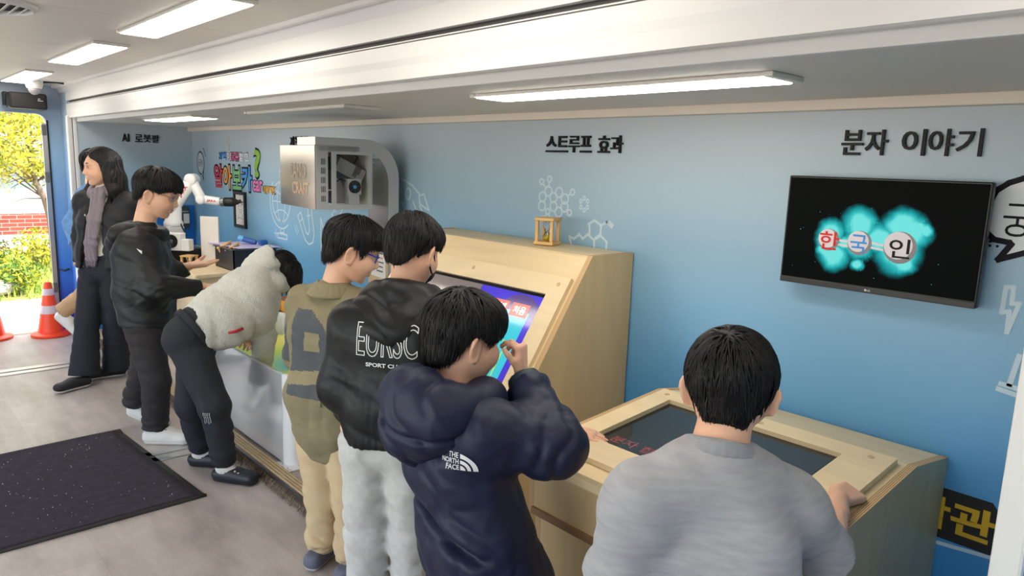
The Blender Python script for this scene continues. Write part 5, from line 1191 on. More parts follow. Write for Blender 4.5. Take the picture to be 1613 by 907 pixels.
def person(label, J, lat, H, hands, s=1.0, group=None, eyes_=True, hw=.115, hd=.07, head_res=.0038, hand_res=.0027):
    base = (J['aL'] + J['aR']) / 2; base[2] = 0
    t = empty('person', base, label, 'person', group)
    B = core(J, lat, s=s, hw=hw, hd=hd); HS = head_solid(Solid(), H); neck(HS, H, J)
    parts = [B.net(.009), HS.net(head_res * H.s, lo=None)]
    for h in hands:
        F = Solid(); F.cone(np.array(h['w']) - unit(h['d0'] if 'd0' in h else h['d']) * .07, h['w'], .024 * s * h.get('fr', 1), .0195 * s, k=.02)
        hand(F, h['w'], h['d'], h['n'], h['th'], h.get('curl', (.3, .35, .4, .45)), h.get('spread', .12), h.get('tcurl', .3), h.get('tout', .7), h.get('s', s)); parts.append(F.net(hand_res))
    body = net_obj('body', parts, [m_skin, m_lip], t, face_mat(H))
    if eyes_: eyes(H, t)
    return t
def torso(F, pts, hw, hd, lat, k=.03, flat=0):
    return F.chain(pts, hd, lat, [max(0, a - b) for a, b in zip(hw, hd)], k, flat)
def trousers(J, lat, rs, s=1.0, waist=None, k=.03, fl=None, flare=None):
    """rs = (hip, knee, hem) radii"""
    F = Solid(); w = J['pe'] + (J['wa'] - J['pe']) * .35
    F.cone(w, J['pe'] - (J['wa'] - J['pe']) * .1, rs[0] * 1.0, rs[0] * 1.05, lat, rs[0] * .55, rs[0] * .6, .03)
    for q in 'LR':
        F.cone(J['h' + q], J['k' + q], rs[0], rs[1], k=.018); F.cone(J['k' + q], J['a' + q], rs[1], rs[2], k=.025, flat=1)
    for f in fl or []: F.disp(f)
    for q in 'LR': F.disp(folds(.009, .055, V(.2, .15, 1), 21, .13, 1.7, J['a' + q] + V(0, 0, .06), .13)); F.disp(folds(.006, .07, V(.2, .15, 1), 23, .15, 1.7, J['k' + q], .12))
    return F

# ================= boy in the grey T-shirt at the low console
def boy_grey():
    f = unit(V(-.42, .90, 0)); lat = V(-f[1], f[0], 0)
    H = Head(at(1150, 607, 1.47), V(-.46, .88, -.06), (0, 0, 1), .99); H.ear = .95
    J = dict(nk=at(1130, 722, 1.42), sL=at(1012, 772, 1.38), sR=at(1246, 785, 1.46), eL=at(962, 925, 1.40), eR=at(1306, 880, 1.53))
    J['neck_r'] = .053; J['wR'] = at(1322, 786, 1.74); J['wL'] = V(-.98, 1.42, .80)
    J['ch'] = J['nk'] + V(0, 0, -.17) - f * .035; J['wa'] = J['ch'] + V(0, 0, -.20) - f * .01; J['pe'] = J['wa'] + V(0, 0, -.13)
    for q, g in (('L', 1), ('R', -1)):
        J['h' + q] = J['pe'] + lat * .07 * g + V(0, 0, -.03); J['a' + q] = V(*(J['pe'] + lat * .085 * g - f * .0)[:2], .065); J['k' + q] = (J['h' + q] + J['a' + q]) / 2 + f * .012
    hd = at(1345, 752, 1.88) - J['wR']
    t = person('boy in a heather grey T-shirt seen from behind, bending over the low console', J, lat, H,
               [dict(w=J['wR'], d=V(.02, .95, -.05), d0=J['wR'] - J['eR'], n=V(-.35, 0, -1), th=-1, curl=(.9, .95, 1.0, 1.05), tcurl=.5, tout=.5, s=.95, fr=1.25), dict(w=J['wL'], d=V(-.1, .95, -.1), n=V(0, -.05, -1), th=1, curl=(.2, .2, .2, .25), s=.95)], s=1.0, hw=.135)
    F = Solid()                       # T-shirt
    torso(F, [J['nk'] + V(0, 0, -.055), J['ch'] + V(0, 0, .03), J['ch'], J['wa'], J['pe'] + V(0, 0, -.06)], [.10, .150, .160, .156, .162], [.055, .084, .096, .100, .105], lat, .05)
    F.cone(J['nk'] + V(0, 0, .030) + f * .018, J['nk'] + V(0, 0, -.05) - f * .012, .064, .096, k=.05, flat=2)
    for q in 'LR':
        e = J['s' + q] + (J['e' + q] - J['s' + q]) * .93
        F.cone(J['nk'] + V(0, 0, -.040), J['s' + q] + V(0, 0, -.016), .062, .060, k=.06); F.cone(J['nk'] * .5 + J['s' + q] * .5 + V(0, 0, -.022), J['s' + q] + V(0, 0, -.03), .066, .060, k=.05); F.cone(J['s' + q] + V(0, 0, -.016), e, .060, .066, k=.05, flat=1)
    F.cut(J['pe'] + V(0, 0, -.09), V(0, 0, -1), .006)
    mid = J['ch'] - f * .05
    F.disp(folds(.0065, .085, V(.5, .3, .9), 3, .20, 1.8, mid + V(0, 0, -.12) + lat * -.08, .16)); F.disp(folds(.007, .05, J['eL'] - J['sL'], 5, .1, 1.4, J['sL'] * .35 + J['eL'] * .65, .09)); F.disp(folds(.006, .055, J['eR'] - J['sR'], 6, .1, 1.4, J['sR'] * .4 + J['eR'] * .6, .09)); F.disp(lumps(.003, .14, 8))
    tee = net_obj('t_shirt', [F.net(.0062)], m_tee, t)
    c = Solid(); ring = []
    for a in np.linspace(0, 2 * PI, 25):
        p = J['nk'] + V(0, 0, .026) + f * .008 + (lat * math.cos(a) + f * math.sin(a)) * .066 + V(0, 0, -.022 * math.sin(a)); ring.append(p)
    for p, q in zip(ring, ring[1:]):
        rd = unit(V(*((p + q) / 2 - J['nk'] - f * .008)[:2], 0)); c.cone(p - V(0, 0, .004), q - V(0, 0, .004), .006, .006, V(0, 0, 1) - rd * .55, .010, .010, .003)
    net_obj('rib_collar', [c.net(.0035)], m_rib, t)
    tr = trousers(J, lat, (.088, .068, .058)); tr.disp(folds(.004, .09, V(0, 0, 1), 9)); net_obj('trousers', [tr.net(.010)], m_jog, t)
    for q in 'LR': shoe('shoe', V(J['a' + q][0], J['a' + q][1], 0) - f * .08, f, 1, [m_wsh, m_sole], t)
    z = zl([-.13, -.105, -.08, -.04, -.012, .02, .05, .07, .12], [-.110, -.112, -.096, -.040, .008, .014, .020, .038, .04])
    zc = lambda x, y: z(x, y) + np.where(x < -.05, .075 * np.clip(np.abs(y) / .07, 0, 1.2) ** 2, 0)
    hair_cap(H, zc, t, base=(.102, .087, .088)); hair_tufts(H, zc, 'hair_locks', [m_hair, m_hairb], t, 1500, 1, r=.0020, length=(.05, .12), over=.010, lift=.005, crown=(-.05, .01, .115), base=(.104, .089, .091))
    for q in (-1, 1): MB().tube([H.w(-.012, q * .079, .016), H.w(-.022, q * .080, -.01), H.w(-.012, q * .077, -.036), H.w(.03, q * .073, -.045)], .0022, 6).build('mask_strap', m_wmask, t, True)
    M_ = Solid(); M_.ell(H.w(.068, 0, -.05), V(.045, .058, .045) * H.s, H.ax).cut(H.w(.045, 0, 0), -H.f, .004); net_obj('face_mask', [M_.net(.005)], m_wmask, t)
boy_grey()

# ================= boy in the long navy down coat
def boy_navy():
    f = unit(V(.02, 1, 0)); lat = V(-1, .02, 0)
    H = Head(at(729, 531, 1.86), V(.14, .96, -.25), (-.04, 0, 1), 1.04)
    J = dict(nk=at(712, 622, 1.84), sL=at(672, 650, 1.98), sR=at(790, 668, 1.80), eL=V(-1.47, 1.30, .84), wL=V(-1.40, 1.545, .815), eR=at(872, 700, 1.78), wR=at(822, 590, 1.91))
    J['sL'] = J['nk'] + lat * .065 + f * .03 + V(0, 0, -.07); J['sR'] = J['nk'] - lat * .13 + V(0, 0, -.06)
    J['ch'] = J['nk'] + V(.02, .015, -.17) - f * .01; J['wa'] = J['ch'] + V(.045, .03, -.20); J['pe'] = J['wa'] + V(.035, .03, -.13)
    for q, g in (('L', 1), ('R', -1)):
        J['h' + q] = J['pe'] + lat * .065 * g + V(0, 0, -.03); J['a' + q] = V(*(J['pe'] + lat * .075 * g)[:2], .065); J['k' + q] = (J['h' + q] + J['a' + q]) / 2 + f * .01
    hd = at(800, 551, 1.92) - J['wR']
    t = person('boy in a long navy down coat, raising one hand to his mouth', J, lat, H,
               [dict(w=J['wR'], d=V(-.12, .02, 1), d0=J['wR'] - J['eR'], n=V(-.80, -.45, 0), th=-1, curl=((.75, .75, .55), (.95, .8, .6), (1.2, .9, .6), (1.35, 1.0, .6)), tcurl=.25, tout=.75, s=.9, spread=.2), dict(w=J['wL'], d=V(.85, .45, -.12), n=V(0, 0, -1), th=1, curl=(.12, .12, .12, .15), s=.95, spread=.2)], s=.95)
    F = Solid(); z0 = .30
    torso(F, [J['nk'] + V(0, 0, -.07), J['ch'] + V(0, 0, .02), J['wa'], J['pe'], V(J['pe'][0], J['pe'][1], z0)], [.105, .150, .168, .178, .186], [.08, .112, .12, .124, .13], lat, .05)
    for q in 'LR':
        F.cone(J['nk'] + V(0, 0, -.08), J['s' + q], .075, .078, k=.05); F.chain([J['s' + q], J['e' + q]], [.079, .076], k=.05)
        w = J['w' + q] - unit(J['w' + q] - J['e' + q]) * .035; F.cone(J['e' + q], w, .078, .056, k=.05, flat=1)
    F.cut((0, 0, z0 + .02), (0, 0, -1), .01)
    zq = [J['nk'][2] - .29, J['nk'][2] - .50, J['nk'][2] - .70]       # quilting seams of the coat body
    def quilt(P):
        d = 0; tilt = .045 * np.clip((P[:, 0] - J['nk'][0]) / .15, -1.3, 1.3) + .012 * warp(P, .25, 3)
        body = np.clip((.225 - np.abs(P[:, 0] - J['nk'][0])) / .05, 0, 1)
        for z in zq: d = d + .032 * body * np.exp(-((P[:, 2] - z + tilt) / .015) ** 2)
        return d - .006 * warp(P, .17, 4) * .6
    F.disp(quilt); F.disp(folds(.013, .06, J['eR'] - J['sR'], 2, .13, 1.6, J['eR'], .15)); F.disp(folds(.012, .055, V(.6, 0, .8), 7, .15, 1.8, J['sR'] + V(.02, -.06, -.02), .14)); F.disp(folds(.010, .05, J['wR'] - J['eR'], 4, .1, 1.6, (J['eR'] + J['wR']) / 2, .11)); F.disp(folds(.006, .12, V(.5, .2, .8), 14, .22, 1.7))
    coat = net_obj('down_coat', [F.net(.0062)], m_navy, t)
    G = Solid(); ring = []                                             # puffy collar and hanging hood
    c0 = J['nk'] + V(.0, -.005, .0)
    for a in np.linspace(0, 2 * PI, 25):
        dr = lat * math.cos(a) + f * math.sin(a); bk = max(0, -math.sin(a)); ring.append(c0 + dr * (.092 + .02 * bk) + V(0, 0, -.012 + .03 * bk + .012 * math.sin(3 * a)))
    G.chain(ring, [.046 + .012 * max(0, -math.sin(a)) for a in np.linspace(0, 2 * PI, 25)], k=.03)
    hb = c0 - f * .092
    G.chain([hb + lat * .068 + V(0, 0, -.035), hb + V(0, -.015, -.055), hb - lat * .085 + V(0, 0, -.025)], [.066, .074, .068], k=.05)
    G.chain([hb + lat * .075 + V(0, .01, -.10), hb + lat * .03 + V(0, .005, -.105), hb - lat * .05 + V(0, .01, -.06)], [.055, .052, .05], k=.05)
    G.disp(folds(.008, .07, V(.8, .2, .5), 12, .16, 2.0, None, .1, .8)); G.disp(lambda P: .014 * np.exp(-((P[:, 2] - (J['nk'][2] - .045) + .015 * np.sin(P[:, 0] * 18)) / .010) ** 2))
    net_obj('hood', [G.net(.006)], m_navy, t)
    Ln = Solid(); Ln.chain([c0 + (lat * math.cos(a) + f * math.sin(a)) * (.066 + .012 * max(0, -math.sin(a))) + V(0, 0, .012 + .028 * max(0, -math.sin(a))) for a in np.linspace(0, 2 * PI, 21)], [.026] * 21, k=.02).disp(folds(.004, .03, V(.7, .5, .2), 4, .08)); net_obj('hood_lining', [Ln.net(.005)], m_navyl, t)
    cf = J['wR'] - unit(J['wR'] - J['eR']) * .045; cu_ = unit(J['wR'] - J['eR'])
    net_obj('cuff', [Solid().cone(cf - cu_ * .012, cf + cu_ * .035, .052, .044, k=.0, flat=3).net(.004)], m_teal, t)
    # printed badges
    d = unit(V(-.55, .80, 0)); ex = unit(V(.80, .50, 0)); ey = V(.02, .0, 1)
    o = at(697, 733, 1.72)
    for k, s_ in enumerate(('THE', 'NORTH', 'FACE')):
        v, fc = text_mesh(s_, .0135, 0, .02, width=(.026, .045, .034)[k]); off = (.018, .0, .012)[k]; v[:, 0] += off; v[:, 1] += (.032, .016, 0)[k]; decal(F, v, fc, o, ex, ey, d, 'badge_lettering', m_wprint, t)
    vs = []; fs = []
    for k, (r0, r1) in enumerate(((.0, .013), (.018, .027), (.032, .044))):
        for i in range(10):
            a0, a1 = PI / 2 * i / 10, PI / 2 * (i + 1) / 10; n = len(vs); vs += [(.049 + r0 * math.cos(a0), r0 * math.sin(a0), 0), (.049 + r1 * math.cos(a0), r1 * math.sin(a0), 0), (.049 + r1 * math.cos(a1), r1 * math.sin(a1), 0), (.049 + r0 * math.cos(a1), r0 * math.sin(a1), 0)]; fs.append((n, n + 1, n + 2, n + 3))
    decal(F, np.array(vs), fs, o, ex, ey, d, 'badge_dome', m_wprint, t)
    v = np.array([(-.008, 0, 0), (.006, -.002, 0), (.008, .016, 0), (.0, .019, 0), (-.009, .015, 0)])
    decal(F, v, [(0, 1, 2, 3, 4)], at(811, 572, 1.80), unit(V(.75, .6, .3)), V(-.2, 0, 1), V(-.7, .7, 0), 'cuff_badge', m_wprint, t)
    tr = trousers(J, lat, (.075, .06, .052)); net_obj('trousers', [tr.net(.011)], m_jog, t)
    for q in 'LR': shoe('shoe', V(J['a' + q][0], J['a' + q][1], 0) - f * .05, f, .95, [m_bsh, m_sole], t)
    z = zl([-.13, -.105, -.07, -.045, -.026, .0, .018, .03, .05, .075, .12], [-.092, -.095, -.085, -.060, -.002, .014, .004, -.006, .006, .020, .024])
    hair_cap(H, z, t, base=(.107, .090, .089)); hair_tufts(H, z, 'hair_locks', [m_hair, m_hairb], t, 1500, 2, r=.0020, length=(.06, .15), over=.012, lift=.006, crown=(-.05, -.01, .115), base=(.109, .092, .092))
boy_navy()

# ================= boy in the black hooded windbreaker with lettering on the back
def boy_black():
    f = unit(V(-.62, .80, 0)); lat = V(-f[1], f[0], 0)
    H = Head(at(650, 393, 2.32), V(-.36, .88, -.42), (0, 0, 1), .98)
    J = dict(nk=at(638, 462, 2.32), sL=at(556, 512, 2.28), sR=at(700, 512, 2.38), eL=at(537, 606, 2.28), wL=at(560, 668, 2.42), eR=at(715, 610, 2.42), wR=V(-1.95, 1.52, .88))
    J['ch'] = at(626, 545, 2.27); J['wa'] = at(616, 640, 2.27); J['pe'] = at(612, 690, 2.28)
    for q, g in (('L', 1), ('R', -1)):
        J['h' + q] = J['pe'] + lat * .072 * g + V(0, 0, -.03); J['a' + q] = V(*(J['pe'] + lat * .08 * g + f * .02)[:2], .065); J['k' + q] = (J['h' + q] + J['a' + q]) / 2 + f * .012
    t = person('boy in a black hooded windbreaker with white lettering on the back', J, lat, H, [dict(w=J['wL'], d=f + V(0, 0, -.2), n=V(0, 0, -1), th=1), dict(w=J['wR'], d=f + V(0, 0, -.2), n=V(0, 0, -1), th=-1)], hw=.13, eyes_=True)
    F = Solid(); hem = J['pe'] + V(0, 0, .0)
    torso(F, [J['nk'] + V(0, 0, -.05), J['ch'] + V(0, 0, .05), J['ch'], J['wa'], J['pe'] + V(0, 0, .02)], [.10, .152, .156, .150, .142], [.06, .092, .100, .106, .102], lat, .05)
    F.cone(J['nk'] + V(0, 0, -.0), J['nk'] + V(0, 0, -.06), .062, .09, k=.05)
    for q in 'LR':
        F.cone(J['nk'] + V(0, 0, -.06), J['s' + q], .06, .070, k=.05); F.chain([J['s' + q], J['e' + q]], [.073, .066], k=.05); F.cone(J['e' + q], J['w' + q] - unit(J['w' + q] - J['e' + q]) * .01, .066, .042, k=.05, flat=1)
    F.cut(J['pe'] + V(0, 0, -.005), V(0, 0, -1), .012)
    F.disp(lumps(.004, .15, 3)); F.disp(folds(.006, .06, J['eL'] - J['sL'], 8, .12, 1.6, J['eL'], .12)); F.disp(folds(.005, .022, lat, 3, .06, .8, J['pe'] + V(0, 0, .03), .16)); F.disp(folds(.006, .09, V(.4, .2, .9), 9, .2, 1.6, J['wa'], .16))
    jk = net_obj('windbreaker', [F.net(.0065)], m_blk, t)
    G = Solid(); c0 = J['nk'] + V(0, 0, -.005)
    G.chain([c0 + (lat * math.cos(a) + f * math.sin(a)) * .085 + V(0, 0, -.01 + .022 * max(0, -math.sin(a))) for a in np.linspace(0, 2 * PI, 25)], [.030 + .012 * max(0, -math.sin(a)) for a in np.linspace(0, 2 * PI, 25)], k=.03)
    hb = c0 - f * .095
    G.chain([hb + lat * .10 + V(0, 0, -.035), hb + lat * .05 - f * .02 + V(0, 0, -.085), hb - f * .025 + V(0, 0, -.105), hb - lat * .05 - f * .02 + V(0, 0, -.085), hb - lat * .10 + V(0, 0, -.035)], [.045, .06, .064, .06, .045], k=.05)
    G.disp(folds(.005, .06, V(.3, .2, .9), 5, .14, 1.7)); net_obj('hood', [G.net(.006)], m_blk, t)
    ex = -lat; ex = unit(V(ex[0], ex[1], 0)); d = f; o = at(567, 555, 2.20)
    v, fc = outline_text('EURSC', .100, .19, .055, .0027); v[:, 1] += .018 * (v[:, 0] / .185) ** 0 * 0; decal(F, v, fc, o, ex, V(0, 0, 1), d, 'back_lettering', m_wprint, t)
    v, fc = text_mesh('SPORT CLUB', .013, 0, .03, width=.125); decal(F, v, fc, o + ex * .03 + V(0, 0, -.033), ex, V(0, 0, 1), d, 'small_lettering', m_wprint, t)
    tr = trousers(J, lat, (.090, .074, .066), fl=[folds(.007, .075, V(.2, .2, 1), 3, .16, 1.8), lumps(.003, .12, 4)]); net_obj('sweatpants', [tr.net(.0075)], m_swt, t)
    for q in 'LR': shoe('shoe', V(J['a' + q][0], J['a' + q][1], 0) - f * .08, f, 1, [m_gsh, m_sole], t)
    z0 = zl([-.13, -.105, -.08, -.05, -.03, .0, .02, .045, .07, .12], [-.090, -.092, -.085, -.060, -.002, .014, .008, .012, .030, .034]); z = lambda x, y: z0(x, y) + np.where(x < -.045, .05 * np.clip(np.abs(y) / .07, 0, 1.2) ** 2, 0)
    hair_cap(H, z, t, base=(.106, .089, .089)); hair_tufts(H, z, 'hair_locks', [m_hair, m_hairb], t, 1200, 3, r=.0022, length=(.05, .13), over=.010, crown=(-.05, .01, .115), base=(.108, .091, .092))
    M_ = Solid(); M_.ell(H.w(.058, 0, -.052), V(.056, .062, .050) * H.s, H.ax).cut(H.w(.028, 0, 0), -H.f + H.u * .2, .004); net_obj('face_mask', [M_.net(.005)], m_mask, t)
    for q in (-1, 1):
        for z_ in (.012, -.052): MB().tube([H.w(-.014, q * .077, .018 if z_ > 0 else -.036), H.w(.000, q * .078, z_ * .9), H.w(.035, q * .072, -.025 if z_ > 0 else -.066)], .003, 6).build('mask_strap', m_mask, t, True)
boy_black()

# ================= boy in the khaki jacket and glasses
def boy_khaki():
    f = unit(V(-.45, .90, 0)); lat = V(-f[1], f[0], 0)
    H = Head(at(556, 393, 2.76), V(.40, .84, -.38), (0, 0, 1), 1.06)
    J = dict(nk=at(526, 458, 2.78), sL=V(0, 0, 0), sR=V(0, 0, 0))
    J['sL'] = J['nk'] + lat * .13 + V(0, 0, -.07); J['sR'] = J['nk'] - lat * .13 + V(0, 0, -.07)
    J['ch'] = at(520, 530, 2.78); J['wa'] = at(518, 620, 2.78); J['pe'] = at(524, 688, 2.79)
    J['eL'] = J['sL'] + lat * .05 + f * .04 + V(0, 0, -.22); J['wL'] = J['eL'] + f * .20 - lat * .08 + V(0, 0, -.04); J['eR'] = J['sR'] - lat * .03 + f * .05 + V(0, 0, -.22); J['wR'] = J['eR'] + f * .2 + lat * .06
    for q, a, u, v, d in (('L', 1, 508, 872, 2.84), ('R', -1, 553, 893, 2.80)):
        J['h' + q] = J['pe'] + lat * .068 * a + V(0, 0, -.03); p = on(u, v + 14, 2, 0); J['a' + q] = V(p[0], p[1], .07); J['k' + q] = (J['h' + q] + J['a' + q]) / 2 + f * .015
    t = person('boy in a long khaki jacket with grey patches, wearing blue glasses', J, lat, H, [dict(w=J['wL'], d=f - lat * .2, n=V(0, 0, -1), th=1), dict(w=J['wR'], d=f, n=V(0, 0, -1), th=-1)], hw=.125)
    F = Solid(); hem = J['pe'][2] + .01
    torso(F, [J['nk'] + V(0, 0, -.05), J['ch'] + V(0, 0, .03), J['wa'], V(J['pe'][0], J['pe'][1], hem + .03), V(J['pe'][0], J['pe'][1], hem - .03)], [.11, .155, .165, .145, .12], [.07, .105, .12, .11, .09], lat, .05)
    F.cone(J['nk'] + V(0, 0, .0), J['nk'] + V(0, 0, -.06), .058, .09, k=.05)
    for q in 'LR':
        F.cone(J['nk'] + V(0, 0, -.06), J['s' + q], .062, .075, k=.05); F.chain([J['s' + q], J['e' + q]], [.076, .072], k=.04); F.cone(J['e' + q], J['w' + q] - unit(J['w' + q] - J['e' + q]) * .02, .070, .05, k=.04, flat=1)
    F.disp(folds(.008, .085, lat, 4, .22, 1.5, V(*J['wa'][:2], .62), .2)); F.disp(folds(.005, .07, V(.2, .1, 1), 6, .14, 1.8)); F.disp(lumps(.004, .13, 2))
    cx_ = J['nk']
    def patches(C):
        l = (C - cx_) @ lat; z = C[:, 2]; b = (C - cx_) @ f; m = np.zeros(len(C), int); bk = b < .02
        wv = .006 * warp(C, .2, 6)
        m[bk & (l > -.075 + wv + .10 * np.clip((z - (J['nk'][2] - .15)) / .09, 0, 1) ** 2) & (l < .095) & (z < J['nk'][2] - .06) & (z > J['nk'][2] - .375)] = 1
        m[bk & (np.abs(l + .005) < .034) & (np.abs(z - (J['nk'][2] - .175)) < .036)] = 2
        m[bk & (l > -.09) & (l < .11) & (np.abs(z - (J['nk'][2] - .305) + .12 * l) < .024)] = 2
        m[(l > .185) & (z < J['nk'][2] - .11) & (z > J['nk'][2] - .30)] = 1
        return m
    net_obj('jacket', [F.net(.006)], [m_kh, m_khg, m_khl], t, patches)
    G = Solid(); c0 = J['nk'] + V(0, 0, .0); ang = np.linspace(0, 2 * PI, 25)
    rp_ = lambda a, r, z: c0 + (lat * math.cos(a) + f * math.sin(a)) * r + V(0, 0, z - .03 * max(0, math.sin(a)))
    for a0, a1 in zip(ang, ang[1:]):
        m = (a0 + a1) / 2; rd = lat * math.cos(m) + f * math.sin(m)
        G.cone(rp_(a0, .064, .018), rp_(a1, .064, .018), .006, .006, V(0, 0, 1) - rd * .2, .016, .016, .006)
        if not .30 * PI < m < .70 * PI: G.cone(rp_(a0, .082, .010), rp_(a1, .082, .010), .006, .006, rd - V(0, 0, 1.1), .026, .026, .006)
    net_obj('collar', [G.net(.0045)], m_kh, t)
    q_ = MB()
    b = drop(F, [J['nk'] - f * .3 - lat * .085 + V(0, 0, -.10), J['nk'] - f * .3 - lat * .08 + V(0, 0, -.22), J['nk'] - f * .3 - lat * .075 + V(0, 0, -.40)], f, .004)
    q_.tube(list(b), .006, 6).build('hanging_strap', m_khl, t, True)
    tr = trousers(J, lat, (.088, .068, .058), fl=[folds(.006, .09, V(.1, .2, 1), 8, .2, 1.6)])
    for q in 'LR': tr.chain([J['a' + q] + V(.05 * math.cos(a), .05 * math.sin(a), .05 + .012 * math.sin(a * 2)) for a in np.linspace(0, 2 * PI, 13)], [.014] * 13, k=.02); tr.cone(J['a' + q] + V(0, 0, .04), J['a' + q] + V(0, 0, -.012), .05, .045, k=.01, flat=1)
    net_obj('trousers', [tr.net(.0065)], m_bei, t)
    for q in 'LR': shoe('shoe', V(J['a' + q][0], J['a' + q][1], 0) - f * .085, f + V(.15 if q == 'R' else -.1, 0, 0), .95, [m_gsh, m_sole], t)
    z = zl([-.13, -.105, -.075, -.05, -.030, -.01, .012, .022, .034, .05, .075, .12], [-.085, -.088, -.078, -.060, -.004, .016, .012, -.014, -.008, .026, .036, .038])
    hair_cap(H, z, t, base=(.108, .090, .091)); hair_tufts(H, z, 'hair_locks', [m_hair, m_hairb], t, 1200, 4, r=.0022, length=(.06, .15), over=.014, lift=.010, crown=(-.04, .01, .118), base=(.110, .092, .094))
    glasses(H, t, m_glf, .0028)
def glasses(H, t, m, r):
    g = empty_part = MB()
    for y in (-1, 1):
        pts = [H.w(.094 - .006 * abs(y * .034 + .020 * math.cos(a)) / .034, y * .034 + .021 * math.cos(a), .002 + .017 * math.sin(a)) for a in np.linspace(0, 2 * PI, 19)]
        g.tube(pts, r * .8 * H.s, 6); g.tube([H.w(.086, y * .055, .008), H.w(.06, y * .072, .012), H.w(.0, y * .080, .012), H.w(-.014, y * .081, -.002)], r * H.s, 6)
    g.tube([H.w(.095, -.014, .006), H.w(.099, 0, .010), H.w(.095, .014, .006)], r * .8 * H.s, 6)
    o = g.build('glasses_frame', m, t, True)
    for y in (-1, 1):
        pts = [H.w(.0935 - .006 * abs(y * .034 + .020 * math.cos(a)) / .034, y * .034 + .020 * math.cos(a), .002 + .0165 * math.sin(a)) for a in np.linspace(0, 2 * PI, 19)[:-1]]
        MB().add(pts, [tuple(range(18))]).build('lens', m_glass, o)
boy_khaki()

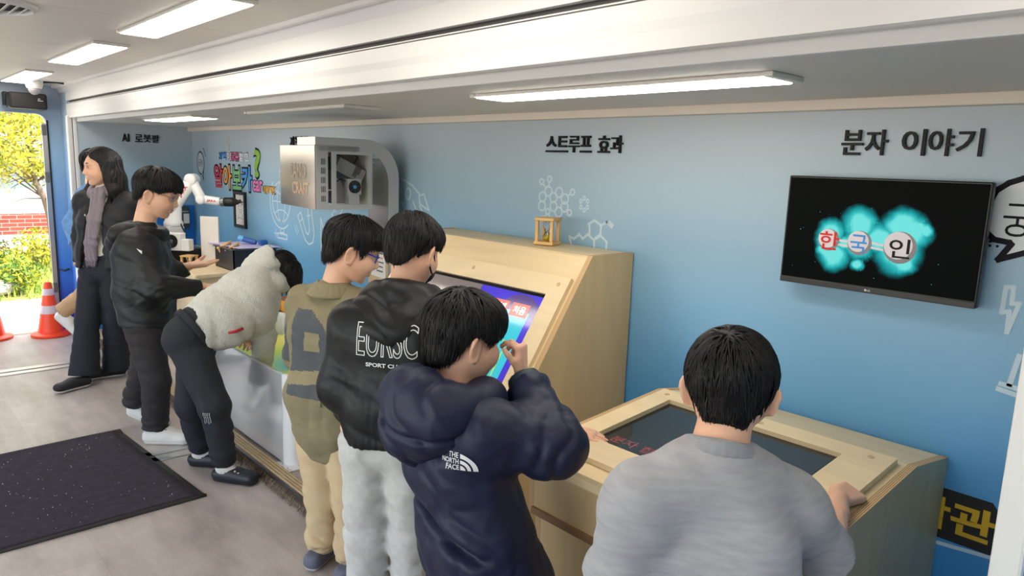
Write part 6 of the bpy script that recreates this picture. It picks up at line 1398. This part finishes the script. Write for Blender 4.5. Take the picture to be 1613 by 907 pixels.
# ================= boy in the cream fleece bending over the sand table
def boy_fleece():
    f = unit(V(.62, .78, 0)); lat = V(-f[1], f[0], 0)
    sp = unit(at(420, 432, 3.78) - at(300, 516, 3.57))                # spine direction
    J = dict(pe=at(303, 522, 3.57), nk=at(418, 436, 3.78)); J['wa'] = J['pe'] + (J['nk'] - J['pe']) * .33; J['ch'] = J['pe'] + (J['nk'] - J['pe']) * .70
    dn = unit(np.cross(sp, lat)); dn = dn if dn[2] < 0 else -dn
    hu = unit(at(470, 440, 3.84) - at(420, 424, 3.78)); H = Head(at(434, 434, 3.84), unit(V(.1, .15, -1)), hu, 1.12)
    J['sR'] = J['nk'] - sp * .05 - lat * .13 + dn * .03; J['sL'] = J['nk'] - sp * .05 + lat * .13 + dn * .03
    J['eR'] = at(413, 530, 3.84); J['wR'] = at(416, 600, 4.08); J['eL'] = at(364, 512, 3.80); J['wL'] = at(361, 528, 3.72)
    J['hR'] = J['pe'] - lat * .07 + V(0, 0, -.04); J['hL'] = J['pe'] + lat * .07 + V(0, 0, -.04)
    pR, pL = on(354, 757, 2, 0), on(316, 733, 2, 0); J['aR'] = V(pR[0], pR[1], .10); J['aL'] = V(pL[0], pL[1], .10)
    J['kR'] = at(338, 640, 3.48); J['kL'] = at(300, 635, 3.62)
    t = person('boy in a cream fleece bending over the edge of the white sand table', J, lat, H, [dict(w=J['wR'], d=V(.1, .4, -.8), n=V(-.7, -.3, 0), th=-1), dict(w=J['wL'], d=at(388, 535, 3.80) - J['wL'], n=V(.1, .25, -1), th=1, curl=(.55, .6, .6, .65), s=1.05)], eyes_=True)
    F = Solid()
    torso(F, [J['pe'] + sp * .03 + dn * .01, J['wa'] + dn * .03, J['ch'] + dn * .035, J['nk'] - sp * .06 + dn * .02], [.165, .175, .175, .13], [.118, .150, .150, .105], lat, .05)
    F.cone(J['wa'] + dn * .07, J['ch'] + dn * .07, .105, .10, lat, .05, .05, .05)
    for q in 'LR': F.cone(J['ch'] + dn * .03, J['s' + q] * .6 + J['e' + q] * .4, .12, .085, k=.05)
    for q in 'LR':
        F.cone(J['nk'] - sp * .06, J['s' + q], .085, .080, k=.05); F.chain([J['s' + q], J['e' + q]], [.080, .064], k=.05); F.cone(J['e' + q], J['w' + q] - unit(J['w' + q] - J['e' + q]) * .02, .064, .05, k=.04, flat=1)
    F.cut(J['pe'] - sp * .005 + V(0, 0, 0), -sp + V(0, 0, -.12), .012)
    F.disp(folds(.012, .10, sp + dn * .5, 3, .25, 1.6, J['wa'] + dn * .12 - lat * .08, .17)); F.disp(lumps(.005, .13, 5)); F.disp(folds(.006, .07, J['eR'] - J['sR'], 7, .12, 1.5, J['eR'], .1)); F.disp(lambda P: .0022 * warp(P, .022, 11))
    net_obj('fleece', [F.net(.006)], m_flc, t)
    G = Solid(); c0 = J['nk'] - dn * .015
    G.ell(c0 + sp * .035 - dn * .045, V(.115, .120, .082), np.stack([sp, lat, dn])); G.chain([c0 - lat * .10 + dn * .04, c0 + sp * .05 - lat * .10 + dn * .07, c0 + sp * .06 + dn * .10], [.05, .045, .04], k=.05); G.chain([c0 + lat * .10 + dn * .04, c0 + sp * .05 + lat * .10 + dn * .07, c0 + sp * .06 + dn * .10], [.05, .045, .04], k=.05)
    G.cut(c0 + sp * .078, sp + dn * .15, .015); G.disp(lumps(.006, .12, 9)); G.disp(lambda P: .0022 * warp(P, .022, 11)); net_obj('hood', [G.net(.006)], m_flc, t)
    hb = Solid(); hb.cone(J['pe'] - sp * .012, J['pe'] + sp * .02, .124, .124, lat, .048, .048, .0, flat=3); net_obj('hem_binding', [hb.net(.007)], m_jog, t)
    pz = drop(F, [at(358, 524, 3.1), at(371, 522, 3.1), at(384, 517, 3.12)], ray(371, 522), .002); MB().tube(list(pz), .008, 8).build('pocket_trim', m_red2, t, True)
    tr = Solid(); tr.cone(J['pe'] + sp * .03, J['pe'] - sp * .03 + V(0, 0, -.02), .108, .112, lat, .05, .055, .03)
    for q in 'LR': tr.cone(J['h' + q], J['k' + q], .098, .072, k=.012); tr.cone(J['k' + q], J['a' + q] + V(0, 0, .02), .070, .058, k=.03); tr.cone(J['a' + q] + V(0, 0, .05), J['a' + q] + V(0, 0, .012), .056, .042, k=.02, flat=1)
    tr.disp(folds(.007, .085, V(.3, .2, 1), 2, .18, 1.8, J['kR'] + V(0, 0, -.12), .2)); tr.disp(folds(.006, .08, V(.3, .2, 1), 6, .18, 1.8, J['aL'] + V(0, 0, .2), .2)); tr.disp(lumps(.003, .12, 8))
    for q in 'LR': tr.disp(folds(.010, .055, V(.2, .15, 1), 21, .13, 1.7, J['a' + q] + V(0, 0, .07), .13))
    net_obj('joggers', [tr.net(.0065)], m_jog, t)
    P_ = [J['kR'] * .7 + J['aR'] * .3 + V(0, 0, .10 - .021 * k) for k in range(1)]
    q_ = MB()
    dl = unit(V(-.72, .68, 0)); exl = unit(V(.55, .6, -.1))
    for k in range(4):
        v, fc = text_mesh('keep going on and', .0065, 0, .02, width=.06 - .006 * (k % 2)); R = np.stack([v[:, 1], -v[:, 0], v[:, 2]], 1)
        decal(tr, R, fc, J['kR'] * .78 + J['aR'] * .22 + unit(V(.68, .72, 0)) * (-.03 + .010 * k) + V(0, 0, .06), unit(V(.68, .72, 0)), V(0, 0, 1), dl, 'leg_lettering', m_wprint, t)
    for q, fd in (('R', V(.80, .60, 0)), ('L', V(.70, .71, 0))):
        a = J['a' + q]; net_obj('sock', [Solid().chain([a + V(0, 0, .05), a + V(0, 0, -.03), a + unit(fd) * .05 + V(0, 0, -.06)], [.037, .037, .034], k=.02).net(.005)], m_sock, t)
        sh_ = shoe('clog', V(a[0], a[1], 0) - unit(fd) * .055, fd, 1.0, m_bsh, t, up_=.042)
        net_obj('clog_opening', [Solid().chain([V(a[0], a[1], .058) + unit(fd) * (.008 + .048 * math.cos(x)) + V(unit(fd)[1], -unit(fd)[0], 0) * .034 * math.sin(x) + V(0, 0, .006 * math.cos(x)) for x in np.linspace(0, 2 * PI, 17)], [.0055] * 17, k=.004).net(.0035)], m_bsh, sh_)
        for k in range(5): p = V(a[0], a[1], 0) + unit(fd) * (.075 + .018 * (k % 3)) + V(unit(fd)[1], -unit(fd)[0], 0) * (.028 - .014 * (k // 3)) + V(0, 0, .070 - .007 * (k % 3)); MB().lathe([(.0052, -.012), (.0052, .003)], p, 2, 8).build('clog_hole', m_sole, sh_)
    z = zl([-.13, -.05, -.015, .02, .05, .075, .12], [-.075, -.05, .008, .006, .014, .034, .038])
    hair_cap(H, z, t); hair_tufts(H, z, 'hair_locks', [m_hair, m_hairb], t, 700, 5, r=.0026, flow=lambda p: V(.4, 0, .6))
boy_fleece()

# ================= boy in the black hooded jacket holding out a hand
def boy_profile():
    f = unit(V(.50, .86, 0)); lat = V(-f[1], f[0], 0)
    H = Head(at(247, 304, 4.02), V(.52, .80, -.34), (0, 0, 1), 1.16)
    J = dict(nk=at(226, 362, 4.02), ch=at(224, 405, 4.0), wa=at(228, 455, 4.0), pe=at(232, 505, 4.0))
    J['sR'] = J['nk'] - lat * .145 + V(0, 0, -.075); J['sL'] = J['nk'] + lat * .145 + V(0, 0, -.075)
    J['eR'] = at(248, 455, 3.86); J['wR'] = at(322, 452, 4.05); J['eL'] = at(262, 437, 4.22); J['wL'] = at(298, 419, 4.26)
    J['hR'] = J['pe'] - lat * .075 + V(0, 0, -.03); J['hL'] = J['pe'] + lat * .075 + V(0, 0, -.03)
    pR = on(246, 697, 2, 0); J['aR'] = V(pR[0], pR[1], .09); J['kR'] = at(246, 600, 3.95); J['kL'] = at(226, 590, 4.12); J['aL'] = at(212, 632, 4.24)
    t = person('boy in glasses and a black hooded jacket, holding out an open hand', J, lat, H, [dict(w=J['wR'], d=f, n=V(0, 0, 1), th=-1), dict(w=J['wL'], d=at(336, 414, 4.32) - J['wL'], n=V(0, -.2, 1), th=1, curl=(.08, .08, .1, .12), s=1.12, spread=.15)], s=1.08, hw=.135)
    F = Solid()
    torso(F, [J['nk'] + V(0, 0, -.06), J['ch'], J['wa'], J['pe'] + V(0, 0, .0)], [.12, .185, .185, .175], [.08, .130, .142, .140], lat, .05)
    F.cone(J['nk'], J['nk'] + V(0, 0, -.07), .068, .10, k=.05)
    for q in 'LR':
        F.cone(J['nk'] + V(0, 0, -.07), J['s' + q], .07, .082, k=.05); F.chain([J['s' + q], J['e' + q]], [.084, .074], k=.05); F.cone(J['e' + q], J['w' + q] - unit(J['w' + q] - J['e' + q]) * .02, .072, .045, k=.05, flat=1)
    F.cut(J['pe'] + V(0, 0, -.012), V(0, 0, -1), .012); F.disp(lumps(.005, .15, 13)); F.disp(folds(.007, .075, V(.2, .2, 1), 9, .2, 1.6)); F.disp(folds(.007, .06, J['eR'] - J['sR'], 6, .12, 1.6, J['eR'], .14))
    net_obj('jacket', [F.net(.007)], m_blk2, t)
    G = Solid(); c0 = J['nk'] + V(0, 0, .0)
    G.chain([c0 + (lat * math.cos(a) + f * math.sin(a)) * .092 + V(0, 0, .0 - .03 * max(0, math.sin(a))) for a in np.linspace(0, 2 * PI, 21)], [.032] * 21, k=.03); hb = c0 - f * .11
    G.chain([hb + lat * .09 + V(0, 0, -.02), hb - f * .02 + V(0, 0, -.075), hb - lat * .09 + V(0, 0, -.02)], [.05, .058, .05], k=.05); G.disp(folds(.006, .06, V(.3, .2, .9), 6, .14)); net_obj('hood', [G.net(.007)], m_blk2, t)
    v = drop(F, [J['ch'] - lat * .4 + V(0, 0, .075) + f * (.03 + .012 * a) + V(0, 0, b) for a, b in ((0, 0), (2.2, -.014), (2.2, -.03), (1.2, -.018))], lat, .002); MB().add(v, [(0, 1, 2, 3)]).build('chest_mark', m_wprint, t)
    tr = trousers(J, lat, (.098, .074, .068), fl=[folds(.008, .07, V(.2, .2, 1), 5, .18, 1.8)]); net_obj('trousers', [tr.net(.0075)], m_chr, t)
    sR = shoe('clog', V(J['aR'][0], J['aR'][1], 0) - f * .06, V(.62, .78, 0), 1.08, [m_wsh, m_wsh], t)
    for k in range(6): p = V(J['aR'][0], J['aR'][1], 0) + unit(V(.62, .78, 0)) * (.07 + .02 * (k % 3)) + V(.78, -.62, 0) * (.034 - .018 * (k // 3)) + V(0, 0, .090 - .011 * (k % 3)); MB().lathe([(.006, -.016), (.006, .002)], p, 2, 8).build('clog_hole', m_dk, sR)
    hl = J['aL'] + V(0, 0, -.075) - f * .05
    shoe('clog', hl, V(.60, .80, 0), 1.08, [m_wsh, m_wsh], t, pitch=.42)
    z = zl([-.13, -.105, -.075, -.05, -.03, .0, .012, .03, .05, .075, .12], [-.070, -.072, -.064, -.045, .0, .016, .014, .008, .022, .034, .036])
    hair_cap(H, z, t, base=(.108, .090, .091), res=.006); hair_tufts(H, z, 'hair_locks', [m_hair, m_hairb], t, 700, 6, r=.0028, over=.012, base=(.110, .092, .094)); glasses(H, t, m_wire, .0016)
boy_profile()

# ================= woman with long dark hair and a scarf
def woman():
    f = unit(V(.62, -.78, 0)); lat = V(-f[1], f[0], 0)                # lat = her left
    H = Head(at(160, 264, 4.95), V(.0, -1, -.08), (0, 0, 1), 1.10)
    J = dict(nk=at(168, 306, 5.0), ch=at(168, 350, 5.0), wa=at(166, 392, 5.0), pe=at(165, 425, 5.0))
    J['sL'] = J['nk'] + lat * .165 + V(0, 0, -.06); J['sR'] = J['nk'] - lat * .165 + V(0, 0, -.06)
    J['eL'] = J['sL'] + lat * .05 - f * .02 + V(0, 0, -.25); J['wL'] = J['eL'] + f * .07 + V(0, 0, -.21); J['eR'] = J['sR'] - lat * .05 - f * .01 + V(0, 0, -.25); J['wR'] = J['eR'] + f * .10 + lat * .05 + V(0, 0, -.16)
    J['hL'] = J['pe'] + lat * .085 + V(0, 0, -.03); J['hR'] = J['pe'] - lat * .085 + V(0, 0, -.03)
    pR, pL = on(134, 606, 2, 0), on(186, 593, 2, 0); J['aR'] = V(pR[0], pR[1], .09); J['aL'] = V(pL[0], pL[1], .09); J['kR'] = J['hR'] * .52 + J['aR'] * .48 + f * .02; J['kL'] = J['hL'] * .52 + J['aL'] * .48 + f * .02
    t = person('woman with long dark hair, a mauve grey scarf and flared dark jeans', J, lat, H, [dict(w=J['wL'], d=V(0, 0, -1) + f * .2, n=-lat, th=1), dict(w=J['wR'], d=f * .3 + lat * .5 + V(0, 0, -.6), n=lat, th=-1)], s=1.12, hw=.14)
    F = Solid(); torso(F, [J['nk'] + V(0, 0, -.03), J['ch'], J['wa'], J['pe'] + V(0, 0, -.02)], [.10, .15, .13, .15], [.075, .105, .09, .10], lat, .05); F.cone(J['nk'] + V(0, 0, .05), J['nk'] + V(0, 0, -.04), .062, .085, k=.04); F.cut(J['pe'] + V(0, 0, .0), V(0, 0, -1), .008); F.disp(folds(.004, .06, V(.2, .1, 1), 3)); net_obj('cream_sweater', [F.net(.007)], m_crm, t)
    G = Solid(); torso(G, [J['nk'] + V(0, 0, -.05), J['ch'], J['wa'], J['pe'] + V(0, 0, .01)], [.13, .19, .185, .195], [.09, .125, .12, .125], lat, .05)
    for q in 'LR': G.cone(J['nk'] + V(0, 0, -.06), J['s' + q], .075, .078, k=.05); G.chain([J['s' + q], J['e' + q]], [.079, .068], k=.04); G.cone(J['e' + q], J['w' + q], .068, .05, k=.04, flat=1)
    c = J['ch'] + f * .2
    def opening(x, y, z):                                             # the open front, a little to her left
        a = (x - c[0]) * lat[0] + (y - c[1]) * lat[1]; b = (x - J['ch'][0]) * f[0] + (y - J['ch'][1]) * f[1]
        return np.maximum(np.abs(a + .0) - (.052 + .12 * np.clip(1.16 - z, 0, .3)), .02 - b)
    lo, hi = G.bounds(); G.custom(opening, lo - .1, hi + .1, .02); G.cut(J['pe'] + V(0, 0, .02), V(0, 0, -1), .012); G.disp(folds(.006, .09, V(.3, .2, 1), 7, .2)); net_obj('jacket', [G.net(.007)], m_wjk, t)
    z0 = [J['ch'] + f * .12 + lat * (-.062) + V(0, 0, .06), J['wa'] + f * .125 - lat * .075, J['pe'] + f * .125 - lat * .085 + V(0, 0, .03)]; MB().tube(list(drop(G, np.array(z0) + f * .2, -f, .003)), .004, 6).build('zip', m_alu, t, True)
    S = Solid(); c0 = J['nk'] + V(0, 0, .035)
    S.chain([c0 + (lat * math.cos(a) + f * math.sin(a)) * .078 + V(0, 0, .012 * math.sin(2 * a) - .03 * max(0, math.sin(a))) for a in np.linspace(0, 2 * PI, 21)], [.036] * 21, k=.02)
    S.chain([c0 + f * .10 + lat * .01 + V(0, 0, -.04), J['ch'] + f * .135 + lat * .01 + V(0, 0, .04), J['wa'] + f * .13 - lat * .005 + V(0, 0, .05), J['wa'] + f * .13 - lat * .01 + V(0, 0, -.06)], [.028, .020, .018, .013], lat, [.015, .022, .028, .03], .02, flat=0)
    S.chain([c0 + f * .11 + lat * .03 + V(0, 0, -.05), J['ch'] + f * .15 + lat * .035 + V(0, 0, .02), J['wa'] + f * .14 + lat * .03 + V(0, 0, .10)], [.024, .018, .012], lat, [.012, .018, .02], .02); S.disp(folds(.007, .035, lat + V(0, 0, .25), 2, .12, 1.4)); sc_ = net_obj('scarf', [S.net(.0055)], m_scf, t)
    q_ = MB()
    for k in range(26): p = J['wa'] + f * (.125 + .01 * (k % 2)) - lat * (-.025 + .075 * k / 26) + V(0, 0, -.065); q_.tube([p, p + V(random.uniform(-.006, .006), 0, -.03 - .02 * random.random())], .0022, 4)
    o = q_.build('scarf_fringe', m_scf, t); o['kind'] = 'stuff'
    tr = Solid(); tr.cone(J['pe'] + V(0, 0, .08), J['pe'], .085, .105, lat, .055, .06, .03)
    for q in 'LR': tr.cone(J['h' + q], J['k' + q], .098, .076, k=.014); tr.cone(J['k' + q], J['a' + q] + V(0, 0, -.02), .072, .098, k=.03, flat=1)
    tr.disp(folds(.005, .09, V(.1, .1, 1), 4, .2)); net_obj('flared_jeans', [tr.net(.007)], m_den, t)
    shoe('shoe', V(J['aR'][0], J['aR'][1], 0) + V(.05, .02, 0), V(.30, -.95, 0), 1.0, [m_wjk, m_sole], t, sole=.024); shoe('shoe', V(J['aL'][0], J['aL'][1], 0) + V(.0, .05, 0), V(-.1, -1, 0), 1.05, [m_wjk, m_sole], t, sole=.024)
    z = zl([-.13, -.02, .02, .045, .06, .085, .12], [-.20, -.20, -.16, -.02, .045, .066, .07])
    def ex_(A):
        for y in (-1, 1): A.chain([H.w(-.02, y * .068, .03), H.w(-.015, y * .080, -.06), H.w(-.02, y * .092, -.14), H.w(-.03, y * .10, -.20)], [.040, .040, .042, .03], k=.03)
        A.chain([H.w(-.06, 0, .03), H.w(-.07, 0, -.08), H.w(-.085, 0, -.18)], [.06, .06, .05], H.l, [.02, .035, .045], .03)
    zz = lambda x, y: np.where(np.abs(y) > .055, np.interp(x, [-.13, -.015, .03, .06, .12], [-.4, -.4, .03, .06, .07]), np.interp(x, [-.13, -.03, .0, .04, .075, .12], [-.4, -.4, .0, .07, .092, .098]))
    hair_cap(H, zz, t, base=(.106, .088, .098), extra=ex_, res=.006, groove=.003)
    q_ = MB()
    for k in range(170):
        y = (1 if k % 2 else -1); a = random.uniform(-.07, .01); p = [H.w(a, y * .07 + random.gauss(0, .008), .06), H.w(a * 1.1 - .01, y * (.086 + random.uniform(0, .012)), -.03), H.w(a * .9 - .012, y * (.098 + random.uniform(-.01, .018)), -.12), H.w(a * .8 + random.uniform(-.02, .02), y * (.105 + random.uniform(-.02, .03)), -.21 - random.uniform(0, .05))]
        q_.tube(p, [.004, .005, .005, .001], 4, mi=int(random.random() < .3))
    for k in range(70):                                               # wavy reddish ends in front of her right shoulder
        a = random.uniform(-.0, .05); p = [H.w(a, -.080, -.02), H.w(a + .02, -.100 + random.uniform(-.01, .01), -.10), H.w(a + .06 + random.uniform(-.02, .02), -.115 + random.uniform(-.02, .02), -.18), H.w(a + .075 + random.uniform(-.03, .03), -.125 + random.uniform(-.025, .02), -.25 - random.uniform(0, .04))]
        q_.tube(p, [.004, .005, .0055, .002], 4, mi=2 if random.random() < .6 else 1)
    q_.build('hair_locks', [m_hair, m_hairb, m_hairr], t, True)
woman()

# ================= person in a denim shirt walking in behind the woman
def walker():
    f = unit(V(.45, .9, 0)); lat = V(-f[1], f[0], 0)
    H = Head(at(152, 260, 5.68), V(.3, .95, -.1), (0, 0, 1), 1.06)
    J = dict(nk=at(146, 298, 5.68), ch=at(142, 330, 5.68), wa=at(143, 365, 5.68), pe=at(147, 396, 5.68))
    J['sR'] = J['nk'] - lat * .17 + V(0, 0, -.06); J['sL'] = J['nk'] + lat * .17 + V(0, 0, -.06)
    J['eL'] = at(117, 352, 5.6); J['wL'] = at(122, 392, 5.5); J['eR'] = J['sR'] + V(.03, .03, -.25); J['wR'] = J['eR'] + f * .15 + V(0, 0, -.15)
    J['hR'] = J['pe'] - lat * .08 + V(0, 0, -.03); J['hL'] = J['pe'] + lat * .08 + V(0, 0, -.03)
    J['aL'] = at(98, 490, 5.68); J['kL'] = at(140, 460, 5.66); p = on(170, 512, 2, .055); J['aR'] = V(p[0] + .24, p[1] - .03, .13); J['kR'] = (J['hR'] + J['aR']) / 2 + f * .03
    t = person('person in a light denim shirt and tan trousers stepping in behind the woman', J, lat, H, [dict(w=J['wL'], d=V(.1, .1, -1), n=-lat, th=1), dict(w=J['wR'], d=f + V(0, 0, -.6), n=lat, th=-1)], s=1.1, hw=.14, head_res=.006)
    F = Solid(); torso(F, [J['nk'] + V(0, 0, -.04), J['ch'], J['wa'], J['pe'] + V(0, 0, -.03)], [.12, .18, .175, .175], [.08, .12, .12, .12], lat, .05)
    for q in 'LR': F.cone(J['nk'] + V(0, 0, -.05), J['s' + q], .07, .08, k=.05); F.chain([J['s' + q], J['e' + q]], [.08, .072], k=.04); F.cone(J['e' + q], J['w' + q] - unit(J['w' + q] - J['e' + q]) * .04, .07, .055, k=.04, flat=1)
    F.cut(J['pe'] + V(0, 0, -.04), V(0, 0, -1), .01); F.disp(folds(.008, .08, V(.2, .2, 1), 8, .2)); net_obj('denim_shirt', [F.net(.009)], m_blue, t)
    tr = trousers(J, lat, (.10, .076, .062), fl=[folds(.005, .09, V(.1, .2, 1), 3)]); net_obj('trousers', [tr.net(.009)], m_tan, t)
    shoe('shoe', V(J['aR'][0], J['aR'][1], .052) - f * .06, f, 1.1, [m_wsh, m_sole], t)
    shoe('shoe', at(85, 499, 5.8), V(.62, .78, 0), 1.1, [m_wsh, m_sole], t, pitch=.75)
    z = zl([-.13, -.05, -.015, .02, .05, .075, .12], [-.085, -.07, -.01, -.01, .014, .04, .045]); hair_cap(H, z, t, res=.007); hair_tufts(H, z, 'hair_locks', [m_hair, m_hairb], t, 250, 8, r=.004)
walker()
